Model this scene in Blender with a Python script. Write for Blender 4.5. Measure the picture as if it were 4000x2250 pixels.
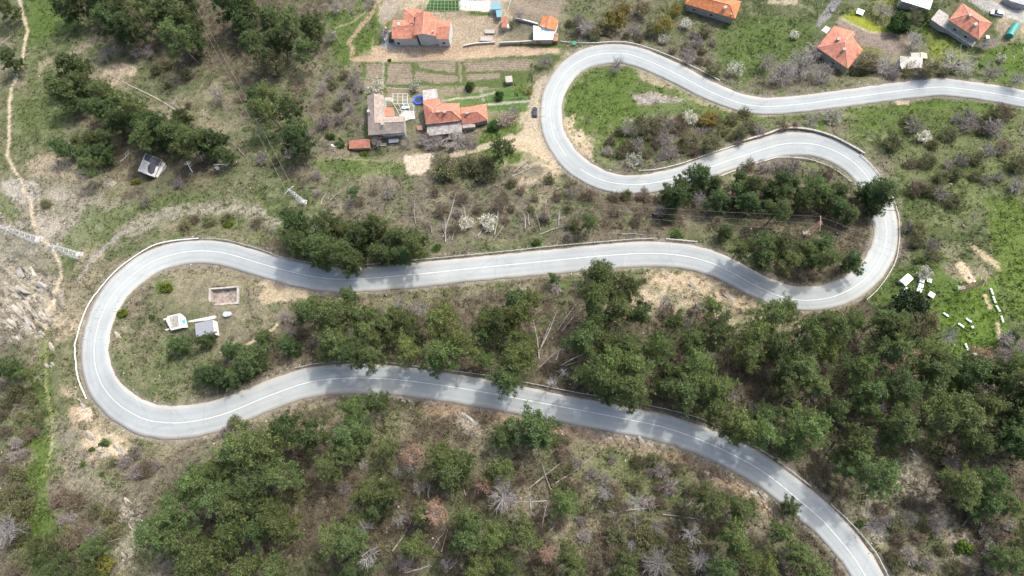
import bpy, math, random
import numpy as np
from mathutils import Matrix, Vector

# ------------------------------------------------------------------ camera, world, sun, exposure
S = bpy.context.scene
for o in list(bpy.data.objects): bpy.data.objects.remove(o)
F, CX, CY = 2667.0, 2000.0, 1125.0          # focal length and centre of the photograph in its own pixels
CAMZ = 179.0
_n = np.array([(2200-CX)/F, -(1690-CY)/F, -1.0]); _n /= np.linalg.norm(_n)   # straight down, seen from the camera
_zw = -_n
_yw = np.array([0, 1.0, 0]) - _zw*_zw[1]; _yw /= np.linalg.norm(_yw)
_xw = np.cross(_yw, _zw)
ROT = np.array([_xw, _yw, _zw])
cam_d = bpy.data.cameras.new('camera'); cam_d.sensor_width = 36; cam_d.lens = 36*F/4000
cam_d.clip_start = 1; cam_d.clip_end = 6000
cam = bpy.data.objects.new('camera', cam_d); S.collection.objects.link(cam); S.camera = cam
cam.matrix_world = Matrix([[*ROT[0], 0], [*ROT[1], 0], [*ROT[2], CAMZ], [0, 0, 0, 1]])

SUN_EL, SUN_AZ = 50, 42                      # azimuth east of north (north = up in the picture)
w = bpy.data.worlds.new('World'); S.world = w; w.use_nodes = True
nt = w.node_tree; bg = nt.nodes['Background']; sky = nt.nodes.new('ShaderNodeTexSky')
sky.sky_type = 'NISHITA'; sky.sun_disc = False; sky.sun_elevation = math.radians(SUN_EL)
sky.sun_rotation = math.radians(SUN_AZ); sky.air_density = 1.2; sky.dust_density = 5.0
nt.links.new(sky.outputs[0], bg.inputs[0]); bg.inputs[1].default_value = 0.15
sd = bpy.data.lights.new('sun', 'SUN'); sd.energy = 1.5; sd.angle = math.radians(1.8); sd.color = (1.0, 0.975, 0.91)
sun = bpy.data.objects.new('sun', sd); S.collection.objects.link(sun)
_a, _e = math.radians(SUN_AZ), math.radians(SUN_EL)
sun.rotation_euler = Vector((math.sin(_a)*math.cos(_e), math.cos(_a)*math.cos(_e), math.sin(_e))).to_track_quat('Z', 'Y').to_euler()
S.view_settings.view_transform = 'Standard'; S.view_settings.look = 'None'
S.view_settings.exposure = 1.2; S.view_settings.gamma = 1

R = random.Random(7)
RN = np.random.default_rng(11)
col = S.collection

# ------------------------------------------------------------------ pixel <-> ground
def rays(px, py):
    v = np.stack([(np.asarray(px, float)-CX)/F, -(np.asarray(py, float)-CY)/F, -np.ones_like(np.asarray(px, float))], -1)
    return v @ ROT.T
def project(x, y, z):
    v = np.stack([x, y, z-CAMZ], -1) @ ROT
    return CX+F*v[..., 0]/-v[..., 2], CY-F*v[..., 1]/-v[..., 2]
def at_z(px, py, z):
    d = rays(px, py); t = (z-CAMZ)/d[..., 2]
    return d[..., 0]*t, d[..., 1]*t
def hit(Hf, px, py, h=0.0):
    d = rays(px, py); t = (-30-CAMZ)/d[..., 2]
    for _ in range(40):
        x, y, z = d[..., 0]*t, d[..., 1]*t, CAMZ+d[..., 2]*t
        t = t+(z-(Hf(x, y)+h))/(-d[..., 2])*0.8
    return d[..., 0]*t, d[..., 1]*t, CAMZ+d[..., 2]*t

_tab = RN.random((256, 256))
def vnoise(x, y):
    xi, yi = np.floor(x).astype(int), np.floor(y).astype(int); fx, fy = x-xi, y-yi
    fx = fx*fx*(3-2*fx); fy = fy*fy*(3-2*fy); a, b = xi & 255, yi & 255; c, d = (xi+1) & 255, (yi+1) & 255
    return (_tab[a, b]*(1-fx)+_tab[c, b]*fx)*(1-fy)+(_tab[a, d]*(1-fx)+_tab[c, d]*fx)*fy
def fbm(x, y, o=4):
    s, a, t = 0, 1.0, 0
    for i in range(o):
        s = s+a*vnoise(x*2**i+17.3*i, y*2**i+5.1*i); t += a; a *= 0.5
    return s/t
def sstep(a, b, x):
    t = np.clip((x-a)/(b-a), 0, 1); return t*t*(3-2*t)

def base_h(x, y):
    x, y = np.asarray(x, float), np.asarray(y, float)
    k = 118.0
    z = -0.38*np.minimum(y, k)
    u = np.maximum(y-k, 0)
    z = z-0.38*np.minimum(u, 25)+0.18*np.minimum(u, 25)**2/50.0-0.20*np.maximum(u-25, 0)
    z = z+(fbm(x/38+3, y/38+9, 3)-0.5)*4.0+(fbm(x/9+3, y/9+9, 3)-0.5)*0.8
    return z

# ------------------------------------------------------------------ the road, from its painted centre line
CL = [(4300,450),(4100,405),(4000,388),(3880,365),(3725,343),(3647,342),(3518,355),(3388,372),(3259,389),(3129,406),(3000,415),(2906,405),(2828,380),
(2750,346),(2673,305),(2595,267),(2518,233),(2450,213),(2388,209),(2336,214),(2285,230),(2233,261),(2197,300),(2171,342),(2155,383),(2149,430),
(2151,476),(2160,518),(2179,559),(2220,619),(2269,660),(2331,694),(2393,712),(2455,718),(2518,717),(2569,710),(2647,694),(2725,671),(2828,634),
(2932,599),(3000,579),(3052,566),(3114,561),(3181,566),(3243,585),(3300,613),(3352,652),(3395,702),(3428,765),(3450,830),(3461,885),(3463,925),(3458,962),
(3445,1000),(3419,1045),(3383,1086),(3331,1125),(3269,1154),(3207,1168),(3150,1172),(3093,1167),(3041,1154),(3000,1138),(2932,1105),(2880,1075),
(2828,1049),(2776,1027),(2714,1009),(2647,997),(2569,991),(2492,991),(2414,995),(2311,1003),(2207,1013),(2104,1023),(2000,1033),(1828,1050),
(1673,1067),(1518,1081),(1440,1087),(1336,1090),(1259,1085),(1181,1072),(1078,1046),(1000,1024),(932,1003),(880,990),(828,983),(776,981),(725,985),
(673,996),(621,1013),(569,1040),(518,1077),(466,1125),(430,1172),(399,1229),(380,1283),(369,1335),(366,1387),(372,1438),(393,1495),(424,1541),
(466,1583),(518,1616),(569,1639),(621,1649),(673,1652),(725,1649),(802,1637),(880,1615),(958,1584),(1000,1566),(1078,1536),(1181,1500),(1259,1485),
(1362,1477),(1466,1478),(1569,1485),(1690,1500),(1828,1521),(2000,1552),(2155,1582),(2311,1611),(2466,1641),(2569,1663),(2647,1686),(2750,1724),
(2828,1759),(2932,1813),(3000,1857),(3052,1896),(3129,1961),(3207,2028),(3259,2085),(3311,2147),(3352,2204),(3382,2250),(3430,2330),(3490,2450)]
# half widths in photo pixels either side (picture-left side of travel, right side), keyed by index of CL point position
WK = [((4000,388),34,34),((3259,389),33,33),((3000,415),31,35),((2673,305),37,41),((2388,209),42,37),((2149,430),41,36),((2269,660),42,38),((2455,718),34,38),
((2828,634),46,37),((3114,561),42,50),((3461,885),43,46),((3150,1172),38,52),((2776,1027),48,47),((2311,1003),53,42),((1828,1050),50,41),((1336,1090),50,45),
((776,981),47,40),((569,1040),50,50),((366,1387),57,54),((673,1652),62,61),((1000,1565),57,54),((1466,1478),50,57),((2000,1552),45,58),((2466,1641),42,56),
((2750,1724),48,52),((3129,1961),60,56),((3382,2250),62,44)]
def spline(P, n):
    P = np.array(P, float); out = []
    for i in range(len(P)-1):
        p0, p1, p2, p3 = P[max(i-1, 0)], P[i], P[i+1], P[min(i+2, len(P)-1)]
        t = (np.arange(n)/n)[:, None]
        out.append(0.5*((2*p1)+(-p0+p2)*t+(2*p0-5*p1+4*p2-p3)*t*t+(-p0+3*p1-3*p2+p3)*t**3))
    out.append(P[-1:]); return np.concatenate(out)
cl = spline(CL, 6)
rx, ry, rz = hit(base_h, cl[:, 0], cl[:, 1])
for _ in range(2):
    k = np.hanning(31); k /= k.sum()
    zs = np.convolve(np.pad(base_h(rx, ry), 15, mode='edge'), k, 'valid')
    rx, ry = at_z(cl[:, 0], cl[:, 1], zs)
# resample evenly
def resample(P, step):
    d = np.r_[0, np.cumsum(np.linalg.norm(np.diff(P[:, :2], axis=0), axis=1))]
    s = np.linspace(0, d[-1], max(2, int(d[-1]/step)+1))
    return np.stack([np.interp(s, d, P[:, i]) for i in range(P.shape[1])], -1), s
hw = []
cum = np.r_[0, np.cumsum(np.linalg.norm(np.diff(cl, axis=0), axis=1))]
ks, kl, kr = [], [], []
for (p, a, b) in WK:
    i = int(np.argmin(np.hypot(cl[:, 0]-p[0], cl[:, 1]-p[1]))); ks.append(cum[i]); kl.append(a); kr.append(b)
order = np.argsort(ks); ks = np.array(ks)[order]; kl = np.array(kl)[order]; kr = np.array(kr)[order]
depth = -(np.stack([rx, ry, zs-CAMZ], -1) @ ROT)[:, 2]
# travelling along CL: first leg runs right-to-left, its picture-lower side is on the LEFT of travel
wl = np.interp(cum, ks, kl)*depth/F; wr = np.interp(cum, ks, kr)*depth/F
RD, RS = resample(np.stack([rx, ry, zs, wl, wr], -1), 1.2)
RD[:, 2] = np.convolve(np.pad(RD[:, 2], 10, mode='edge'), np.ones(21)/21, 'valid')
tan = np.gradient(RD[:, :2], axis=0); tan /= np.linalg.norm(tan, axis=1)[:, None]
nor = np.stack([-tan[:, 1], tan[:, 0]], -1)      # left of travel

PADS = [(1640,130,20,13),(1850,90,22,14),(1480,500,15,13),(1690,480,13,12),(3300,190,13,13),(3790,90,14,14),(2870,20,16,12),(2090,120,13,9),
        (565,640,8,8),(875,1155,9,7),(800,1270,11,7),(3590,110,8,8)]
PADW = []
for (a, b, r1, r2) in PADS:
    x, y, z = hit(base_h, a, b); PADW.append((float(x), float(y), float(z), r1, r2))

def road_near(x, y):
    sh = x.shape; x, y = x.ravel(), y.ravel(); d = np.empty(x.size); idx = np.empty(x.size, int)
    A = RD[:, :2].astype(np.float32)
    for s in range(0, x.size, 20000):
        xx, yy = x[s:s+20000].astype(np.float32), y[s:s+20000].astype(np.float32)
        D = (xx[:, None]-A[None, :, 0])**2+(yy[:, None]-A[None, :, 1])**2
        i = D.argmin(1); idx[s:s+20000] = i; d[s:s+20000] = np.sqrt(D[np.arange(len(i)), i])
    side = (x-RD[idx, 0])*nor[idx, 0]+(y-RD[idx, 1])*nor[idx, 1]
    hwid = np.where(side > 0, RD[idx, 3], RD[idx, 4])
    return (d-hwid).reshape(sh), idx.reshape(sh), side.reshape(sh)

def full_h(x, y):
    z = base_h(x, y)
    for (a, b, c, r1, r2) in PADW:
        q = np.hypot((x-a)/r1, (y-b)/r2); k = 1-sstep(0.75, 1.25, q); z = z*(1-k)+c*k
    e, idx, side = road_near(x, y)
    k = 1-sstep(0.8, 6.5, e)
    zr = RD[idx, 2]-0.14*(1-sstep(0.1, 0.9, e))
    return z*(1-k)+zr*k, e

STEP = 0.55
gx = np.arange(-245, 250, STEP); gy = np.arange(-62, 240, STEP)
def grow(a, sgn):
    out, s = [], STEP
    v = a
    while abs(v-a) < 2200:
        s *= 1.35; v += sgn*s; out.append(v)
    return np.array(out)
X1 = np.r_[grow(gx[0], -1)[::-1], gx, grow(gx[-1], 1)]; Y1 = np.r_[grow(gy[0], -1)[::-1], gy, grow(gy[-1], 1)]
GX, GY = np.meshgrid(X1, Y1)
GZ, GE = full_h(GX, GY)
ix0 = int(np.searchsorted(X1, gx[0])); iy0 = int(np.searchsorted(Y1, gy[0]))
FZ = GZ[iy0:iy0+len(gy), ix0:ix0+len(gx)]; FE = GE[iy0:iy0+len(gy), ix0:ix0+len(gx)]
def _bil(A, x, y):
    u = np.clip((np.asarray(x, float)-gx[0])/STEP, 0, len(gx)-1.001); v = np.clip((np.asarray(y, float)-gy[0])/STEP, 0, len(gy)-1.001)
    i, j = u.astype(int), v.astype(int); fu, fv = u-i, v-j
    return (A[j, i]*(1-fu)+A[j, i+1]*fu)*(1-fv)+(A[j+1, i]*(1-fu)+A[j+1, i+1]*fu)*fv
def Hg(x, y): return _bil(FZ, x, y)
def edge_dist(x, y): return _bil(FE, x, y)
def at(px, py, h=0.0):
    x, y, z = hit(Hg, np.array(px, float), np.array(py, float), h); return float(x), float(y), float(z)-h
def P3(px, py, z):
    x, y = at_z(np.array(float(px)), np.array(float(py)), z); return Vector((float(x), float(y), z))

# ------------------------------------------------------------------ materials
MATS = {}
def mat(name, c=(0.5, 0.5, 0.5), rough=0.8, metal=0.0, noise=0.25, scale=3.0, attr=False, rnd=0.0, bump=0.0, transl=0.0, spec=0.3):
    if name in MATS: return MATS[name]
    m = bpy.data.materials.new(name); m.use_nodes = True; MATS[name] = m
    N, L = m.node_tree.nodes, m.node_tree.links; b = N['Principled BSDF']
    b.inputs['Roughness'].default_value = rough; b.inputs['Metallic'].default_value = metal; b.inputs['Specular IOR Level'].default_value = spec
    tc = N.new('ShaderNodeTexCoord'); nz = N.new('ShaderNodeTexNoise'); nz.inputs['Scale'].default_value = scale; nz.inputs['Detail'].default_value = 5
    L.new(tc.outputs['Object'], nz.inputs['Vector'])
    mr = N.new('ShaderNodeMapRange'); mr.inputs['From Min'].default_value = 0.3; mr.inputs['From Max'].default_value = 0.7
    mr.inputs['To Min'].default_value = 1-noise; mr.inputs['To Max'].default_value = 1+noise; L.new(nz.outputs['Fac'], mr.inputs['Value'])
    if attr:
        src = N.new('ShaderNodeAttribute'); src.attribute_name = 'col'; so = src.outputs['Color']
    else:
        src = N.new('ShaderNodeRGB'); src.outputs[0].default_value = (*c, 1); so = src.outputs[0]
    hs = N.new('ShaderNodeHueSaturation'); L.new(so, hs.inputs['Color']); L.new(mr.outputs[0], hs.inputs['Value'])
    out = hs.outputs[0]
    if rnd:
        oi = N.new('ShaderNodeObjectInfo'); h2 = N.new('ShaderNodeHueSaturation'); L.new(out, h2.inputs['Color'])
        m1 = N.new('ShaderNodeMapRange'); m1.inputs['To Min'].default_value = 0.5-0.035*rnd; m1.inputs['To Max'].default_value = 0.5+0.03*rnd
        m2 = N.new('ShaderNodeMapRange'); m2.inputs['To Min'].default_value = 1-0.4*rnd; m2.inputs['To Max'].default_value = 1+0.38*rnd
        ml = N.new('ShaderNodeMath'); ml.operation = 'MULTIPLY'; ml.inputs[1].default_value = 7.13; fr = N.new('ShaderNodeMath'); fr.operation = 'FRACT'
        L.new(oi.outputs['Random'], m1.inputs['Value']); L.new(oi.outputs['Random'], ml.inputs[0]); L.new(ml.outputs[0], fr.inputs[0]); L.new(fr.outputs[0], m2.inputs['Value'])
        L.new(m1.outputs[0], h2.inputs['Hue']); L.new(m2.outputs[0], h2.inputs['Value']); out = h2.outputs[0]
    L.new(out, b.inputs['Base Color'])
    if bump:
        bp = N.new('ShaderNodeBump'); bp.inputs['Strength'].default_value = 0.6; bp.inputs['Distance'].default_value = bump
        L.new(nz.outputs['Fac'], bp.inputs['Height']); L.new(bp.outputs[0], b.inputs['Normal'])
    if transl:
        tr = N.new('ShaderNodeBsdfTranslucent'); mx = N.new('ShaderNodeMixShader'); mx.inputs[0].default_value = transl
        L.new(out, tr.inputs['Color']); L.new(b.outputs[0], mx.inputs[1]); L.new(tr.outputs[0], mx.inputs[2])
        L.new(mx.outputs[0], N['Material Output'].inputs['Surface'])
    return m

def raw_mesh(name, V, Fq, m, cols=None, uv=None, smooth=False):
    """V (n,3), Fq (k,3 or 4) arrays or list of lists; cols per-vertex rgb"""
    me = bpy.data.meshes.new(name)
    V = np.asarray(V, np.float32)
    if isinstance(Fq, np.ndarray):
        k, c = Fq.shape
        me.vertices.add(len(V)); me.vertices.foreach_set('co', V.ravel())
        me.loops.add(k*c); me.loops.foreach_set('vertex_index', Fq.astype(np.int32).ravel())
        me.polygons.add(k); me.polygons.foreach_set('loop_start', np.arange(0, k*c, c, dtype=np.int32))
        me.update(calc_edges=True)
    else:
        me.from_pydata([tuple(map(float, v)) for v in V], [], Fq)
    if cols is not None:
        a = me.color_attributes.new('col', 'FLOAT_COLOR', 'POINT')
        a.data.foreach_set('color', np.c_[cols, np.ones(len(cols))].astype(np.float32).ravel())
    if uv is not None:
        l = me.uv_layers.new(name='uv'); l.data.foreach_set('uv', np.asarray(uv, np.float32).ravel())
    if smooth: me.polygons.foreach_set('use_smooth', np.ones(len(me.polygons), bool))
    if m is not None: me.materials.append(m)
    me.validate(); me.update()
    return me
def tag(o, label, cat, group=None, kind=None):
    if label: o['label'] = label
    if cat: o['category'] = cat
    if group: o['group'] = group
    if kind: o['kind'] = kind
    elif cat in ('wall', 'terrace', 'pavement'): o['kind'] = 'thing'
    return o
def link(name, me, parent=None, loc=None):
    o = bpy.data.objects.new(name, me); col.objects.link(o)
    if parent is not None: o.parent = parent
    if loc is not None: o.location = loc
    return o
def empty(name, loc=(0, 0, 0), rz=0): 
    o = link(name, None, None, loc); o.rotation_euler = (0, 0, rz); o.empty_display_size = 0.3; return o

class MB:
    def __init__(s): s.V, s.F, s.C = [], [], []
    def add(s, V, Fc, c=None):
        n = len(s.V); s.V += [tuple(v) for v in V]; s.F += [[i+n for i in f] for f in Fc]
        if c is not None: s.C += [c]*len(V)
        return s
    def box(s, c, size, rz=0, tilt=None):
        hx, hy, hz = size[0]/2, size[1]/2, size[2]/2; ca, sa = math.cos(rz), math.sin(rz); V = []
        for dz in (-hz, hz):
            for dx, dy in ((-hx, -hy), (hx, -hy), (hx, hy), (-hx, hy)):
                V.append((c[0]+dx*ca-dy*sa, c[1]+dx*sa+dy*ca, c[2]+dz+(tilt*dx if tilt else 0)))
        return s.add(V, [[3, 2, 1, 0], [4, 5, 6, 7], [0, 1, 5, 4], [1, 2, 6, 5], [2, 3, 7, 6], [3, 0, 4, 7]])
    def tube(s, pts, rads, n=6, cap=True):
        pts = [Vector(p) for p in pts]
        if not hasattr(rads, '__len__'): rads = [rads]*len(pts)
        V, Fc = [], []
        for i, p in enumerate(pts):
            t = (pts[min(i+1, len(pts)-1)]-pts[max(i-1, 0)])
            if t.length < 1e-6: t = Vector((0, 0, 1))
            t.normalize(); u = t.cross(Vector((0, 0, 1)) if abs(t.z) < 0.9 else Vector((1, 0, 0))).normalized(); v = t.cross(u)
            for k in range(n):
                a = 2*math.pi*k/n; V.append(p+(u*math.cos(a)+v*math.sin(a))*rads[i])
        for i in range(len(pts)-1):
            for k in range(n): Fc.append([i*n+k, i*n+(k+1) % n, (i+1)*n+(k+1) % n, (i+1)*n+k])
        if cap: Fc += [list(range(n))[::-1], [(len(pts)-1)*n+k for k in range(n)]]
        return s.add(V, Fc)
    def slab(s, pts, th):
        """polygon with 3-D corners, thickened straight down"""
        n = len(pts); V = [tuple(p) for p in pts]+[(p[0], p[1], p[2]-th) for p in pts]
        return s.add(V, [list(range(n)), list(range(2*n-1, n-1, -1))]+[[i, i+n, (i+1) % n+n, (i+1) % n] for i in range(n)])
    def build(s, name, m, parent=None, smooth=False, roofuv=False, loc=None):
        me = bpy.data.meshes.new(name); me.from_pydata(s.V, [], s.F); me.materials.append(m)
        import bmesh
        bm = bmesh.new(); bm.from_mesh(me); bmesh.ops.recalc_face_normals(bm, faces=bm.faces); bm.to_mesh(me); bm.free()
        if roofuv:
            l = me.uv_layers.new(name='uv')
            for p in me.polygons:
                nn = p.normal; u = Vector((-nn.y, nn.x, 0))
                u = u.normalized() if u.length > 1e-3 else Vector((1, 0, 0)); v = nn.cross(u)
                for li in p.loop_indices:
                    q = me.vertices[me.loops[li].vertex_index].co; l.data[li].uv = (q.dot(u), q.dot(v))
        if s.C and len(s.C) == len(s.V):
            a = me.color_attributes.new('col', 'FLOAT_COLOR', 'POINT')
            for i, c in enumerate(s.C): a.data[i].color = (*c, 1)
        if smooth: me.polygons.foreach_set('use_smooth', [True]*len(me.polygons))
        return link(name, me, parent, loc)
# ------------------------------------------------------------------ ground colour by place
CODE = {'G': (.088,.132,.030), 'g': (.079,.099,.041), 'o': (.098,.104,.056), 't': (.165,.149,.10), 'd': (.30,.25,.178),
        'b': (.074,.062,.043), 'p': (.112,.10,.074), 'r': (.21,.192,.16), 'y': (.13,.145,.03)}
GRID = """oggbbbbbbbbbbpGdddGdttoopoogggogggyggogddd
ogggbbbbbbbbpoGtddddtooppgpppggogyyggggddd
tgootobbbbbtottttttttgdpppppggppptttogggGG
ogttdoootogbpogtttttGgGGGttpppppooppppgGGG
ogobbottopogbppttttGdGGGGrrtGGGGGGGGGGGopp
ogobbbobtgggppgtttpGddtGGgppoppppggopopppp
oottbbbbooobpgtopbGGddtoppppttpoooppogoppp
tttttbooooggooppptppptbbbbbbbbbbbpgopgoggg
rrrroogoogggtppppppppopbbbbbbbbbbppgopgggg
rrttgottttbbbbbbpppoopppppooobbbbbbpggggGG
rtttttttttbbbbbboooobooooooobbbbbbbgGttGGG
rrttopottttotttotbtbtbbttddtbbbbbbgGGGtGGG
rrdtopogpttbbbbbbbbbbbbbbbttddtbbbggGGGggg
ptootogpttbbbbbbbbbbbbbbbbbbbbbbbbbbGGGggg
pootoooobbbbbbbbbbbbbbbbbbbbbbpbbbbbpGpppp
pGotgogtttbbbbbbbbbbbbbbbbbbbbbbbbbbbbbbbb
ogpttotttttbbtttbbbbtbbbbbbbbbbbbbbbbbbbbb
pGpddotptpbbbbbbbbttttttgggtbbbbbbbbbbbbbb
oGpotppbbbbbbbbbbbbtbbttgotpttpbbbttbbbbbb
pgppppbbbbbbbbbbbbbbtbbotoopbtpbborobbbbbb
pGppppbbbbbbbbbbbbbbbttbbobpbppbbprrobbbbb
pgpprtpbbbbbbbbbbbbbbbtbbbbbbbbbbpttotbbbb
pgpbtppbbbbbbbbbbbbbbbbbbbbbbbbbbbtttobbbb""".split('\n')
keys = list(CODE); CC = np.array([CODE[k] for k in keys])
GI = np.array([[keys.index(c) for c in row[:40]] for row in GRID])          # 23 x 40
OH = np.eye(len(keys))[GI]
gpx, gpy = project(GX, GY, GZ)
gpx = np.clip(np.nan_to_num(gpx), -300, 4300); gpy = np.clip(np.nan_to_num(gpy), -300, 2550)
behind = GY < -150
wx = gpx+(fbm(GX/7, GY/7, 4)-.5)*150; wy = gpy+(fbm(GX/7+40, GY/7+40, 4)-.5)*150
u = np.clip(wx/100-.5, 0, 38.999); v = np.clip(wy/100-.5, 0, 21.999)
i, j = u.astype(int), v.astype(int); fu, fv = (u-i)[..., None], (v-j)[..., None]
W = (OH[j, i]*(1-fu)+OH[j, i+1]*fu)*(1-fv)+(OH[j+1, i]*(1-fu)+OH[j+1, i+1]*fu)*fv
# sharpen each kind with its own noise so patches break up irregularly
for k in range(len(keys)): W[..., k] *= np.exp(5.0*(fbm(GX/4.2+31*k, GY/4.2+7*k, 4)-.5))
W = W**2.0; W /= W.sum(-1, keepdims=True)
GC = W @ CC
RK = W[..., keys.index('r')].copy()
FU = np.zeros_like(GX)
# salt of grass and dry patches everywhere
n1 = fbm(GX/2.2+5, GY/2.2+5, 4); n2 = fbm(GX/5.0+50, GY/5.0+80, 4)
k = (sstep(.54, .66, n1)*.55)[..., None]; GC = GC*(1-k)+(GC*.35+np.array([.185,.165,.11])*.65)*k
k = (sstep(.55, .68, n2)*.45)[..., None]; GC = GC*(1-k)+np.array([.072,.10,.034])*k*1.0
GC = GC*(0.72+0.56*fbm(GX/1.3, GY/1.3+9, 3))[..., None]
n3 = fbm(gpx/9, gpy/9, 3)
def pdist(P, x, y):
    P = np.array(P, float); d = np.full(x.shape, 1e9)
    for a, b in zip(P[:-1], P[1:]):
        ab = b-a; t = np.clip(((x-a[0])*ab[0]+(y-a[1])*ab[1])/max(ab@ab, 1e-6), 0, 1)
        d = np.minimum(d, np.hypot(x-a[0]-ab[0]*t, y-a[1]-ab[1]*t))
    return d
def inside(P, x, y):
    P = np.array(P, float); c = np.zeros(x.shape, bool); n = len(P)
    for a in range(n):
        p, q = P[a], P[(a+1) % n]
        if p[1] == q[1]: continue
        c ^= ((p[1] > y) != (q[1] > y)) & (x < (q[0]-p[0])*(y-p[1])/(q[1]-p[1])+p[0])
    return c
def _win(P, m=60):
    P = np.array(P, float); s = (gpx > P[:, 0].min()-m) & (gpx < P[:, 0].max()+m) & (gpy > P[:, 1].min()-m) & (gpy < P[:, 1].max()+m)
    return s
def paint(P, c, soft=6, warp=10, amt=1.0, line=None, furrow=False, rock=False, speck=0.0):
    s = _win(P); x = gpx[s]+(n3[s]-.5)*2*warp; y = gpy[s]+(fbm(gpy[s]/11, gpx[s]/11, 3)-.5)*2*warp
    if line: k = 1-sstep(line-soft/2, line+soft/2, pdist(P, x, y))
    else:
        Q = list(P)+[P[0]]; d = pdist(Q, x, y); d = np.where(inside(P, x, y), -d, d); k = 1-sstep(-soft/2, soft/2, d)
    k = k*amt
    if speck: k = k*sstep(.5-speck*.35, .5+.08, fbm(GX[s]/1.1+3, GY[s]/1.1, 4)+(1-speck)*.12)
    GC[s] = GC[s]*(1-k[:, None])+np.array(c)*(0.85+.3*n1[s])[:, None]*k[:, None]
    if furrow: FU[s] = np.maximum(FU[s], k)
    else: FU[s] *= (1-k)
    RK[s] = np.maximum(RK[s]*(1-k), k) if rock else RK[s]*(1-k)
D1, D2, D3 = (.31,.26,.19), (.235,.195,.14), (.19,.162,.12)
VG = (.084,.136,.028); LG = (.11,.15,.032)
SO = (.195,.16,.122)
# broad
paint([(2130,380),(2200,300),(2330,255),(2470,255),(2560,290),(2700,360),(2800,400),(2900,450),(3050,450),(3160,440),(3060,470),(2900,470),(2700,450),(2480,470),(2330,440),(2200,430)], VG, 30, 22, .8)
paint([(3360,455),(3640,385),(3900,400),(3960,450),(3700,420),(3400,470)], VG, 14, 10, .9)
paint([(2830,90),(2990,60),(3180,80),(3170,260),(3060,250),(2900,330),(2760,180)], (.085,.135,.03), 40, 30, .7)
paint([(3540,1180),(3660,1200),(3740,1100),(3900,1080),(3940,1300),(3850,1370),(3740,1400),(3650,1280)], (.10,.165,.026), 30, 20, .9)
paint([(3380,1160),(3500,1040),(3640,1060),(3740,1090),(3700,1200),(3560,1160),(3470,1190),(3420,1200)], VG, 20, 20, .8)
paint([(3850,780),(3960,770),(4100,900),(4100,1250),(3960,1260),(3920,1100),(3880,980)], (.10,.155,.026), 40, 30, .8)
paint([(3280,70),(3340,40),(3400,90),(3520,140),(3500,160),(3370,120)], (.17,.2,.015), 20, 8, .9)
paint([(3590,60),(3640,80),(3600,150),(3560,130)], VG, 20, 8, .9)
paint([(3610,110),(3780,200),(3800,260),(3640,230)], (.13,.16,.025), 30, 10, .8)
paint([(3880,180),(4000,160),(4000,300),(3900,300),(3800,270)], (.085,.155,.02), 30, 10, .8)
paint([(1270,45),(1330,30),(1400,80),(1370,180),(1380,240),(1340,270),(1290,180)], VG, 20, 14, .75)
paint([(1400,90),(1450,110),(1450,180),(1390,210),(1380,170)], VG, 10, 8, .8)
paint([(150,1380),(178,1300),(200,1400),(205,1560),(212,1700),(190,1800),(185,1900),(180,2050),(150,2110),(130,2080),(150,1900),(170,1700),(180,1560)], VG, 14, 10, .6)
paint([(130,2070),(180,2080),(180,2180),(140,2250),(120,2200)], VG, 14, 10, .6)
paint([(100,0),(190,0),(300,60),(330,90),(220,140),(120,180),(100,120)], (.09,.15,.028), 60, 30, .7)
paint([(120,380),(250,400),(330,420),(230,520),(60,520),(60,420)], (.095,.135,.04), 40, 20, .6)
paint([(1200,620),(1420,620),(1580,640),(1590,690),(1400,680),(1250,670)], VG, 18, 12, .6)
paint([(1860,560),(2000,480),(2070,500),(2050,530),(1900,600),(1800,620)], VG, 16, 10, .75)
paint([(1960,160),(2200,175),(2210,190),(1970,188)], VG, 5, 4, .9)
paint([(1650,200),(2190,215),(2190,228),(1650,232)], (.07,.12,.03), 5, 4, .8)
paint([(1730,380),(2000,340),(2080,400),(2060,440),(1900,430),(1760,420)], (.07,.15,.03), 10, 8, .75)
paint([(1680,0),(1790,0),(1800,45),(1655,45)], (.035,.10,.02), 3, 2, .95)
paint([(1860,45),(1915,48),(1912,62),(1875,70)], VG, 3, 2)
paint([(400,60),(640,60)], D3, 10, 5, 0, line=3)
for (x, y, r) in [(2200,1115,22),(2030,995,20),(1705,970,22),(2095,950,25),(2640,916,30),(2100,905,12),(3365,2045,22),(410,1730,22),(355,1755,15),(320,1815,18),(400,1855,16),(385,1910,12),(890,875,28),(180,795,22),(640,1120,35),(470,1230,20)]:
    paint([(x-r, y-r*.6), (x+r, y-r*.7), (x+r, y+r*.6), (x-r*.8, y+r*.6)], VG, 10, 6, .85)
paint([(3440,430),(3990,430),(4010,760),(3850,800),(3700,900),(3560,900),(3500,700)], (.088,.118,.036), 40, 40, .6)
paint([(2200,1730),(2560,1790),(2750,1880),(2700,2000),(2300,1950)], (.09,.105,.04), 40, 40, .45)
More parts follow.
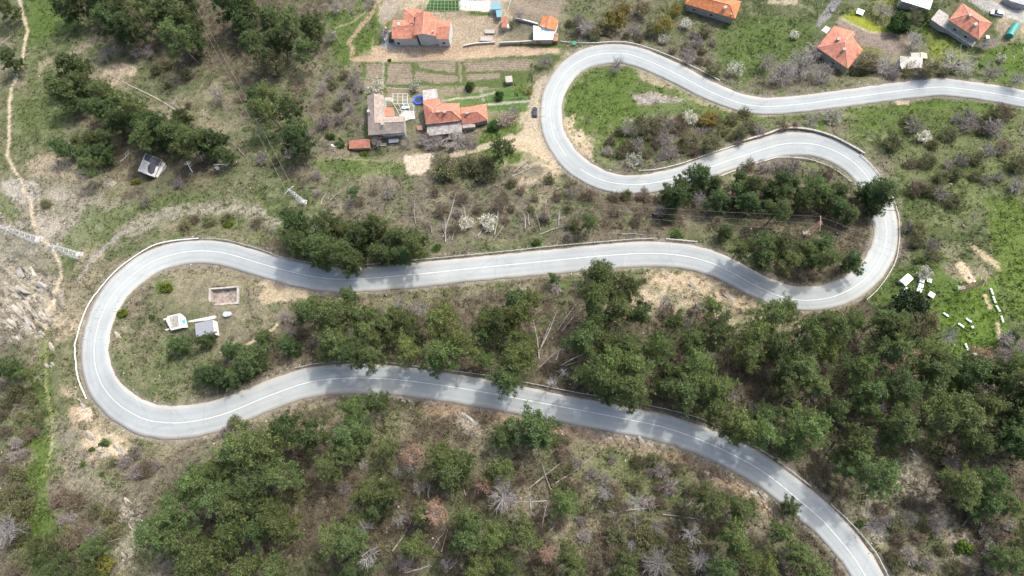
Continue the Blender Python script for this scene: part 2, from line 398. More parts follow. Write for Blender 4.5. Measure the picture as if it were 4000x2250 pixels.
# bare earth
paint([(1040,1075),(1160,1120),(1280,1135),(1300,1150),(1200,1165),(1100,1180),(1020,1190),(1000,1160),(1030,1130),(1000,1110),(1030,1090)], (.34,.28,.19), 12, 10, .95)
paint([(2090,320),(2130,290),(2150,310),(2110,380),(2100,500),(2130,580),(2200,660),(2160,650),(2080,560),(2010,560),(1980,545),(2040,510),(2065,450),(2070,390)], (.32,.27,.195), 6, 8, 1)
paint([(1940,560),(2030,535),(2120,560),(2190,650),(2130,630),(2060,590),(1990,590)], (.35,.285,.20), 8, 12, .95)
paint([(1755,600),(1820,580),(1900,560),(2000,520),(2030,535),(1900,585),(1800,610),(1760,615)], D1, 5, 6, .95)
paint([(1575,610),(1690,595),(1680,650),(1650,685),(1590,680)], (.36,.31,.24), 8, 10, 1)
paint([(2195,470),(2250,440),(2240,500),(2300,530),(2310,600),(2330,640),(2260,600),(2230,540),(2200,520)], (.38,.30,.21), 10, 14, .85, speck=.8)
paint([(2470,265),(2560,295),(2680,365),(2800,425),(2740,400),(2640,350),(2520,320)], D2, 14, 14, .9)
paint([(2460,370),(2540,362),(2600,375),(2680,390),(2620,400),(2500,412)], (.24,.21,.19), 8, 12, 1, rock=True)
paint([(2660,370),(2900,440),(2830,432),(2720,400)], D2, 14, 10, .7)
paint([(3490,390),(3550,392),(3550,408),(3500,410)], (.42,.33,.24), 5, 6, .9)
paint([(2520,1060),(2600,1050),(2760,1080),(2860,1130),(2990,1190),(2900,1215),(2800,1170),(2700,1130),(2560,1120)], (.34,.27,.18), 20, 22, .95, speck=.9)
paint([(1020,1470),(1160,1440),(1180,1400),(1060,1410),(1030,1440)], D3, 14, 10, .8)
paint([(1650,1570),(1850,1580),(2000,1610),(2300,1665),(2560,1740),(2800,1820),(2950,1920),(3070,2040),(3050,2060),(2900,1930),(2700,1830),(2500,1760),(2200,1700),(1900,1640),(1650,1620)], (.25,.185,.13), 22, 18, .8)
paint([(1010,1620),(1200,1570),(1330,1545),(1320,1575),(1180,1610),(1020,1650)], D3, 14, 14, .8)
paint([(300,1590),(360,1590),(360,1640),(310,1650)], (.42,.33,.25), 6, 10, 1, rock=True)
paint([(265,1590),(300,1580),(300,1650),(310,1680),(270,1650)], (.3,.225,.16), 10, 10, .8)
paint([(330,1705),(390,1695),(420,1740),(500,1745),(520,1780),(480,1800),(400,1760),(345,1745)], (.40,.32,.22), 8, 12, .95, rock=True)
paint([(230,1505),(300,1520),(300,1555),(240,1540)], D2, 12, 10, .8)
paint([(3730,1030),(3760,1020),(3800,1070),(3810,1110),(3780,1110)], (.38,.30,.2), 6, 6, 1)
paint([(3770,940),(3810,960),(3900,1030),(3910,1060),(3850,1020)], (.36,.28,.19), 8, 8, .9)
paint([(3840,1150),(3850,1150),(3875,1210),(3860,1210)], (.38,.30,.2), 6, 4, 1)
paint([(3890,1260),(3905,1260),(3915,1330),(3900,1330)], (.36,.28,.2), 6, 4, 1)
paint([(150,240),(260,210),(380,130),(400,120),(380,170),(250,230),(150,280)], (.24,.205,.15), 20, 18, .8)
paint([(430,255),(500,245),(540,260),(520,300),(460,285)], (.34,.28,.2), 12, 10, .95, rock=True)
paint([(100,620),(200,600),(340,660),(340,700),(250,700),(120,690)], (.26,.215,.155), 22, 20, .8)
# rocky slopes
GB, PD = (.086,.112,.042), (.26,.235,.195)
paint([(0,700),(360,720),(420,780),(560,790),(480,820),(330,900),(260,1000),(160,1100),(60,1060),(0,1000)], (.215,.197,.16), 30, 40, .6, rock=True, speck=1)
paint([(0,1010),(60,1040),(240,1080),(250,1200),(180,1290),(170,1320),(60,1290),(0,1260)], (.235,.212,.168), 16, 16, .9, rock=True)
paint([(0,705),(60,700),(150,712),(160,775),(90,800),(20,770)], (.25,.235,.205), 10, 14, .9, rock=True)
for P in [[(142,842),(228,845),(240,890),(190,930),(150,900)],[(280,913),(360,918),(362,950),(300,958)],[(356,880),(398,872),(400,900),(360,905)],[(450,845),(500,800),(520,808),(470,850)],[(190,745),(260,740),(270,780),(200,785)],[(400,700),(470,705),(440,730),(400,725)]]: paint(P, PD, 6, 12, .9)
for P in [[(240,930),(300,880),(380,850),(470,800),(600,770),(760,750),(900,760),(760,790),(600,810),(480,870),(400,940),(330,960),(260,1000)],[(300,850),(340,800),(420,810),(400,850),(320,880)],[(0,740),(60,800),(90,850),(40,870),(0,830)],[(230,1000),(290,990),(300,1040),(250,1080)],[(1000,760),(1100,800),(1120,860),(1060,860)]]: paint(P, GB, 14, 16, .75)
paint([(440,910),(560,840),(700,800),(900,780),(1010,800),(1100,870),(1060,900),(960,850),(800,830),(660,860),(540,920)], (.24,.22,.18), 20, 16, .75, rock=True, speck=1)
paint([(275,1170),(340,1050),(430,960),(520,890),(530,870),(440,930),(360,1000),(300,1090)], (.24,.22,.2), 8, 10, .9, rock=True)
paint([(3470,1810),(3560,1800),(3640,1860),(3700,2000),(3790,2100),(3830,2250),(3780,2250),(3680,2090),(3560,1960),(3470,1900)], (.27,.235,.185), 20, 26, .85, rock=True, speck=.9)
paint([(470,1960),(540,1950),(570,2070),(520,2200),(470,2250),(460,2150),(500,2080)], (.25,.225,.18), 16, 20, .8, rock=True, speck=.9)
paint([(2290,1690),(2420,1700),(2600,1730),(2620,1780),(2500,1790),(2330,1740)], (.24,.2,.15), 16, 20, .7, rock=True, speck=.9)
paint([(1790,1620),(1870,1640),(1870,1700),(1800,1690)], (.3,.26,.21), 16, 16, .8, rock=True)
paint([(180,1640),(260,1620),(420,1900),(480,1950),(300,1960),(220,1800)], (.2,.185,.14), 30, 30, .6, speck=.8)
paint([(3110,1370),(3170,1370),(3180,1450),(3120,1470)], (.24,.21,.18), 14, 14, .8, rock=True)
# village yards
paint([(1450,180),(1500,175),(2000,178),(2180,190),(2190,205),(2100,215),(1700,235),(1500,240),(1380,240),(1370,225),(1450,215)], (.30,.225,.155), 4, 4, 1)
paint([(1520,183),(1640,183),(1650,225),(1520,228)], (.34,.275,.19), 14, 8, .8)
paint([(1490,130),(1540,110),(1560,185),(1490,185)], (.24,.235,.225), 2, 2, 1)
paint([(1760,60),(1960,62),(1958,172),(1760,180)], (.29,.235,.165), 3, 3, 1)
paint([(1540,40),(1660,40),(1640,110),(1530,110)], (.2,.18,.12), 5, 4, .9)
paint([(1500,0),(1560,0),(1540,60),(1500,100),(1480,80)], (.26,.22,.18), 5, 6, .9)
paint([(1795,0),(1915,0),(1912,45),(1794,40)], (.52,.5,.46), 1, 0, 1)
paint([(1915,0),(1960,0),(1960,62),(1915,45)], (.33,.3,.27), 2, 1, 1)
paint([(1570,385),(1625,385),(1625,440),(1570,440)], (.2,.2,.18), 3, 3, .8)
paint([(2030,640),(2040,650)], D3, 3, 3, 0)
paint([(2010,70),(2085,90),(2090,130),(2010,130)], (.13,.12,.09), 5, 4, .8)
# ploughed plots
paint([(1412,243),(1500,246),(1800,238),(2075,230),(2078,320),(1960,345),(1800,335),(1640,335),(1610,380),(1412,350)], (.083,.118,.036), 4, 6, .9)
for P in [[(1990,60),(2000,0),(2210,0),(2185,60),(2170,75),(2130,90),(2060,75)],
          [(1433,250),(1490,250),(1490,305),(1430,305)],[(1418,312),(1490,312),(1488,345),(1415,345)],
          [(1518,250),(1605,250),(1612,320),(1590,332),(1508,332)],[(1510,340),(1600,345),(1600,375),(1512,372)],
          [(1630,245),(1778,240),(1780,285),(1700,275),(1640,262)],[(1625,275),(1700,290),(1788,298),(1788,320),(1700,325),(1620,310)],
          [(1812,242),(2000,237),(2070,235),(2070,275),(1820,280)],[(1815,292),(1955,285),(1955,305),(1830,315)],
          [(2000,240),(2060,238),(2060,270),(2000,272)]]:
    paint(P, SO, 3, 5, .95, furrow=True)
paint([(3260,85),(3290,72),(3340,100),(3400,125),(3480,132),(3550,145),(3560,175),(3540,205),(3480,212),(3420,190),(3360,180),(3320,130)], (.19,.155,.125), 4, 5, 1)
paint([(3290,72),(3340,100),(3400,125),(3480,132),(3550,145)], (.33,.27,.2), 3, 3, .7, line=4)
paint([(3780,0),(3869,0),(4000,37),(4400,140),(4400,190),(4000,89),(3840,39)], (.30,.29,.27), 2, 1, 1)
paint([(3860,-5),(3900,-5),(4000,28),(4000,40),(3869,2)], (.26,.22,.17), 2, 1, 1)
paint([(3250,0),(3290,0),(3240,70),(3200,108),(3190,100),(3205,60)], (.17,.165,.165), 5, 4, 1)
paint([(3000,0),(3120,0),(3110,20),(3000,15)], (.3,.25,.18), 4, 4, .9)
paint([(3885,90),(3925,95),(3920,125),(3890,120)], (.25,.2,.14), 4, 3, .9)
paint([(3800,180),(3900,150),(3890,185),(3840,190)], (.15,.13,.12), 6, 5, .9)
# paths
PATH = [(75,-10),(92,60),(108,120),(95,180),(85,240),(70,290),(45,345),(37,400),(35,480),(35,560),(27,610),(60,670),(85,710),(100,760),(122,780),(127,850),(140,900),(160,930),(200,960),(235,1030),(240,1090),(210,1160),(180,1220),(178,1280)]
paint(PATH, (.37,.31,.225), 3, 4, .95, line=6)
paint([(178,1280),(179,1400),(178,1500),(190,1560),(208,1680),(198,1760),(175,1860)], (.26,.25,.12), 3, 3, .7, line=4)
paint([(1500,-10),(1465,15),(1450,57),(1409,104),(1362,166),(1378,192),(1373,228),(1400,232),(1460,222)], (.27,.2,.13), 4, 4, .95, line=8)
paint([(1500,-10),(1460,20),(1380,85),(1310,110)], (.24,.22,.13), 3, 3, .6, line=3)
paint([(400,1640),(330,1705),(290,1760),(262,1800),(250,1880)], (.28,.23,.15), 3, 3, .6, line=4)
paint([(960,1350),(1000,1325),(1060,1290),(1090,1260)], (.36,.3,.19), 4, 4, .9, line=6)
paint([(1200,605),(1350,622),(1560,630)], (.2,.2,.11), 3, 3, .5, line=3)
paint([(1700,400),(1780,385),(1860,380),(1940,360)], (.27,.26,.2), 2, 2, .9, line=4)
paint([(1905,410),(2000,400),(2075,395)], (.27,.26,.22), 2, 2, .9, line=5)
paint([(1875,345),(1890,395)], (.24,.22,.19), 2, 2, .9, line=4)
paint([(1498,235),(1495,340)], (.24,.23,.17), 2, 2, .9, line=5)
paint([(1795,240),(1800,315)], (.2,.16,.12), 2, 2, .9, line=5)
paint([(3830,790),(3900,840),(3980,900)], (.14,.15,.06), 3, 5, .4, line=4)
GC *= np.array([.86,.865,.86])
px0, py0 = project(GX, GY, GZ); off_ = np.maximum(np.maximum(-px0, px0-4000), np.maximum(-py0, py0-2250)); off_ = np.where(GY < -80, 1e4, off_); k = sstep(120, 420, np.nan_to_num(off_, nan=1e4))[..., None]
m1, m2 = sstep(.42, .58, fbm(GX/60, GY/60, 5))[..., None], sstep(.5, .64, fbm(GX/23+9, GY/23, 5))[..., None]
wild = np.array([.072,.085,.035])*(1-m1)+np.array([.085,.075,.05])*m1; wild = wild*(1-.55*m2)+np.array([.05,.075,.026])*.55*m2
GC = GC*(1-k)+wild*k; FU *= 1-k[..., 0]; RK *= 1-k[..., 0]
lum_ = GC.mean(-1, keepdims=True); GC = GC*(1-.22*(GC[..., 1:2] > GC[..., 0:1]*1.25))
# gravel beside the road
ge = GE+(n1-.5)*2.2
k = ((1-sstep(.3, 1.7, ge))*.8)[..., None]
gcol = np.where((fbm(GX/20, GY/20+3, 2) > .5)[..., None], np.array([.215,.19,.15]), np.array([.165,.148,.118]))
GC = GC*(1-k)+gcol*(.8+.4*n2)[..., None]*k
FU *= (1-k[..., 0])

def ground_material():
    m = bpy.data.materials.new('ground'); m.use_nodes = True; N, L = m.node_tree.nodes, m.node_tree.links; b = N['Principled BSDF']
    b.inputs['Roughness'].default_value = .95; b.inputs['Specular IOR Level'].default_value = .15
    at_ = N.new('ShaderNodeAttribute'); at_.attribute_name = 'col'; geo = N.new('ShaderNodeNewGeometry'); aux = N.new('ShaderNodeAttribute'); aux.attribute_name = 'aux'
    sep = N.new('ShaderNodeSeparateColor'); L.new(aux.outputs['Color'], sep.inputs[0])
    def nz(scale, det=4, rough=.65):
        n = N.new('ShaderNodeTexNoise'); n.inputs['Scale'].default_value = scale; n.inputs['Detail'].default_value = det; n.inputs['Roughness'].default_value = rough
        L.new(geo.outputs['Position'], n.inputs['Vector']); return n
    def rng(src, a, b_, c, d):
        r = N.new('ShaderNodeMapRange'); r.inputs['From Min'].default_value = a; r.inputs['From Max'].default_value = b_
        r.inputs['To Min'].default_value = c; r.inputs['To Max'].default_value = d; L.new(src, r.inputs['Value']); return r.outputs[0]
    def math_(op, a, b_):
        n = N.new('ShaderNodeMath'); n.operation = op
        for i, q in enumerate((a, b_)):
            if isinstance(q, (int, float)): n.inputs[i].default_value = q
            else: L.new(q, n.inputs[i])
        return n.outputs[0]
    f1, f2, f3 = nz(1.5, 6, .72), nz(4.0, 4), nz(.55, 5)
    val = math_('MULTIPLY', rng(f1.outputs['Fac'], .33, .67, .6, 1.4), rng(f2.outputs['Fac'], .33, .67, .72, 1.28))
    # tints: stalks of straw against green
    mixc = N.new('ShaderNodeMix'); mixc.data_type = 'RGBA'; L.new(rng(f3.outputs['Fac'], .45, .62, 0, .38), mixc.inputs['Factor'])
    L.new(at_.outputs['Color'], mixc.inputs[6])
    hs0 = N.new('ShaderNodeHueSaturation'); hs0.inputs['Hue'].default_value = .495; hs0.inputs['Value'].default_value = 1.25; hs0.inputs['Saturation'].default_value = .8
    L.new(at_.outputs['Color'], hs0.inputs['Color']); L.new(hs0.outputs[0], mixc.inputs[7])
    # rock cracks
    vo = N.new('ShaderNodeTexVoronoi'); vo.feature = 'DISTANCE_TO_EDGE'; vo.inputs['Scale'].default_value = .45; vm = N.new('ShaderNodeVectorMath'); vm.operation = 'MULTIPLY_ADD'; vm.inputs[1].default_value = (2.4, 2.4, 2.4); L.new(f3.outputs['Color'], vm.inputs[0]); L.new(geo.outputs['Position'], vm.inputs[2]); L.new(vm.outputs[0], vo.inputs['Vector'])
    crack = rng(vo.outputs['Distance'], 0, .06, .62, 1.04); rockv = N.new('ShaderNodeMix'); rockv.data_type = 'FLOAT'
    L.new(sep.outputs[0], rockv.inputs[0]); rockv.inputs[2].default_value = 1; L.new(crack, rockv.inputs[3])
    # furrows across the plots
    sx = N.new('ShaderNodeSeparateXYZ'); L.new(geo.outputs['Position'], sx.inputs[0])
    wob = math_('ADD', math_('MULTIPLY', sx.outputs['Y'], 7.4), math_('MULTIPLY', f3.outputs['Fac'], 4.0))
    sn = math_('SINE', wob, 0); fur = rng(sn, -1, 1, .78, 1.1); fm = N.new('ShaderNodeMix'); fm.data_type = 'FLOAT'
    L.new(sep.outputs[1], fm.inputs[0]); fm.inputs[2].default_value = 1; L.new(fur, fm.inputs[3])
    v3 = math_('MULTIPLY', math_('MULTIPLY', val, rockv.outputs[0]), fm.outputs[0])
    hs = N.new('ShaderNodeHueSaturation'); L.new(mixc.outputs[2], hs.inputs['Color']); L.new(v3, hs.inputs['Value']); L.new(hs.outputs[0], b.inputs['Base Color'])
    hgt = math_('ADD', math_('MULTIPLY', f1.outputs['Fac'], 1.0), math_('MULTIPLY', math_('MULTIPLY', crack, sep.outputs[0]), .5))
    bp = N.new('ShaderNodeBump'); bp.inputs['Strength'].default_value = .8; bp.inputs['Distance'].default_value = .35; L.new(hgt, bp.inputs['Height']); L.new(bp.outputs[0], b.inputs['Normal'])
    return m
# real relief on the rocky ground
OUT = inside([(20,1020),(70,1030),(250,1080),(255,1200),(190,1290),(170,1325),(60,1300),(-40,1280),(-40,1060)], gpx+(n3-.5)*50, gpy+(n1-.5)*50).astype(float)
_c, _s = math.cos(math.radians(-38)), math.sin(math.radians(-38)); su, sv = GX*_c+GY*_s, -GX*_s+GY*_c
led = fbm(su/7, sv/2.0, 4)*5; led = np.floor(led)+sstep(.75, 1.0, led-np.floor(led))
PIT = inside([(826,1126),(926,1120),(924,1184),(824,1191)], gpx, gpy).astype(float)
GZ2 = GZ+OUT*(led-2.2)*.75-PIT*2.8+RK*(fbm(su/2.6, sv/1.1, 3)-.5)*1.3*sstep(0.8, 2.5, GE)+(fbm(GX/.9+7, GY/.9, 2)-.5)*.22*sstep(.6, 2, GE)
nyg, nxg = GX.shape
ii = (np.arange(nyg-1)[:, None]*nxg+np.arange(nxg-1)[None, :]).ravel()
quads = np.stack([ii, ii+1, ii+1+nxg, ii+nxg], -1)
me = raw_mesh('ground', np.stack([GX.ravel(), GY.ravel(), GZ2.ravel()], -1), quads, ground_material(), np.clip(GC, 0, 1).reshape(-1, 3), smooth=True)
a_ = me.color_attributes.new('aux', 'FLOAT_COLOR', 'POINT')
a_.data.foreach_set('color', np.c_[RK.ravel(), FU.ravel(), np.zeros(RK.size), np.ones(RK.size)].astype(np.float32).ravel())
tag(link('ground', me), None, None, kind='structure')

# ------------------------------------------------------------------ road surface and markings
def ribbon(P, offs, lift, skirt=0.0):
    """P (n,k) with xyz, offs list of (n,) signed offsets left; returns verts, quads, uv"""
    n = len(P); cols_ = []
    for o, dz in offs:
        cols_.append(np.c_[P[:, 0]+nor_[:, 0]*o, P[:, 1]+nor_[:, 1]*o, P[:, 2]+lift+dz])
    V = np.stack(cols_, 1).reshape(-1, 3); c = len(offs)
    i = (np.arange(n-1)[:, None]*c+np.arange(c-1)[None, :]).ravel()
    return V, np.stack([i, i+1, i+1+c, i+c], -1)
nor_ = nor
L_, R_ = RD[:, 3], RD[:, 4]
wob = (vnoise(RS/2.3, RS*0)-.5)*.35; wob2 = (vnoise(RS/2.3+90, RS*0+5)-.5)*.35
fr = [(-(R_+.25+wob2), -.5), (-(R_+.25+wob2), 0), (-R_*.8, .02), (-R_*.5, .03), (0*R_, .05), (L_*.5, .03), (L_*.8, .02), (L_+.25+wob, 0), (L_+.25+wob, -.5)]
V, Q = ribbon(RD, fr, 0.0)
uu = np.array([0, 0, .1, .25, .5, .75, .9, 1, 1]); UV = np.stack([np.tile(uu, len(RD)), np.repeat(RS, 9)], -1)[Q.ravel()]
def road_material():
    m = bpy.data.materials.new('pale_asphalt'); m.use_nodes = True; N, L = m.node_tree.nodes, m.node_tree.links; b = N['Principled BSDF']
    b.inputs['Roughness'].default_value = .85; b.inputs['Specular IOR Level'].default_value = .3
    uvn = N.new('ShaderNodeUVMap'); uvn.uv_map = 'uv'; sp = N.new('ShaderNodeSeparateXYZ'); L.new(uvn.outputs[0], sp.inputs[0]); geo = N.new('ShaderNodeNewGeometry')
    def nz(scale, src, det=5):
        n = N.new('ShaderNodeTexNoise'); n.inputs['Scale'].default_value = scale; n.inputs['Detail'].default_value = det; L.new(src, n.inputs['Vector']); return n.outputs['Fac']
    n1_, n2_ = nz(.18, geo.outputs['Position']), nz(3, geo.outputs['Position'])
    cb = N.new('ShaderNodeCombineXYZ')
    mu = N.new('ShaderNodeMath'); mu.operation = 'MULTIPLY'; mu.inputs[1].default_value = 14; L.new(sp.outputs['X'], mu.inputs[0])
    mv = N.new('ShaderNodeMath'); mv.operation = 'MULTIPLY'; mv.inputs[1].default_value = .035; L.new(sp.outputs['Y'], mv.inputs[0])
    L.new(mu.outputs[0], cb.inputs[0]); L.new(mv.outputs[0], cb.inputs[1]); n3_ = nz(1.0, cb.outputs[0], 3)   # long streaks
    cr = N.new('ShaderNodeValToRGB'); L.new(sp.outputs['X'], cr.inputs[0]); e = cr.color_ramp; e.elements[0].position = 0; e.elements[0].color = (.42,.39,.34,1)
    e.elements[1].position = 1; e.elements[1].color = (.42,.39,.34,1)
    for p, c in ((.045,(.41,.405,.39,1)),(.12,(.375,.405,.405,1)),(.22,(.335,.368,.372,1)),(.34,(.37,.40,.402,1)),(.5,(.345,.378,.382,1)),(.64,(.375,.405,.405,1)),(.78,(.335,.368,.372,1)),(.88,(.375,.405,.405,1)),(.955,(.41,.405,.39,1))):
        q = e.elements.new(p); q.color = c
    def mul(a, lo, hi, prev):
        r = N.new('ShaderNodeMapRange'); r.inputs['From Min'].default_value = .3; r.inputs['From Max'].default_value = .7; r.inputs['To Min'].default_value = lo; r.inputs['To Max'].default_value = hi
        L.new(a, r.inputs['Value']); h = N.new('ShaderNodeHueSaturation'); L.new(prev, h.inputs['Color']); L.new(r.outputs[0], h.inputs['Value']); return h.outputs[0]
    c = mul(n1_, .70, .80, cr.outputs[0])
    # repair patches: square edged, slightly darker or lighter, and hairline cracks
    pv = N.new('ShaderNodeCombineXYZ'); px_ = N.new('ShaderNodeMath'); px_.operation = 'MULTIPLY'; px_.inputs[1].default_value = 2.0; L.new(sp.outputs['X'], px_.inputs[0])
    py_ = N.new('ShaderNodeMath'); py_.operation = 'MULTIPLY'; py_.inputs[1].default_value = .11; L.new(sp.outputs['Y'], py_.inputs[0]); L.new(px_.outputs[0], pv.inputs[0]); L.new(py_.outputs[0], pv.inputs[1])
    vo2 = N.new('ShaderNodeTexVoronoi'); vo2.distance = 'CHEBYCHEV'; vo2.inputs['Scale'].default_value = 1; L.new(pv.outputs[0], vo2.inputs['Vector']); spc = N.new('ShaderNodeSeparateColor'); L.new(vo2.outputs['Color'], spc.inputs[0]); c = mul(spc.outputs[0], .97, 1.02, c)
    vo3 = N.new('ShaderNodeTexVoronoi'); vo3.feature = 'DISTANCE_TO_EDGE'; vo3.inputs['Scale'].default_value = .09; L.new(geo.outputs['Position'], vo3.inputs['Vector'])
    mr3 = N.new('ShaderNodeMapRange'); mr3.inputs['From Max'].default_value = .012; mr3.inputs['To Min'].default_value = .3; mr3.inputs['To Max'].default_value = .5; L.new(vo3.outputs['Distance'], mr3.inputs['Value']); c = mul(mr3.outputs[0], .88, 1.12, c); c = mul(n2_, .95, 1.05, c); c = mul(n3_, .965, 1.035, c); L.new(c, b.inputs['Base Color'])
    return m
tag(link('road', raw_mesh('road', V, Q, road_material(), uv=UV, smooth=False)), None, None, kind='structure')
# centre line, worn away for a stretch near the top bend
def mark(o, wdt, i0, i1):
    V, Q = ribbon(RD[i0:i1], [(np.full(i1-i0, o-wdt/2), 0), (np.full(i1-i0, o+wdt/2), 0)], 0.062); return V, Q
nor_ = nor
worn = np.argmin(np.hypot(*(np.array(project(RD[:, 0], RD[:, 1], RD[:, 2]))-np.array([[2222],[621]]))))
worn2 = np.argmin(np.hypot(*(np.array(project(RD[:, 0], RD[:, 1], RD[:, 2]))-np.array([[2262],[655]]))))
segs = []
for (i0, i1, wd) in ((0, worn, .12), (worn2, len(RD), .12)):
    nor_ = nor[i0:i1]; segs.append(mark(0, wd, i0, i1))
nor_ = nor
VV = np.concatenate([s[0] for s in segs]); QQ = np.concatenate([segs[0][1], segs[1][1]+len(segs[0][0])])
tag(link('road_centre_line', raw_mesh('road_centre_line', VV, QQ, mat('white_road_paint', (.66,.67,.68), .7, noise=.2, scale=1.2))), None, None, kind='structure')
# ------------------------------------------------------------------ vegetation meshes
M_BARK = mat('pine_bark', (.16,.125,.10), .9, noise=.35, scale=4)
M_NEEDLE = mat('pine_needles', attr=True, rough=.75, noise=.18, scale=1.2, rnd=.7, transl=.5)
M_LEAF = mat('leaves', attr=True, rough=.7, noise=.15, scale=2, rnd=.7, transl=.35)
M_TWIG = mat('bare_twigs', attr=True, rough=.9, noise=.2, scale=2, rnd=.7)
M_DEAD = mat('dead_wood', attr=True, rough=.9, noise=.2, scale=3, rnd=.5)

def leaf_quads(C, size, asp, rng, up=0.0):
    """one small quad around each centre in C, random facing"""
    n = len(C); a = rng.normal(size=(n, 3)); a[:, 2] = a[:, 2]*(1-up); a /= np.linalg.norm(a, axis=1)[:, None]+1e-9
    b = rng.normal(size=(n, 3)); b -= (b*a).sum(1)[:, None]*a; b /= np.linalg.norm(b, axis=1)[:, None]+1e-9
    s = (size*(.6+.8*rng.random(n)))[:, None]
    V = np.stack([C-a*s-b*s*asp, C+a*s-b*s*asp*.6, C+a*s*1.1+b*s*asp*.6, C-a*s+b*s*asp], 1).reshape(-1, 3)
    return V, np.arange(4*n).reshape(n, 4)
def ribbons(P0, P1, wd, rng):
    n = len(P0); d = P1-P0; r = rng.normal(size=(n, 3)); s = np.cross(d, r); s /= np.linalg.norm(s, axis=1)[:, None]+1e-9
    wd = np.asarray(wd).reshape(-1, 1)*np.ones((n, 1))
    V = np.stack([P0-s*wd/2, P0+s*wd/2, P1+s*wd/5, P1-s*wd/5], 1).reshape(-1, 3)
    return V, np.arange(4*n).reshape(n, 4)
def join(parts):
    Vs, Qs, Cs, n = [], [], [], 0
    for V, Q, c in parts:
        Vs.append(V); Qs.append(Q+n); Cs.append(np.broadcast_to(np.asarray(c, float), (len(V), 3)) if np.ndim(c) == 1 else c); n += len(V)
    return np.concatenate(Vs), np.concatenate(Qs), np.concatenate(Cs)
def cones(segs, n=5):
    """segs: list of (p0,p1,r0,r1) -> merged tapered tubes"""
    V, Q = [], []
    for p0, p1, r0, r1 in segs:
        p0, p1 = np.array(p0, float), np.array(p1, float); t = p1-p0; t /= np.linalg.norm(t)+1e-9
        u = np.cross(t, [0, 0, 1.] if abs(t[2]) < .9 else [1., 0, 0]); u /= np.linalg.norm(u); v_ = np.cross(t, u); b = len(V)
        for p, r in ((p0, r0), (p1, r1)):
            for k in range(n): a = 2*math.pi*k/n; V.append(p+(u*math.cos(a)+v_*math.sin(a))*r)
        for k in range(n): Q.append([b+k, b+(k+1) % n, b+n+(k+1) % n, b+n+k])
    return np.array(V), np.array(Q)

def make_pine(seed, H=13.0, Rc=3.6, low=.42, nb=34, tone=(.062,.098,.026), dens=1.0):
    rng = np.random.default_rng(seed); tuft_c, tuft_col = [], []; segs = []
    lean = rng.normal(size=2)*.35
    ax = lambda t: np.array([lean[0]*t+.12*math.sin(t*5+seed), lean[1]*t+.12*math.cos(t*4+seed), H*t])
    for i in range(6): segs.append((ax(i/6), ax((i+1)/6), .2*(1-i/6.6), .2*(1-(i+1)/6.6)))
    bias = rng.random(8)*.6+.65; sa = rng.random()*6.28
    for b in range(nb):
        t = low+(1-low)*((b+rng.random())/nb)**.85; az = b*2.4+rng.normal()*.35; q = (t-low)/(1-low)
        prof = (math.sin(math.pi*min(1, q*.86+.16))**.65)*(1-.35*q)
        ln = Rc*prof*bias[int(az/(2*math.pi)*8) % 8]*(.7+.45*rng.random())*(1+.15*math.cos(az-sa))+.3
        p0 = ax(t*.985); rise = .10+.5*q+rng.normal()*.1; d = np.array([math.cos(az), math.sin(az), rise]); p1 = p0+d*ln
        mid = p0+d*ln*.5+np.array([0, 0, -.15]); segs += [(p0, mid, .05, .035), (mid, p1, .035, .012)]
        k = max(2, int(ln*1.7*dens))
        for j in range(k):
            f = .35+.65*(j+.6)/k; c = p0+d*ln*f+rng.normal(size=3)*np.array([.38, .38, .16])*(.5+.5*f); c[2] += .12
            tuft_c.append(c); tuft_col.append(.78+.36*rng.random()+.12*q)
    top = ax(1.0); 
    for _ in range(6): tuft_c.append(top+rng.normal(size=3)*[.4, .4, .3]); tuft_col.append(1.15)
    tc = np.array(tuft_c); m = 30; C = np.repeat(tc, m, 0)+rng.normal(size=(len(tc)*m, 3))*[.25, .25, .15]
    V, Q = leaf_quads(C, .15, .5, rng); tcol = np.repeat(np.array(tuft_col), m)[:, None]*np.array(tone)*(.92+.16*rng.random((len(C), 1)))
    Vt, Qt = cones(segs); 
    # grey inner twigs that show between the tufts
    p0s = np.array([s[0] for s in segs[6:]]); k = rng.integers(0, len(p0s), 40); a = p0s[k]; bb = a+rng.normal(size=(40, 3))*[.8, .8, .25]
    Vr, Qr = ribbons(a, bb, .05, rng)
    c = raw_mesh('pine_crown', V, Q, M_NEEDLE, np.repeat(tcol, 4, 0)); t_ = raw_mesh('pine_trunk', np.concatenate([Vt, Vr]), np.concatenate([Qt, Qr+len(Vt)]), M_BARK)
    return t_, c
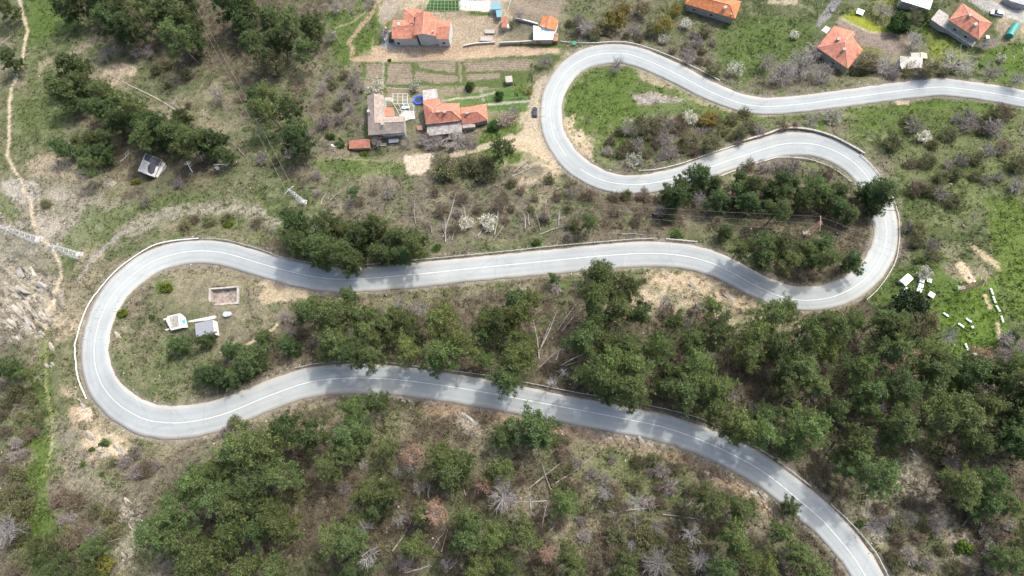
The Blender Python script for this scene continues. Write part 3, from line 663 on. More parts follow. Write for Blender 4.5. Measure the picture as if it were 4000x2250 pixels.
def make_bare(seed, H=4.0, Rc=2.2, stems=7, colr=(.17,.145,.125), dens=1.0, leaf=None, leafn=0, leafs=.07, trunk=.0, thick=1.0):
    """leafless or lightly leafed shrub / tree: stems from one foot, forks, fine twigs"""
    rng = np.random.default_rng(seed); A, B, Wd, lv = [], [], [], []; segs = []; tips = []
    z0 = trunk*H
    if trunk: segs.append(((0, 0, 0), (0, 0, z0), .06*H*.35*thick, .05*H*.3*thick))
    for s in range(stems):
        az = 2*math.pi*s/stems+rng.normal()*.3; sp = (.35+.65*rng.random())
        end = np.array([math.cos(az)*Rc*.62*sp, math.sin(az)*Rc*.62*sp, z0+(H-z0)*(.62+.2*rng.random())]); st = np.array([0, 0, z0])
        m = st*.5+end*.5+rng.normal(size=3)*.15; m[2] += .1*H*(1-trunk); segs += [(st, m, .018*H*thick, .012*H*thick), (m, end, .012*H*thick, .005*H*thick)]
        for q in range(int(6*dens)):
            f = .35+.65*rng.random(); o = st+(end-st)*f if f < .5 else m+(end-m)*(f-.5)*2
            d = rng.normal(size=3)*[1, 1, .5]+np.array([math.cos(az), math.sin(az), .7])*.8; d /= np.linalg.norm(d); L1 = Rc*(.3+.35*rng.random()); e = o+d*L1
            A.append(o); B.append(e); Wd.append(.085*thick)
            for r in range(5):
                g = .3+.7*rng.random(); o2 = o+(e-o)*g; d2 = d+rng.normal(size=3)*.75; d2 /= np.linalg.norm(d2); e2 = o2+d2*L1*(.35+.4*rng.random())
                A.append(o2); B.append(e2); Wd.append(.06*thick); tips.append(e2)
                for x in range(2):
                    d3 = d2+rng.normal(size=3)*.8; d3 /= np.linalg.norm(d3); o3 = o2+(e2-o2)*(.4+.6*rng.random()); A.append(o3); B.append(o3+d3*L1*.35); Wd.append(.045*thick)
    V, Q = ribbons(np.array(A), np.array(B), np.array(Wd), rng); cc = np.repeat(np.array(colr)*(.75+.5*rng.random((len(A), 1))), 4, 0)
    parts = [(V, Q, cc)]; crown = raw_mesh('twig_crown', V, Q, M_TWIG, cc); lf = None
    if leaf is not None:
        tp = np.array(tips); k = rng.integers(0, len(tp), leafn); C = tp[k]+rng.normal(size=(leafn, 3))*.16; Vl, Ql = leaf_quads(C, leafs, .8, rng)
        cl_ = np.repeat(np.array(leaf)*(.8+.4*rng.random((leafn, 1))), 4, 0); Vj, Qj, Cj = join([(V, Q, cc), (Vl, Ql, cl_)]); crown = raw_mesh('leafy_crown', Vj, Qj, M_LEAF, Cj)
    Vs, Qs = cones(segs); st = raw_mesh('stems', Vs, Qs, M_DEAD, np.broadcast_to(np.array(colr)*.85, (len(Vs), 3)))
    return st, crown
def make_bush(seed, Rc=1.5, H=1.8, tone=(.07,.115,.03), n=1500, size=.11, lump=14):
    """dense leafy bush / broad crown: leaves gathered on uneven lumps"""
    rng = np.random.default_rng(seed); ph = rng.random(lump)*2*math.pi; rr = Rc*np.sqrt(rng.random(lump))*.72; hz = H*(.35+.5*rng.random(lump))*(1-.35*(rr/Rc))
    L = np.stack([rr*np.cos(ph), rr*np.sin(ph), hz], -1); k = rng.integers(0, lump, n); u = rng.normal(size=(n, 3)); u /= np.linalg.norm(u, axis=1)[:, None]
    C = L[k]+u*(Rc*.36*(.55+.5*rng.random(n)))[:, None]*[1, 1, .8]; C[:, 2] = np.maximum(C[:, 2], .05)
    V, Q = leaf_quads(C, size, .75, rng); lc = (.75+.5*rng.random(lump))[k][:, None]*np.array(tone)*(.8+.4*rng.random((n, 1)))
    segs = [((0, 0, 0), L[i]*.9, .035*Rc, .012*Rc) for i in range(min(lump, 8))]; Vs, Qs = cones(segs)
    return raw_mesh('stems', Vs, Qs, M_BARK), raw_mesh('leafy_crown', V, Q, M_LEAF, np.repeat(lc, 4, 0))
def make_snag(seed, H=9.0, Rc=1.9, colr=(.21,.20,.20), needles=None, low=.35, nb=46):
    """dead standing pine: bleached trunk with whorls of bare upswept branches"""
    rng = np.random.default_rng(seed); segs = [((0, 0, 0), (.1, .1, H*.5), .16, .11), ((.1, .1, H*.5), (.15, 0, H), .11, .02)]; A, B, Wd, tips = [], [], [], []
    for b in range(nb):
        t = low+(1-low)*rng.random(); az = rng.random()*6.283; ln = Rc*(.45+.65*rng.random())*(1-.35*(t-low)/(1-low)); p0 = np.array([.1, .05, H*t]); d = np.array([math.cos(az), math.sin(az), .35+.4*rng.random()])
        e = p0+d*ln; A.append(p0); B.append(e); Wd.append(.06); 
        for q in range(12):
            f = .3+.7*rng.random(); o = p0+(e-p0)*f; d2 = d+rng.normal(size=3)*.6; d2 /= np.linalg.norm(d2); e2 = o+d2*ln*(.2+.3*rng.random()); A.append(o); B.append(e2); Wd.append(.036); tips.append(e2)
    V, Q = ribbons(np.array(A), np.array(B), np.array(Wd), rng); cc = np.repeat(np.array(colr)*(.8+.4*rng.random((len(A), 1))), 4, 0); m = M_DEAD
    if needles is not None:
        tp = np.array(tips); n = 1500; k = rng.integers(0, len(tp), n); Vl, Ql = leaf_quads(tp[k]+rng.normal(size=(n, 3))*.2, .12, .5, rng)
        V, Q, cc = join([(V, Q, cc), (Vl, Ql, np.repeat(np.array(needles)*(.75+.5*rng.random((n, 1))), 4, 0))])
    Vs, Qs = cones(segs); return raw_mesh('snag_trunk', Vs, Qs, M_DEAD, np.broadcast_to(np.array(colr)*.9, (len(Vs), 3))), raw_mesh('snag_branches', V, Q, m, cc)

# kind -> (list of (trunk, crown) variants, nominal crown radius, nominal height, fraction of the height where the crown's middle is)
K = {}
K['pine'] = ([make_pine(s, H=13+s % 3*.6, Rc=3.5+.25*(s % 3), low=.40+.04*(s % 2), nb=44, tone=(.116,.158,.058)) for s in range(1, 7)], 3.5, 13.3, .74)
K['light_pine'] = ([make_pine(s, H=13, Rc=3.4, low=.5, nb=36, tone=(.125,.168,.055), dens=.95) for s in range(11, 15)], 3.3, 13, .78)
K['dark_pine'] = ([make_pine(s, H=10, Rc=3.3, low=.16, nb=50, tone=(.098,.142,.054), dens=1.15) for s in range(21, 25)], 3.3, 10, .62)
K['dark_oak'] = ([make_bush(s, 3.6, 7.5, (.03,.052,.02), 5200, .17, 30) for s in (31, 32)], 3.9, 7.5, .6)
K['green_tree'] = ([make_bush(s, 3.0, 5.5, (.055,.10,.026), 3800, .15, 24) for s in (33, 34)], 3.3, 5.5, .6)
K['yellow_tree'] = ([make_bare(s, 6, 3.0, 9, (.16,.14,.09), 1.2, (.24,.22,.045), 3600, .10, trunk=.12) for s in (41, 42, 43)], 3.0, 6, .62)
K['olive_tree'] = ([make_bare(s, 6, 3.0, 9, (.19,.165,.13), 1.4, (.155,.16,.07), 2800, .09, trunk=.12) for s in (44, 45, 46)], 3.0, 6, .62)
K['grey_tree'] = ([make_bare(s, 7, 3.4, 10, (.235,.215,.20), 1.55, trunk=.12, thick=1.1) for s in (51, 52, 53)], 3.3, 7, .62)
K['blossom'] = ([make_bare(s, 4, 2.2, 8, (.2,.18,.15), 1.2, (.60,.60,.50), 1500, .085, trunk=.12) for s in (61, 62)], 2.2, 4, .62)
K['pink_blossom'] = ([make_bare(s, 4, 2.2, 8, (.2,.17,.15), 1.2, (.5,.37,.34), 1100, .08, trunk=.12) for s in (63,)], 2.2, 4, .62)
K['grey_shrub'] = ([make_bare(s, 2.6, 2.0, 9, (.205,.18,.165), 1.8) for s in (71, 72, 73, 74)], 2.0, 2.6, .5)
K['brown_shrub'] = ([make_bare(s, 2.4, 2.0, 9, (.185,.15,.115), 1.5, (.16,.135,.08), 500, .08) for s in (75, 76, 77)], 2.0, 2.4, .5)
K['olive_shrub'] = ([make_bare(s, 2.4, 2.0, 9, (.17,.15,.11), 1.3, (.135,.15,.06), 1300, .085) for s in (78, 79, 80)], 2.0, 2.4, .5)
K['green_shrub'] = ([make_bush(s, 1.6, 1.9, (.082,.125,.038), 1400, .11) for s in (81, 82, 83)], 1.8, 1.9, .5)
K['lime_shrub'] = ([make_bush(s, 1.6, 1.9, (.12,.17,.022), 1400, .11) for s in (84, 85)], 1.8, 1.9, .5)
K['snag'] = ([make_snag(s) for s in (91, 92, 93, 94)], 1.9, 9, .72)
K['low_snag'] = ([make_snag(s, 5.5, 2.2, (.20,.19,.195), None, .3, 60) for s in (95, 96)], 2.1, 5.5, .62)
K['brown_pine'] = ([make_snag(s, 10, 2.4, (.25,.22,.21), (.24,.145,.10), .45, 50) for s in (97, 98)], 2.4, 10, .75)

NAMES = {'pine': ('pine_tree', 'pine'), 'light_pine': ('pine_tree', 'pine'), 'dark_pine': ('pine_tree', 'pine'), 'dark_oak': ('broadleaf_tree', 'tree'), 'green_tree': ('broadleaf_tree', 'tree'),
         'yellow_tree': ('budding_tree', 'tree'), 'olive_tree': ('budding_tree', 'tree'), 'grey_tree': ('bare_tree', 'tree'), 'blossom': ('blossom_tree', 'tree'), 'pink_blossom': ('blossom_tree', 'tree'),
         'grey_shrub': ('bare_shrub', 'shrub'), 'brown_shrub': ('brown_shrub', 'shrub'), 'olive_shrub': ('budding_shrub', 'shrub'), 'green_shrub': ('green_bush', 'bush'), 'lime_shrub': ('green_bush', 'bush'),
         'snag': ('dead_tree', 'dead tree'), 'low_snag': ('dead_tree', 'dead tree'), 'brown_pine': ('dead_pine', 'dead tree')}
COUNT = {}
def plant(kind, px, py, rpx, label, group=None, clear=True, hs=1.0, slack=-.2):
    var, Rn, Hn, cf = K[kind]; x, y, z = at(px, py)
    dep = CAMZ-z; s = rpx*dep/F/Rn*1.0; x, y, z = at(px, py, cf*Hn*s*hs)
    s = rpx*(CAMZ-z-cf*Hn*s)*1.02/F/Rn
    if clear and float(edge_dist(x, y)) < slack+.9: return None
    t, c = var[R.randrange(len(var))]; nm, cat = NAMES[kind]
    root = empty(nm, (x, y, z-.08), R.random()*6.283); root.scale = (s, s, s*hs*(.92+.16*R.random()))
    big = rpx > 16
    if t is not None: link('trunk' if nm not in ('bare_shrub', 'brown_shrub', 'budding_shrub', 'green_bush') else 'stem', t, root)
    link('crown', c, root)
    tag(root, label, cat, group); COUNT[kind] = COUNT.get(kind, 0)+1
    return root
def pip(P, x, y):
    c = False; n = len(P)
    for a in range(n):
        p, q = P[a], P[(a+1) % n]
        if (p[1] > y) != (q[1] > y) and x < (q[0]-p[0])*(y-p[1])/(q[1]-p[1])+p[0]: c = not c
    return c
def fill(P, sp, kinds, r, label, group, holes=(), hs=1.0, seed=1, jit=.33, skip=0.0, slack=-.2):
    rr = random.Random(seed); x0, x1 = min(p[0] for p in P), max(p[0] for p in P); y0, y1 = min(p[1] for p in P), max(p[1] for p in P)
    y = y0+sp*.35; row = 0; made = []
    while y < y1:
        x = x0+(sp*.5 if row % 2 else 0)+sp*.2
        while x < x1:
            qx, qy = x+rr.uniform(-jit, jit)*sp, y+rr.uniform(-jit, jit)*sp
            if pip(P, qx, qy) and rr.random() >= skip and not any((qx-h[0])**2+(qy-h[1])**2 < h[2]**2 for h in holes):
                kd = rr.choice(kinds); lb, gp = (label, group) if isinstance(label, str) else (label[kd], group[kd])
                rt = plant(kd, qx, qy, r*rr.choice((.68, .85, .95, 1.05, 1.2)), lb, gp, hs=hs, slack=slack)
                if rt: made.append((rt, qx, qy, lb, gp))
            x += sp
        y += sp*.87; row += 1
    cells = {}
    for rt, qx, qy, lb, gp in made:
        u, v = (qx-x0)/(x1-x0), (qy-y0)/(y1-y0); nm = ('top', 'upper', 'lower', 'bottom')[min(3, int(v*4))]+' '+('left', 'centre', 'right')[min(2, int(u*3))]
        cells.setdefault((lb, nm), []).append((qx, rt))
    for (lb, nm), L in cells.items():
        L.sort(key=lambda t: t[0])
        for i, (_, rt) in enumerate(L):
            rt['label'] = lb+', '+nm+('' if len(L) == 1 else ', '+('first', 'second', 'third', 'fourth', 'fifth', 'sixth', 'seventh', 'eighth', 'ninth', 'tenth')[min(i, 9)]+' from left')
    return len(made)

# ---- pine woods, stand by stand (outline of the crowns)
def stand(P, sp, kinds, r, where, holes=(), **kw):
    dk = kinds.count('dark_pine')*2 >= len(kinds); sp *= 1.08 if dk else 1.29; r *= 1.27 if dk else 1.3
    lab = {'pine': 'green pine '+where, 'light_pine': 'pale pine '+where, 'dark_pine': 'dark pine '+where,
           'brown_shrub': 'brown shrub under the pines '+where, 'grey_shrub': 'grey bare shrub '+where, 'olive_shrub': 'olive budding shrub '+where}
    fill(P, sp, kinds, r, lab, {k: v_+'s' for k, v_ in lab.items()}, holes, **kw)
PP = ['pine', 'pine', 'light_pine']; DP = ['dark_pine', 'dark_pine', 'pine']
stand([(200,-30),(215,50),(330,95),(430,95),(540,130),(680,150),(780,200),(850,190),(800,120),(760,60),(740,-30)], 80, DP, 50, 'at the top left edge', seed=2)
stand([(790,-30),(1000,-30),(1200,35),(1265,80),(1250,160),(1150,210),(1070,190),(1020,260),(960,190),(880,150),(850,60)], 84, DP, 50, 'left of the village footpath', seed=3)
stand([(195,320),(230,270),(300,250),(370,300),(430,320),(460,370),(560,410),(650,430),(760,470),(850,510),(920,570),(900,610),(780,600),(690,590),(560,560),(480,550),(430,510),(440,450),(370,420),(330,390),(250,385),(200,360)], 70, DP, 47, 'in the belt above the ruined hut', seed=4)
stand([(195,570),(240,535),(420,510),(450,560),(455,640),(400,670),(330,640),(230,640),(195,610)], 66, DP, 44, 'in the clump left of the ruined hut', seed=5)
stand([(960,380),(1000,340),(1060,325),(1170,335),(1230,380),(1225,430),(1140,455),(1050,450),(980,440)], 82, DP, 47, 'in the clump under the overhead wires', seed=6)
stand([(1130,850),(1180,800),(1300,830),(1420,860),(1550,860),(1655,895),(1650,985),(1590,995),(1480,1005),(1380,1020),(1290,1010),(1190,985),(1120,950)], 74, ['dark_pine', 'pine', 'dark_pine', 'pine'], 47, 'by the middle road bend', seed=7, slack=-1.2)
stand([(1130,1200),(1160,1170),(1250,1170),(1330,1150),(1400,1160),(1420,1205),(1500,1180),(1540,1220),(1600,1240),(1680,1190),(1720,1150),(1960,1135),(2060,1110),(2120,1130),(2170,1180),(2060,1200),(2060,1380),(2040,1500),(1960,1510),(1900,1455),(1760,1430),(1560,1405),(1350,1400),(1210,1380),(1250,1300),(1270,1250),(1190,1240)],
      74, PP, 46, 'between the left road sweeps', holes=[(1580,1180,45),(1645,1205,34),(1770,1270,26),(2090,1260,60)], seed=8, slack=-1.0)
stand([(2230,1170),(2290,1090),(2420,1110),(2530,1140),(2620,1130),(2720,1125),(2810,1140),(2830,1200),(2900,1215),(3010,1205),(3100,1195),(3180,1225),(3290,1225),(3370,1205),(3420,1240),(3200,1400),(2900,1540),(2850,1670),(2760,1630),(2600,1550),(2540,1580),(2400,1550),(2290,1540),(2240,1500),(2240,1440),(2270,1380),(2240,1300),(2250,1230)],
      88, ['pine', 'light_pine'], 49, 'in the middle right hand wood', holes=[(2590,1180,48),(2720,1230,45),(2760,1290,40),(2790,1350,28),(3140,1380,62),(3070,1330,35),(2600,1360,25),(2640,1310,25)], seed=9, slack=-1.0)
stand([(3420,1240),(3500,1160),(3640,1180),(3660,1240),(3730,1290),(3720,1340),(3620,1330),(3700,1440),(3640,1500),(3610,1600),(3560,1680),(3520,1760),(3470,1790),(3475,1890),(3400,1960),(3240,1930),(3130,1820),(3000,1730),(2900,1690),(2880,1560),(3200,1410)],
      94, ['pine', 'pine', 'light_pine'], 54, 'on the slope past the lowest road', holes=[(3530,1380,52),(3130,1710,35),(3365,1690,26),(3330,1530,30),(3350,1840,30)], seed=10, slack=-.8)
stand([(3640,1430),(3900,1400),(4040,1430),(4040,2260),(3960,2260),(3960,2010),(3860,1970),(3800,1990),(3750,1930),(3730,1810),(3740,1710),(3640,1650),(3650,1520)], 96, ['pine', 'pine', 'dark_pine'], 56, 'in the tall stand at the right edge', holes=[(3820,1390,40)], seed=11)
stand([(2600,770),(2640,710),(2700,685),(2810,705),(2860,690),(2940,675),(3060,695),(3200,715),(3320,725),(3380,700),(3440,730),(3455,800),(3440,860),(3400,905),(3340,860),(3240,832),(3050,818),(2930,810),(2850,780),(2760,790),(2690,800)],
      66, ['dark_pine', 'dark_pine', 'pine'], 36, 'above the wires in the right hairpin', holes=[(2730,775,35),(2850,750,22)], seed=12, slack=-2.2)
stand([(2800,935),(2880,925),(3000,935),(3160,940),(3280,975),(3270,1000),(3230,1040),(3240,1090),(3180,1100),(3100,1080),(3040,1050),(2960,1030),(2880,980),(2800,945)], 58, ['pine','dark_pine','pine'], 40, 'below the wires in the right hairpin', seed=13, slack=-.2)
for qx, qy, r_ in ((2605,752,34),(2655,722,36),(2705,735,34),(2640,785,28),(2790,715,34),(2830,905,34),(2895,700,34)): plant('dark_pine', qx, qy, r_, {2605:'leftmost', 2655:'second from left', 2705:'third from left', 2640:'lower left', 2790:'fourth from left', 2830:'start of the lower clump, leftmost', 2895:'fifth from left'}[qx]+' dark pine inside the right hairpin', clear=False)
for qx, qy, r_, l in ((1985,1480,66,'big pine overhanging the lowest road, left of the gap with fallen trunks'),(2480,1565,50,'pine overhanging the lowest road, middle of three'),(2380,1540,44,'pine overhanging the lowest road right of the gap'),(2860,1690,44,'pine overhanging the lowest road, rightmost'),(1380,1030,50,'dark pine overhanging the middle road bend'),(1250,1000,54,'dark pine at the left end of the wood by the middle road bend'),(1160,940,60,'dark pine at the left corner of the wood by the bend'),(1500,1000,50,'dark pine at the kerb near the right end of the wood by the bend')): plant('dark_pine' if qy < 1100 else 'pine', qx, qy, r_, l, clear=False)
for i, (qx, qy, r_) in enumerate(((225,330,46),(300,290,44),(370,350,46),(440,400,50),(520,440,46),(600,470,44),(700,520,50),(790,560,48),(880,600,40))): plant('dark_pine', qx, qy, r_, ('first','second','third','fourth','fifth','sixth','seventh','eighth','last')[i]+' dark pine from the left along the long diagonal belt', clear=False)
for i, (qx, qy, r_) in enumerate(((1450,930,46),(1540,930,48),(1620,950,46),(1580,1000,40),(1330,900,48))): plant('dark_pine', qx, qy, r_, ('inner','middle','right end','low right','upper')[i]+' dark pine of the wood by the middle road bend', clear=False)
plant('dark_pine', 3435, 745, 62, 'large dark pine reaching over the right hairpin road', clear=False)
plant('dark_pine', 3330, 1022, 46, 'dark green pine alone near the inner kerb of the right hairpin', clear=False)
plant('dark_pine', 2340, 1065, 62, 'tall dark pine reaching over the lower kerb of the middle road', clear=False)
plant('pine', 2165, 1085, 27, 'small pine at the lower kerb of the middle road, left of a tall one', clear=False)
plant('dark_pine', 1360, 1160, 36, 'dark pine at the roadside by the pale lay-by', clear=False)
stand([(620,1860),(700,1845),(770,1830),(860,1775),(900,1700),(1000,1690),(1100,1640),(1190,1620),(1270,1640),(1270,1710),(1190,1760),(1170,1850),(1160,1960),(1150,2100),(1170,2270),(720,2270),(690,2200),(600,2100),(600,2040),(640,1980)],
      95, ['pine', 'pine', 'light_pine'], 58, 'below the left hairpin', holes=[(1200,1880,50)], seed=14)
stand([(540,2270),(560,2200),(620,2175),(670,2200),(650,2270)], 80, ['pine'], 48, 'at the bottom left of the dense wood', seed=15)
stand([(1330,1640),(1350,1590),(1430,1575),(1500,1560),(1555,1600),(1545,1640),(1490,1700),(1450,1760),(1430,1810),(1340,1830),(1270,1830),(1250,1790),(1300,1720)], 82, PP, 48, 'on the bank under the lowest road', holes=[(1370,1670,22)], seed=16, slack=.3)
stand([(1490,1740),(1560,1700),(1575,1780),(1540,1820),(1500,1810)], 66, ['pine'], 42, 'left of the rust coloured dead pine', seed=17)
stand([(1650,1710),(1690,1650),(1760,1670),(1840,1690),(1860,1780),(1820,1860),(1760,1890),(1700,1870),(1660,1790)], 80, ['pine', 'light_pine', 'dark_pine'], 46, 'right of the rust coloured dead pine', seed=18)
stand([(1290,1970),(1350,1930),(1450,1880),(1550,1890),(1570,1940),(1520,2000),(1530,2080),(1480,2130),(1400,2260),(1300,2260),(1285,2150),(1280,2050)], 84, PP, 48, 'around the bottom left centre snags', holes=[(1425,2060,40),(1440,2180,45)], seed=19)
stand([(1760,2050),(1790,2000),(1880,1990),(1900,2070),(1960,2060),(2000,2110),(2060,2030),(2110,2090),(2100,2200),(2170,2260),(1840,2260),(1830,2180)], 84, PP, 48, 'at the bottom centre of the picture', holes=[(2130,2170,30)], seed=20)
for kd, x, y, r, l in [('dark_pine',2085,1690,88,'large pine on the bank under the lowest road, right of a smaller one'),('dark_pine',1965,1700,52,'smaller pine left of the large one on the bank under the lowest road'),
    ('light_pine',1960,1822,50,'thin pine below the pale rock on the lower bank'),('pine',1905,1870,36,'small thin pine between the pale rock and the brown tree'),('pine',1620,2135,58,'pine with fallen trunks to its right at the bottom'),
    ('pine',1640,2010,44,'pine above the bottom centre trunks'),('light_pine',2215,1945,62,'single light pine in the clearing of fallen trunks'),('light_pine',2230,2170,55,'light pine at the bottom below the clearing of fallen trunks'),
    ('pine',2240,2250,55,'light pine cut by the bottom edge below the clearing'),('pine',2440,2220,62,'dull pine right of the light one at the bottom edge'),('pine',2780,1955,62,'pine on the lower clearing beside the bleached log'),
    ('pine',2905,1985,60,'right hand pine of the pair near the road in the lower clearing'),('light_pine',2880,2100,60,'pine below the pair near the road in the lower clearing'),('light_pine',2910,2180,62,'pine near the bottom edge right of the grey snags'),
    ('pine',2830,2235,56,'pine cut by the bottom edge right of the grey snags'),('dark_pine',3083,1985,36,'small dark pine leaning over the kerb of the lowest road'),('light_pine',3070,2090,46,'light pine below the small dark roadside pine'),
    ('pine',3130,2170,52,'green pine on the inner bank of the road at the bottom right'),('pine',3185,2225,55,'green pine at the bottom edge beside the road'),('light_pine',3010,2225,45,'light pine left of the roadside pair at the bottom edge'),
    ('dark_pine',690,1348,44,'dark pine standing left of its twin below the water intake'),('dark_pine',802,1326,36,'small dark pine against the grey roofed shed'),('dark_pine',1130,1358,44,'pine alone right of the clump inside the left hairpin'),
    ('dark_pine',20,30,52,'dark pine at the top left corner of the picture'),('dark_pine',28,230,50,'dark pine at the left edge beside the footpath'),('dark_pine',1165,552,66,'large round pine on the slope left of the village gardens'),
    ('pine',1375,746,26,'small pine alone above the fallen grey trunks'),('pine',170,2125,48,'green pine in the thicket at the bottom left'),('pine',362,2130,56,'green pine right of the grass strip at the bottom left'),
    ('pine',225,2215,52,'pine at the bottom edge in the left thicket'),('pine',330,2240,50,'pine at the bottom edge below another pine in the left thicket'),('dark_pine',28,1440,54,'dark pine at the left edge below the rock outcrop'),
    ('light_pine',95,1455,36,'small light pine right of the dark one at the left edge'),('yellow_tree',410,2205,40,'yellow green tree at the bottom left'),
    ('dark_oak',3560,1195,78,'large very dark round tree below the white hive boxes'),('dark_oak',3480,1235,40,'very dark tree at the lower left side of a larger one'),
    ('olive_tree',3620,1270,62,'dull olive tree below the large dark tree by the hives'),('green_tree',3520,85,52,'dark green round tree behind the ploughed yard'),('olive_tree',3575,70,36,'olive tree right of the dark green one behind the ploughed yard'),
    ('green_tree',3610,55,30,'green tree below the white roofed building'),('green_tree',1835,335,26,'bright green small tree in the long garden beds'),('green_tree',1950,370,24,'dark small conifer like tree beside the garden path')]:
    plant(kd, x, y, r, l, clear=False)
stand([(770,1440),(860,1420),(900,1350),(960,1310),(1050,1290),(1080,1340),(1050,1400),(1000,1460),(940,1500),(890,1490),(790,1470)], 70, DP, 45, 'in the clump inside the left hairpin', seed=21)
stand([(1650,690),(1720,650),(1820,625),(1890,575),(1950,560),(2000,600),(2030,650),(1980,700),(1900,715),(1770,740),(1660,735)], 72, ['pine', 'dark_pine', 'olive_shrub'], 42, 'on the slope below the village track', holes=[(1860,690,30)], seed=22, skip=.12)
stand([(2215,870),(2280,845),(2340,860),(2370,900),(2350,925),(2280,925),(2220,915)], 52, ['pine', 'olive_shrub'], 32, 'along the rail above the middle road', seed=23)
# ---- dead trees
thicket0 = [((2260,1150),(3100,1250),(3300,1500),(3000,1650),(2700,1600),(2260,1400)), ((3640,1450),(3980,1450),(3980,2000),(3700,1900)), ((650,1900),(1100,1720),(1120,2200),(700,2200)), ((1300,1200),(1950,1180),(2000,1450),(1300,1380)), ((1280,1850),(2100,1850),(2150,2230),(1300,2230)), ((3150,1550),(3480,1500),(3400,1900),(3200,1880))]
for q, P in enumerate(thicket0): fill(list(P), 150, ['grey_shrub', 'brown_shrub', 'snag'], 30, {k: v_+' showing between the pines, '+('middle right wood','right edge stand','bottom left wood','middle left wood','bottom centre wood','wood past the lowest road')[q] for k, v_ in (('grey_shrub','grey bare shrub'),('brown_shrub','brown shrub'),('snag','thin dead tree'))}, {k: k.replace('_',' ')+'s between the pines' for k in ('grey_shrub','brown_shrub','snag')}, seed=70+q)
for kd, x, y, r, l in [('snag',2365,1925,40,'pale grey dead tree left of its twin in the lower clearing'),('snag',2487,1965,42,'pale grey dead tree whose trunk rises above a white fallen log'),('snag',2700,2090,42,'dead grey tree in the lower clearing below the curved log'),
    ('low_snag',2735,2190,44,'spreading dead grey tree near the bottom edge, right one'),('low_snag',2570,2200,62,'widest dead grey tree at the bottom edge'),('snag',2465,2130,24,'thin dead grey tree above the widest one at the bottom edge'),
    ('low_snag',1965,1940,62,'large spreading dead grey tree beside the orange brown one'),('snag',1425,2060,36,'dead grey tree in the bottom left centre wood, upper of two'),('snag',1445,2175,44,'bleached fan shaped dead tree in the bottom left centre wood'),
    ('snag',1560,2030,34,'bleached small dead tree above a long fallen log'),('snag',1555,1848,28,'small dead grey tree below the rust coloured pine'),('snag',1605,1825,30,'bare grey half of a dying pine, beside its rust coloured top'),
    ('snag',1370,1668,22,'small dead grey tree on the bank under the lowest road'),('snag',1420,1818,22,'small dead grey tree between green pines in the lower wood'),('low_snag',1645,1205,34,'grey bare tree in the wood under the middle road'),
    ('low_snag',1555,1182,28,'pale bare tree near the gap beside the middle road'),('snag',2160,1490,30,'dead grey tree beside the kerb of the lowest road'),('snag',2205,1455,26,'dead grey tree above another near the kerb of the lowest road'),
    ('snag',2600,1175,28,'grey dead tree under the pale eroded bank'),('snag',2740,1205,34,'grey dead tree in the dip of the right wood'),('snag',2700,1250,28,'grey dead tree left of a rust coloured pine'),
    ('snag',2780,1380,22,'small grey dead tree below the rust coloured pine'),('low_snag',3700,1312,42,'pale bare tree below the dark tree by the hives'),('snag',3430,1590,34,'grey broken tree inside the right wood'),
    ('snag',3410,2060,28,'grey bare tree beside the rail at the bottom right'),('snag',2180,1125,30,'grey bare tree left of the tall roadside pine'),('low_snag',3850,1520,30,'grey bare tree near the top of the right edge stand'),
    ('snag',3025,1650,26,'grey dead tree at the edge of the right wood'),('low_snag',2735,775,34,'grey spreading tree in the gap of the hairpin wood'),('low_snag',3080,2170,38,'dark grey bare tree on the inner bank at the bottom right'),
    ('low_snag',1130,1300,30,'pale grey shrub like tree above the clump inside the left hairpin'),('low_snag',40,2080,62,'large pale grey bare tree at the left edge of the thicket'),
    ('brown_pine',1620,1775,48,'rust coloured dead pine under the lowest road'),('brown_pine',1700,2000,48,'orange brown dying pine at the bottom centre left'),('brown_pine',1890,1895,34,'faded orange dying pine beside the large grey dead tree'),
    ('brown_pine',2135,2165,30,'narrow orange dead pine near the bottom edge'),('brown_pine',1748,1200,24,'small rusty pine below the middle road'),('brown_pine',1768,1272,24,'pinkish dead pine below the small rusty one'),
    ('brown_pine',1180,1245,30,'brown dying pine at the left edge of the middle wood'),('brown_pine',2758,1255,40,'tall rust coloured pine in the right wood'),('brown_pine',2648,1415,24,'small pinkish dead pine in the right wood'),
    ('brown_pine',2852,762,24,'brown dying pine in the hairpin wood'),('brown_pine',3530,1385,52,'wide pinkish brown dead tree right of the wood centre'),('brown_pine',3400,1460,34,'brown dead tree left of the wide pinkish one'),
    ('brown_pine',3135,1710,36,'pinkish dead pine at the edge of the lower right wood'),('brown_pine',3820,1395,42,'brown bare tree below the hive meadow'),('yellow_tree',3367,1692,26,'small yellow tree in the lower right wood'),
    ('brown_pine',3010,1420,26,'brown tree at the left of the rocky gap in the wood')]:
    plant(kd, x, y, r, l, clear=False)
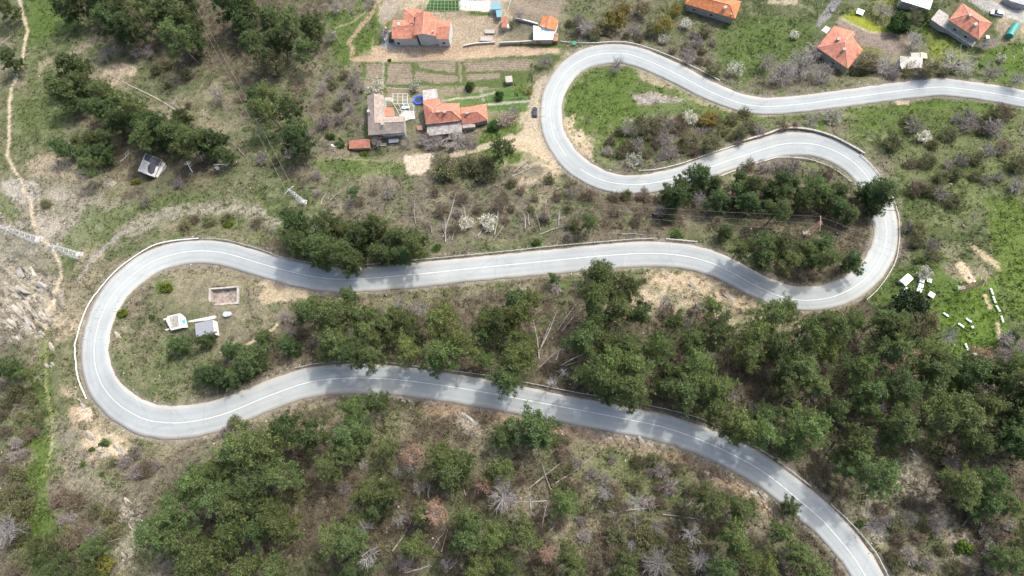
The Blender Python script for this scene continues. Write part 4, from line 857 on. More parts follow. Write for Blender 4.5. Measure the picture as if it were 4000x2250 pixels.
# ---- village and slope trees
for kd, x, y, r, l in [('yellow_tree',2400,75,52,'large yellow budding tree right of the village yard'),('yellow_tree',2440,35,30,'yellow tree at the top edge, tallest of the yellow row'),('olive_tree',2510,30,40,'olive budding tree at the top edge'),
    ('yellow_tree',2595,95,42,'rounded yellow tree above the upper road bend'),('olive_tree',2545,110,34,'olive tree between two yellow ones above the upper bend'),('yellow_tree',2640,40,32,'yellow tree beside the long orange roof'),
    ('olive_tree',2340,110,36,'olive budding tree near the yard wall'),('grey_tree',2290,110,38,'bare brown tree right of the white roofed shed'),('grey_tree',2480,120,34,'bare tree under the yellow crowns'),
    ('blossom',2683,95,24,'white blossoming shrub beside the olive thicket'),('blossom',2595,155,24,'creamy blossoming tree by the upper rail'),('blossom',2722,235,13,'thin white blossoming tree above the upper rail'),
    ('blossom',2870,270,34,'creamy blossoming tree beside the upper road'),('blossom',3106,138,20,'white blossoming tree in the sloping meadow'),('blossom',3613,532,28,'creamy blossoming tree in the right thicket'),
    ('blossom',3912,226,20,'pale blossoming tree below the green polytunnel'),('blossom',3612,1066,30,'white blossoming tree over the hive boxes'),('blossom',2482,628,34,'creamy round blossoming tree at the lower kerb of the top hairpin'),
    ('blossom',2699,462,30,'greyish white blossoming tree in the hairpin thicket'),('blossom',1460,345,40,'whitish flowering tree behind the grey brown roof'),('blossom',1622,338,26,'white blossoming tree by the trampoline'),
    ('blossom',1825,875,30,'whitish bush among the fallen trunks, left one'),('blossom',1905,875,36,'whitish bush among the fallen trunks, right one'),('yellow_tree',2772,463,40,'orange yellow budding tree in the hairpin thicket'),
    ('olive_tree',2530,500,52,'wide olive tree in the middle of the hairpin thicket'),('grey_tree',2455,500,34,'pinkish bare tree in the hairpin thicket'),('grey_tree',2608,485,32,'grey bare tree right of the wide olive one'),
    ('olive_tree',2780,555,46,'brown olive tree above the middle road rail'),('olive_tree',2700,545,40,'olive tree left of another above the middle road rail'),('grey_tree',2410,255,38,'bare tree standing inside the top hairpin bend'),
    ('grey_tree',3140,250,66,'large grey bare tree left of the orange hipped house'),('grey_tree',3060,290,62,'grey bare tree at the roadside left of a larger one'),('grey_tree',3220,290,52,'brownish bare tree below the orange hipped house'),
    ('grey_tree',3180,200,44,'grey bare tree touching the corner of the orange hipped house'),('grey_tree',3000,240,40,'leftmost grey bare tree above the upper road'),('grey_tree',3470,260,52,'grey bare tree below the ploughed yard'),
    ('grey_tree',3575,160,46,'pinkish bare tree at the end of the ploughed yard'),('grey_tree',3740,245,70,'largest grey brown bare tree above the upper road'),('grey_tree',3880,275,44,'pale bare tree near the right end of the upper road'),
    ('grey_tree',3850,170,26,'small grey bare tree below the terrace house'),('grey_tree',3450,40,44,'grey bare tree at the top edge left of the white roof'),('grey_tree',3980,310,36,'dark bare tree at the right edge above the road'),
    ('lime_shrub',3535,250,20,'lime bush on the bank below the concrete roofed shed'),('olive_tree',3640,270,40,'olive tree on the bank right of the concrete roofed shed'),('olive_tree',3390,235,44,'olive green tree right of the orange hipped house'),
    ('grey_tree',3170,470,34,'dark bare tree leaning toward the upper road, left one'),('grey_tree',3255,450,44,'dark bare tree leaning toward the upper road, right one'),('grey_tree',2125,235,36,'bare grey tree at the corner of track and road'),
    ('pink_blossom',1975,460,38,'pink blossoming tree beside the garden path'),('grey_tree',2010,440,28,'grey bare tree right of the pink blossom'),('yellow_tree',2065,358,12,'small yellow bush by the lay-by'),
    ('green_tree',1925,490,34,'green round tree below the orange roofed annexe'),('grey_tree',1780,545,56,'brown bare tree below the terrace, right one'),('grey_tree',1690,560,50,'brown bare tree below the terrace, left one'),
    ('grey_tree',1470,550,28,'thin bare tree in front of the grey brown roof'),('grey_tree',1590,555,34,'bare tree right of the white planks in the garden'),('lime_shrub',1375,575,26,'lime bush over the small red shed'),
    ('lime_shrub',1420,600,22,'lime bush at the lower edge of the small red shed'),('olive_tree',1060,245,64,'pale beige green tree below the top left wood'),('grey_tree',850,370,40,'grey bare bush tree on the left slope'),
    ('grey_tree',410,205,34,'small bare tree above the dry ditch, left one'),('grey_tree',580,200,32,'bare tree above the dry ditch, right one'),('low_snag',530,205,26,'pale fallen dead tree above the dry ditch'),
    ('grey_tree',1500,130,26,'bare olive tree beside the boat'),('grey_tree',2030,55,30,'bare tree at the left of the ploughed field'),('olive_tree',2000,90,18,'bare tree behind the red tiled outhouse'),
    ('green_tree',1520,235,10,'small green bush on the dirt road verge'),('grey_tree',1170,140,22,'grey bare tree behind the top left wood'),('grey_tree',1450,10,26,'grey bare tree at the top edge by the footpath'),
    ('grey_tree',1310,25,34,'grey brown tree at the top edge left of the footpath'),('grey_tree',1290,140,30,'brown bare tree beside the wood and the meadow')]:
    plant(kd, x, y, r, l, clear=False, hs=.62 if kd == 'grey_tree' and r > 40 else .85)
# ---- shrub thickets
def thicket(P, sp, kinds, r, where, **kw):
    lab = {'grey_shrub': 'grey leafless shrub '+where, 'brown_shrub': 'brown twiggy shrub '+where, 'olive_shrub': 'olive budding shrub '+where, 'green_shrub': 'leafy green bush '+where, 'lime_shrub': 'lime green bush '+where, 'grey_tree': 'grey bare tree '+where}
    fill(P, sp, kinds, r, lab, {k: v_+', one of several' for k, v_ in lab.items()}, **kw)
thicket([(0,1500),(150,1500),(165,1700),(130,1900),(110,2080),(120,2250),(0,2250)], 62, ['olive_shrub','brown_shrub','grey_shrub','olive_shrub'], 36, 'in the left edge thicket', seed=31)
thicket([(200,1850),(330,1950),(440,1980),(470,2080),(440,2240),(260,2240),(190,2080)], 60, ['brown_shrub','grey_shrub','olive_shrub'], 36, 'right of the grass strip', seed=32)
thicket([(560,1740),(620,1830),(590,1940),(540,1880),(430,1820),(400,1780)], 56, ['grey_shrub','brown_shrub','olive_shrub'], 30, 'below the left hairpin', seed=33)
thicket([(3480,440),(3700,430),(3990,440),(3990,760),(3850,740),(3760,800),(3620,800),(3540,700),(3500,600),(3450,540)], 66, ['grey_shrub','brown_shrub','olive_shrub','grey_shrub'], 36, 'on the slope right of the hairpins', seed=34, skip=.3)
thicket([(2340,520),(2500,470),(2640,460),(2900,450),(3000,480),(2950,530),(2850,575),(2700,625),(2560,650),(2440,640),(2360,590)], 50, ['brown_shrub','olive_shrub','grey_shrub'], 30, 'between the top hairpin roads', seed=35)
thicket([(2220,60),(2330,80),(2470,140),(2560,160),(2640,200),(2780,270),(2700,250),(2560,170),(2400,140),(2230,150)], 46, ['brown_shrub','olive_shrub','grey_shrub'], 28, 'above the upper rail', seed=36)
thicket([(2650,150),(2760,110),(2830,140),(2780,200),(2860,330),(2760,290),(2680,220)], 46, ['olive_shrub','brown_shrub','grey_shrub'], 28, 'below the long orange roof', seed=37)
thicket([(1640,740),(2200,680),(2560,760),(2700,820),(2780,860),(2600,880),(2400,860),(2180,900),(2000,920),(1700,900)], 70, ['brown_shrub','grey_shrub','brown_shrub','olive_shrub'], 27, 'on the slope under the wires', seed=38, skip=.15)
thicket([(960,640),(1280,460),(1380,300),(1340,440),(1330,560),(1200,620)], 56, ['brown_shrub','green_shrub','grey_shrub','olive_shrub','grey_shrub','grey_tree'], 32, 'on the slope left of the gardens', seed=39, skip=.2)
thicket([(1300,290),(1400,240),(1420,420),(1300,450),(1210,300)], 46, ['grey_shrub','grey_tree','brown_shrub','olive_shrub'], 30, 'behind the vegetable plots', seed=40, skip=.2)
thicket([(700,200),(960,300),(960,420),(880,560),(780,450),(560,330)], 90, ['brown_shrub','grey_shrub','olive_shrub'], 26, 'on the left meadow', seed=41, skip=.25)
thicket([(2900,480),(3120,480),(3120,500),(2980,490)], 40, ['brown_shrub','grey_shrub'], 20, 'behind the stone parapet', seed=42)
thicket([(2880,640),(3020,635),(3200,650),(3260,700),(3100,690),(2950,660)], 44, ['brown_shrub','grey_shrub'], 28, 'inside the inner rail of the hairpin', seed=43)
thicket([(3480,1900),(3640,1960),(3760,2120),(3800,2250),(3480,2250),(3420,2130),(3400,2040)], 66, ['brown_shrub','olive_shrub','grey_shrub'], 32, 'on the stony slope at the bottom right', seed=44, skip=.25)
thicket([(3740,2020),(3950,2040),(3960,2250),(3840,2250)], 64, ['brown_shrub','brown_shrub','grey_shrub'], 34, 'under the right edge stand', seed=45)
thicket([(2160,1700),(2350,1760),(2540,1790),(2760,1840),(2960,2060),(2700,2060),(2560,2080),(2300,2090),(2330,2240),(2250,2100),(2140,2020),(2150,1880)], 72, ['brown_shrub','olive_shrub','grey_shrub','brown_shrub'], 30, 'in the clearing of fallen trunks', seed=46, skip=.15)
thicket([(2400,2080),(2760,2100),(2820,2250),(2340,2250)], 60, ['brown_shrub','olive_shrub','olive_shrub'], 34, 'among the snags at the bottom edge', seed=47, skip=.15)
thicket([(1180,1180),(1220,1250),(1220,1350),(1140,1330),(1060,1240)], 60, ['grey_shrub','brown_shrub'], 28, 'left of the middle wood', seed=48)
thicket([(3080,1320),(3200,1330),(3220,1460),(3120,1480)], 46, ['grey_shrub','brown_shrub'], 28, 'in the rocky gap of the right wood', seed=49)
thicket([(3400,800),(3560,760),(3640,900),(3720,1010),(3640,1060),(3540,1000),(3540,880)], 62, ['grey_shrub','olive_shrub','green_shrub'], 28, 'outside the right hairpin', seed=50, skip=.12)
thicket([(3940,1240),(4000,1200),(4000,1430),(3900,1420)], 54, ['grey_shrub','green_shrub','grey_tree'], 34, 'at the right edge below the terraces', seed=51)
thicket([(1230,680),(1560,700),(1600,760),(1440,800),(1200,760)], 70, ['grey_shrub','grey_shrub','brown_shrub'], 26, 'below the pale earth patch', seed=52, skip=.3)
thicket([(1650,520),(1880,530),(1900,560),(1750,590),(1640,600)], 44, ['brown_shrub','grey_shrub'], 26, 'below the grey terrace', seed=53)
thicket([(3460,230),(3660,250),(3760,290),(3300,320),(3300,290)], 44, ['olive_shrub','grey_shrub','green_shrub'], 24, 'on the bank above the upper road', seed=54, skip=.2)
thicket([(700,830),(1000,840),(1080,900),(900,900),(760,880)], 60, ['brown_shrub','olive_shrub'], 24, 'above the left hairpin road', seed=55, skip=.3)
for kd, x, y, r, l in [('lime_shrub',890,878,24,'lime bush above the left hairpin'),('olive_shrub',720,885,30,'olive bush above the left hairpin'),('lime_shrub',645,1125,30,'lime green bush inside the left hairpin'),
    ('lime_shrub',475,1225,26,'lime bush at the inner kerb of the left hairpin'),('olive_shrub',180,795,24,'dark olive bush on the stony slope'),('green_shrub',405,1732,25,'round green bush on pale rock'),
    ('green_shrub',357,1757,14,'small round green bush beside the pale rock'),('green_shrub',320,1815,16,'small green bush left of the rocky slope'),('green_shrub',400,1853,14,'small green bush on the rocky slope'),
    ('green_shrub',1705,970,24,'bright green bush beside the end of the shading wood'),('green_shrub',2095,948,22,'bright green bush by the middle road rail'),('green_shrub',2640,914,26,'bright green bush near the rail gap'),
    ('green_shrub',3360,2045,22,'bright green bush beside the bottom right rail'),('olive_shrub',610,275,28,'olive bush on the left meadow'),('lime_shrub',655,335,16,'lime bush on the left meadow'),
    ('green_shrub',480,150,24,'green bush below the top left wood'),('grey_shrub',570,790,26,'grey bush on the slope under the hut'),('grey_shrub',700,715,30,'grey bush below the white fallen tree'),
    ('lime_shrub',530,715,26,'olive lime bush below the ruined hut'),('lime_shrub',3770,2140,38,'yellow green bush on the stony slope at the bottom right'),('olive_shrub',3510,2050,36,'olive bush on the stony slope'),
    ('olive_shrub',520,1780,28,'olive bush below the left hairpin rocks'),('lime_shrub',560,1850,26,'yellowish bush below the left hairpin'),('olive_shrub',920,1650,32,'olive bush at the outer kerb of the left hairpin'),
    ('grey_shrub',880,1690,26,'grey bush beside the olive one at the outer kerb'),('green_shrub',1290,530,26,'leafy green bush on the slope beside the gardens'),('green_shrub',870,540,26,'green bush by the overhead wires'),
    ('green_shrub',590,1240,0.1+18,'small green bush left of the water intake'),('olive_shrub',2120,2255,40,'olive shrub at the very bottom centre')]:
    plant(kd, x, y, r, l, clear=False)
print('PLANTS', COUNT, [o['label'] for o in col.objects if 'label' in o and len(o['label'].split()) > 16][:20])

# ---- undergrowth: countless small tufts of grass, litter and brush over the whole slope
def undergrowth():
    rng = np.random.default_rng(5); n = 150000
    px = rng.uniform(-60, 4060, n); py = rng.uniform(-60, 2310, n); x, y, z = hit(Hg, px, py); e = edge_dist(x, y)
    ok = e > 1.0+rng.random(n)*.8; px, py, x, y, z = [a[ok] for a in (px, py, x, y, z)]
    iu = np.clip(((x-gx[0])/STEP+.5).astype(int), 0, len(gx)-1)+ix0; iv = np.clip(((y-gy[0])/STEP+.5).astype(int), 0, len(gy)-1)+iy0
    base = GC[iv, iu]; lum = base.mean(1); fu_ = FU[iv, iu]; z = GZ2[iv, iu]
    w_ = fbm(x/3.5+70, y/3.5, 3); bare = lum > .19
    keep = (~bare) & (fu_ < .3) & (w_+rng.random(len(x))*.35 > .56); 
    for P in YARDS: keep &= ~inside(P, px, py)
    x, y, z, base = x[keep], y[keep], z[keep], base[keep]; m = len(x)
    s = .16+.34*rng.random(m)**2; k = 5; C = np.repeat(np.stack([x, y, z+s*.45], -1), k, 0)+rng.normal(size=(m*k, 3))*np.repeat(s, k)[:, None]*[.8, .8, .4]
    V, Q = leaf_quads(C, 1.0, .5, rng, .2)
    Cc = np.repeat(C, 4, 0); V = Cc+(V-Cc)*np.repeat(np.repeat(s, k)*.55, 4)[:, None]
    green = base[:, 1] > base[:, 0]*1.02
    tint = np.where((green & (rng.random(m) < .8))[:, None], base*[.85, .95, .75], base*.95+np.array([.026, .023, .012]))*(.7+.45*rng.random((m, 1)))
    return V, Q, np.repeat(np.repeat(tint, k, 0), 4, 0)
YARDS = [[(1450,0),(2210,0),(2200,180),(2190,240),(1380,240),(1480,120)],[(1415,235),(2075,235),(2060,330),(1640,330),(1640,600),(1520,560),(1400,560),(1415,300)],[(1560,330),(2000,330),(2000,500),(1560,520)],
         [(3180,80),(3290,60),(3500,130),(3570,150),(3570,320),(3330,210),(3310,270),(3180,190)],[(3620,60),(3760,0),(4000,0),(4000,140),(3880,200),(3790,190)],[(510,600),(700,600),(700,730),(530,730)],[(640,1090),(960,1090),(960,1300),(640,1310)],
         [(3280,60),(3420,90),(3420,130),(3280,110)],[(2670,-20),(2900,-20),(2890,80),(2680,30)]]
V, Q, C_ = undergrowth(); print('UNDERGROWTH', len(V)//4)
tag(link('undergrowth', raw_mesh('undergrowth', V, Q, mat('undergrowth', attr=True, rough=.85, noise=.2, scale=.5, transl=.25), C_)), 'low tufts of grass and dry brush covering the hillside', 'undergrowth', kind='stuff')
# ------------------------------------------------------------------ shared materials for built things
def tile_mat(name, c1, c2, pitch=.32, mortar=.75):
    m = bpy.data.materials.new(name); m.use_nodes = True; N, L = m.node_tree.nodes, m.node_tree.links; b = N['Principled BSDF']
    b.inputs['Roughness'].default_value = .8; b.inputs['Specular IOR Level'].default_value = .25
    uvn = N.new('ShaderNodeUVMap'); uvn.uv_map = 'uv'; br = N.new('ShaderNodeTexBrick'); L.new(uvn.outputs[0], br.inputs['Vector']); br.offset = 0
    br.inputs['Scale'].default_value = 1.0; br.inputs['Brick Width'].default_value = pitch; br.inputs['Row Height'].default_value = pitch*1.25; br.inputs['Mortar Size'].default_value = .035
    br.inputs['Mortar Smooth'].default_value = .6; br.inputs['Color1'].default_value = (*c1, 1); br.inputs['Color2'].default_value = (*c2, 1); br.inputs['Mortar'].default_value = (*[q*mortar*.6 for q in c1], 1)
    geo = N.new('ShaderNodeNewGeometry'); nz = N.new('ShaderNodeTexNoise'); nz.inputs['Scale'].default_value = .9; nz.inputs['Detail'].default_value = 6; L.new(geo.outputs['Position'], nz.inputs['Vector'])
    mr = N.new('ShaderNodeMapRange'); mr.inputs['From Min'].default_value = .3; mr.inputs['From Max'].default_value = .7; mr.inputs['To Min'].default_value = .72; mr.inputs['To Max'].default_value = 1.25; L.new(nz.outputs['Fac'], mr.inputs['Value'])
    h = N.new('ShaderNodeHueSaturation'); L.new(br.outputs['Color'], h.inputs['Color']); L.new(mr.outputs[0], h.inputs['Value']); L.new(h.outputs[0], b.inputs['Base Color'])
    wv = N.new('ShaderNodeTexWave'); wv.inputs['Scale'].default_value = 1/pitch/ (2*math.pi)*3.14; L.new(uvn.outputs[0], wv.inputs['Vector'])
    bp = N.new('ShaderNodeBump'); bp.inputs['Strength'].default_value = .7; bp.inputs['Distance'].default_value = .08; L.new(wv.outputs['Fac'], bp.inputs['Height']); L.new(bp.outputs[0], b.inputs['Normal'])
    return m
M_ORANGE = tile_mat('orange_clay_tiles', (.47,.19,.125), (.53,.24,.165))
M_ORANGE2 = tile_mat('bright_orange_sheet_tiles', (.54,.19,.075), (.57,.22,.10))
M_RED = tile_mat('weathered_red_tiles', (.37,.145,.10), (.42,.19,.14), mortar=.6)
M_GREYT = tile_mat('grey_brown_tiles', (.34,.29,.25), (.38,.33,.285))
M_RIDGE = mat('pale_ridge_mortar', (.52,.30,.23), .8); M_WALLB = mat('pale_blue_grey_render', (.43,.46,.48), .9, noise=.08, scale=.6); M_WALLW = mat('white_render', (.74,.73,.70), .9, noise=.08)
M_WALLG = mat('grey_plaster', (.34,.33,.31), .9, noise=.2, scale=1.2); M_CONC = mat('weathered_concrete', (.33,.31,.28), .9, noise=.3, scale=1.3, bump=.02); M_CONCL = mat('pale_concrete', (.42,.405,.375), .9, noise=.2, scale=1.5)
M_SLAB = mat('stained_concrete', (.25,.235,.22), .95, noise=.45, scale=1.1); M_GLASS = mat('dark_glass', (.03,.035,.045), .15, spec=.6, noise=.05); M_WMETAL = mat('white_sheet_metal', (.62,.68,.72), .45, metal=0, noise=.1)
M_STEEL = mat('galvanised_steel', (.55,.56,.57), .5, metal=.3, noise=.12); M_RUSTY = mat('rusty_steel', (.27,.15,.10), .8, noise=.3); M_BRICK = mat('brick', (.36,.2,.15), .9, noise=.3, scale=5)
M_WOOD = mat('grey_wood', (.33,.30,.27), .9, noise=.25); M_LOG = mat('bleached_log', (.25,.23,.215), .9, noise=.25, scale=2); M_DARKLOG = mat('weathered_log', (.19,.165,.15), .9, noise=.3, scale=2)
M_DARK = mat('black_plastic', (.03,.03,.03), .6); M_TAR = mat('black_roofing_felt', (.05,.05,.06), .85, noise=.35, scale=1.5); M_WHITE = mat('white_paint', (.66,.67,.66), .6, noise=.06)
M_ROCK = mat('pale_rock', (.27,.245,.20), .95, noise=.4, scale=1.4, bump=.12); M_ROCKG = mat('grey_rock', (.25,.24,.215), .95, noise=.4, scale=1.6, bump=.12)
M_STONE = mat('stone_blocks', (.36,.34,.30), .95, noise=.35, scale=2.2)
def V3(t): return Vector(t)
def Z(ox, oy, s):
    return lambda x, y: (ox+x/s, oy+y/s)
def ground_line(pts, step=1.0, h=0.0):
    """photo points seen at height h above the ground -> evenly spaced world points standing on it"""
    P = spline(pts, 6) if len(pts) > 2 else np.array(pts, float)
    W = np.array([at(p[0], p[1], h) for p in P]); Q, s = resample(W, step); Q[:, 2] = Hg(Q[:, 0], Q[:, 1]); return Q

# ------------------------------------------------------------------ guard rails
def guard_rail(label, pts, m, height=.72, thick=.12, deep=.3, every=4.0, group='guard rails along the road', cat='guard rail'):
    Q = ground_line(pts, 1.0, height); g = (Q[0][0], Q[0][1], Q[0][2]); root = empty('guard_rail', g); tag(root, label, cat, group)
    b = MB(); n = len(Q); T = np.gradient(Q[:, :2], axis=0); T /= np.linalg.norm(T, axis=1)[:, None]; Nn = np.stack([-T[:, 1], T[:, 0]], -1)
    zz = np.convolve(np.pad(Q[:, 2], 2, mode='edge'), np.ones(5)/5, 'valid')+height
    prof = [(-thick/2, -deep), (thick/2, -deep), (thick/2, -deep*.62), (0, -deep*.5), (thick/2, -deep*.38), (thick/2, 0), (-thick/2, 0)]
    V = []; Fc = []; k = len(prof)
    for i in range(n):
        for a, dz in prof: V.append((Q[i][0]+Nn[i][0]*a-g[0], Q[i][1]+Nn[i][1]*a-g[1], zz[i]+dz-g[2]))
    for i in range(n-1):
        for j_ in range(k): Fc.append([i*k+j_, i*k+(j_+1) % k, (i+1)*k+(j_+1) % k, (i+1)*k+j_])
    Fc += [list(range(k)), [(n-1)*k+q for q in range(k)][::-1]]; b.add(V, Fc); b.build('rail', m, root)
    idx = list(range(0, n, max(1, int(every))))
    pm = MB().box((0, 0, height/2-.25), (.12, .12, height+.35)).build('post', M_STEEL, root); pm.location = (Q[0][0]-g[0]+Nn[0][0]*.12, Q[0][1]-g[1]+Nn[0][1]*.12, 0)
    for i in idx[1:100]:
        p = pm.copy(); col.objects.link(p); p.parent = root; p.location = (Q[i][0]-g[0]+Nn[i][0]*.12, Q[i][1]-g[1]+Nn[i][1]*.12, Q[i][2]-g[2])
    return root
M_RAILW = mat('white_painted_rail', (.62,.62,.60), .6, noise=.08); M_RAILG = mat('galvanised_rail', (.36,.36,.34), .5, metal=.2, noise=.15); M_RAILP = mat('pale_green_grey_rail', (.44,.47,.43), .5, metal=.1, noise=.1)
guard_rail('bright white guard rail curving round the outside of the left hairpin', [(335,1557),(311,1500),(298,1449),(290,1356),(298,1319),(331,1216),(388,1128),(466,1045),(569,973),(647,944),(776,930)], M_RAILW, thick=.22)
guard_rail('long thin guard rail on the upper side of the middle road', [(790,930),(880,936),(1000,968),(1104,1004),(1207,1024),(1311,1034),(1440,1032),(1569,1019),(1725,1005),(2000,978),(2155,961),(2311,947),(2466,934),(2559,930)], M_RAILG)
guard_rail('short white guard rail piece beside the start of the hairpin wood', [(2603,932),(2660,937),(2722,943)], M_RAILW)
guard_rail('grey guard rail on the upper side of the lowest road, under the pines', [(1153,1437),(1233,1420),(1321,1411),(1440,1411),(1543,1419),(1673,1436),(1800,1452),(1921,1469),(2104,1503),(2259,1534),(2362,1551),(2543,1585),(2647,1609),(2750,1640),(2880,1704),(3000,1773),(3090,1838),(3171,1901)], M_RAILG)
guard_rail('guard rail along the right side of the lowest road near the bottom edge', [(3248,1971),(3336,2054),(3414,2147),(3445,2199),(3480,2270)], M_RAILG)
guard_rail('pale green guard rail outside the top hairpin', [(2189,160),(2240,165),(2321,166),(2414,161),(2481,170),(2559,194),(2647,230),(2725,267),(2813,313)], M_RAILP, thick=.16)
guard_rail('thin pale guard rail below the hairpin thicket, ending at the parapet', [(2497,665),(2569,660),(2673,634),(2776,598),(2893,561)], M_RAILP)
guard_rail('guard rail round the outside of the right hairpin', [(3362,603),(3404,642),(3440,688),(3471,735),(3502,807),(3513,864),(3513,947),(3499,1019),(3466,1081),(3424,1136),(3388,1169)], M_RAILG)
guard_rail('thin guard rail on the inside of the right hairpin above the pines', [(2818,686),(2906,652),(3000,624),(3052,613),(3145,619),(3217,639),(3274,668),(3326,708)], M_RAILP)
def wall_run(name, label, cat, pts, m, height, thick, cap=None, gaps=0):
    Q = ground_line(pts, 1.4, height); g = Q[0]; root = empty(name, g); tag(root, label, cat); T = np.gradient(Q[:, :2], axis=0); T /= np.linalg.norm(T, axis=1)[:, None]; Nn = np.stack([-T[:, 1], T[:, 0]], -1)
    def run(w, z0, z1, nm, mm):
        V, Fc = [], []
        for i in range(len(Q)):
            for a, dz in ((-w/2, z0), (w/2, z0), (w/2, z1), (-w/2, z1)): V.append((Q[i][0]+Nn[i][0]*a-g[0], Q[i][1]+Nn[i][1]*a-g[1], Q[i][2]+dz-g[2]))
        for i in range(len(Q)-1):
            for k in range(4): Fc.append([i*4+k, i*4+(k+1) % 4, (i+1)*4+(k+1) % 4, (i+1)*4+k])
        Fc += [[0, 1, 2, 3], [4*len(Q)-4+k for k in range(4)][::-1]]; MB().add(V, Fc).build(nm, mm, root)
    run(thick, -.8, height-.1, 'wall', m); run(thick+.08, height-.1, height, 'coping', cap or m); return root
wall_run('parapet_wall', 'broken pale stone parapet above the middle hairpin road', 'wall', [(2875,556),(3000,520),(3047,502),(3104,498),(3171,505),(3248,528),(3321,564),(3380,598)], M_STONE, .9, .42, M_CONC)

# ------------------------------------------------------------------ buildings
def building(name, label, cat, zf, ref, roofs, walls, wall_mat, ridges=(), chimneys=(), openings=(), group=None, th=.16, shrink=.93, extra=None, overz=0.0):
    """roofs: [(part name, material, [[(x,y,h)...]...])] in zoomed photo units with height above the floor; walls: outline (x,y,h) under the eaves"""
    rxp, ryp = zf(*ref); gx_, gy_, gz = at(rxp, ryp); gz += overz; root = empty(name, (gx_, gy_, gz)); tag(root, label, cat, group); o3 = Vector((gx_, gy_, gz))
    W = lambda p: P3(*zf(p[0], p[1]), gz+p[2])-o3
    parts = []
    for nm, m, polys in roofs:
        b = MB()
        for P in polys: b.slab([W(p) for p in P], th)
        parts.append(b.build(nm, m, root, roofuv=True))
    for i, wl_ in enumerate(walls):
        m = wall_mat[i] if isinstance(wall_mat, (list, tuple)) else wall_mat
        Q = [W(p) for p in wl_]; c = sum(Q, Vector())/len(Q)
        Q = [Vector((c.x+(q.x-c.x)*shrink, c.y+(q.y-c.y)*shrink, q.z-th-.03)) for q in Q]; n = len(Q)
        Vv = [tuple(q) for q in Q]+[(q.x, q.y, -3.0) for q in Q]
        wo = MB().add(Vv, [[k, (k+1) % n, (k+1) % n+n, k+n] for k in range(n)]+[list(range(n))]).build('wall', m, root)
        for (wi, side, f, zc, ww, hh, kind_) in openings:
            if wi != i: continue
            a, b_ = Q[side], Q[(side+1) % n]; d = (b_-a); d.z = 0; ln = d.length; d.normalize(); pos = a+d*ln*f; out = Vector((d.y, -d.x, 0)); mid = (a+b_)/2
            if (Vector((mid.x, mid.y, 0))-Vector((c.x, c.y, 0))).dot(out) < 0: out = -out
            rz = math.atan2(d.y, d.x); pc = Vector((pos.x, pos.y, zc))+out*.03
            fr_ = MB().box(pc, (ww+.16, .1, hh+.16), rz).build('window' if kind_ == 'window' else 'door', M_WHITE if kind_ == 'window' else M_BRICK, root)
            MB().box(pc+out*.04, (ww, .06, hh), rz).build('pane' if kind_ == 'window' else 'door_leaf', M_GLASS if kind_ == 'window' else M_RUSTY, fr_)
    if ridges:
        b = MB()
        for a, c in ridges: b.tube([W(a)+Vector((0, 0, .03)), W(c)+Vector((0, 0, .03))], .11, 6)
        b.build('ridge_cap', M_RIDGE, parts[0])
    for (x, y, h, s, m) in chimneys:
        q = W((x, y, h)); b = MB().box(q+Vector((0, 0, -.3)), (s*.85, s*.7, 1.6), .3); ch = b.build('chimney', m, root)
        MB().box(q+Vector((0, 0, .58)), (s*1.1, s*.9, .1), .3).build('chimney_cap', M_CONC, ch)
    if extra: extra(root, W)
    return root
# the large tiled house
z1 = Z(1450, 0, 6.44)
building('village_house', 'large house with many orange tiled roofs and pale blue south walls', 'house', z1, (1300, 1170),
    [('roof', M_ORANGE, [[(1330,282,8.2),(1290,850,8.2),(1060,895,6.6),(1120,318,6.6)], [(1330,282,8.2),(1548,318,6.9),(1552,402,6.9),(1668,425,6.4),(1630,905,6.2),(1290,850,8.2)]]),
     ('side_roof', M_ORANGE, [[(520,678,6.0),(1062,622,6.5),(1150,972,4.9),(515,975,4.9)], [(545,502,5.0),(812,502,5.2),(1062,622,6.5),(520,678,6.0)]]),
     ('rear_roof', M_ORANGE, [[(830,225,4.9),(1078,432,6.3),(1075,600,6.3),(812,505,5.1)], [(830,225,4.9),(1275,237,4.9),(1290,330,5.4),(1120,440,6.3),(1078,432,6.3)]]),
     ('east_roof', M_ORANGE, [[(1650,682,6.4),(1982,660,6.4),(1948,985,5.0),(1640,985,5.0)], [(1665,490,5.0),(2000,500,5.0),(1982,660,6.4),(1650,682,6.4)]])],
    [[(1120,300,6.6),(1330,290,8.1),(1548,318,6.8),(1640,900,6.2),(1290,862,8.0),(1150,895,6.6)], [(545,505,4.9),(1150,520,4.9),(1150,975,4.9),(540,975,4.9)], [(830,230,4.8),(1275,240,4.8),(1290,600,5.2),(812,600,5.2)],
     [(1640,490,5.0),(2000,500,5.0),(1982,665,6.3),(1948,985,5.0),(1640,985,5.0)]], [M_WALLB, M_WALLB, M_WALLB, M_WALLB],
    ridges=[((1330,282,8.2),(1290,850,8.2)),((520,678,6.0),(1062,622,6.5)),((830,225,4.9),(1078,432,6.3)),((1650,682,6.4),(1982,660,6.4))],
    chimneys=[(990,575,6.6,.5,M_RIDGE),(1555,800,7.2,.5,M_RIDGE)], openings=[(1,2,.86,1.6,1.2,1.7,'window'),(3,3,.5,2.2,1.2,1.2,'window')], shrink=.95,
    extra=lambda r, W: MB().slab([W((662,567,6.15)), W((722,565,6.2)), W((722,615,6.3)), W((660,618,6.25))], .06).build('skylight', M_WHITE, r))
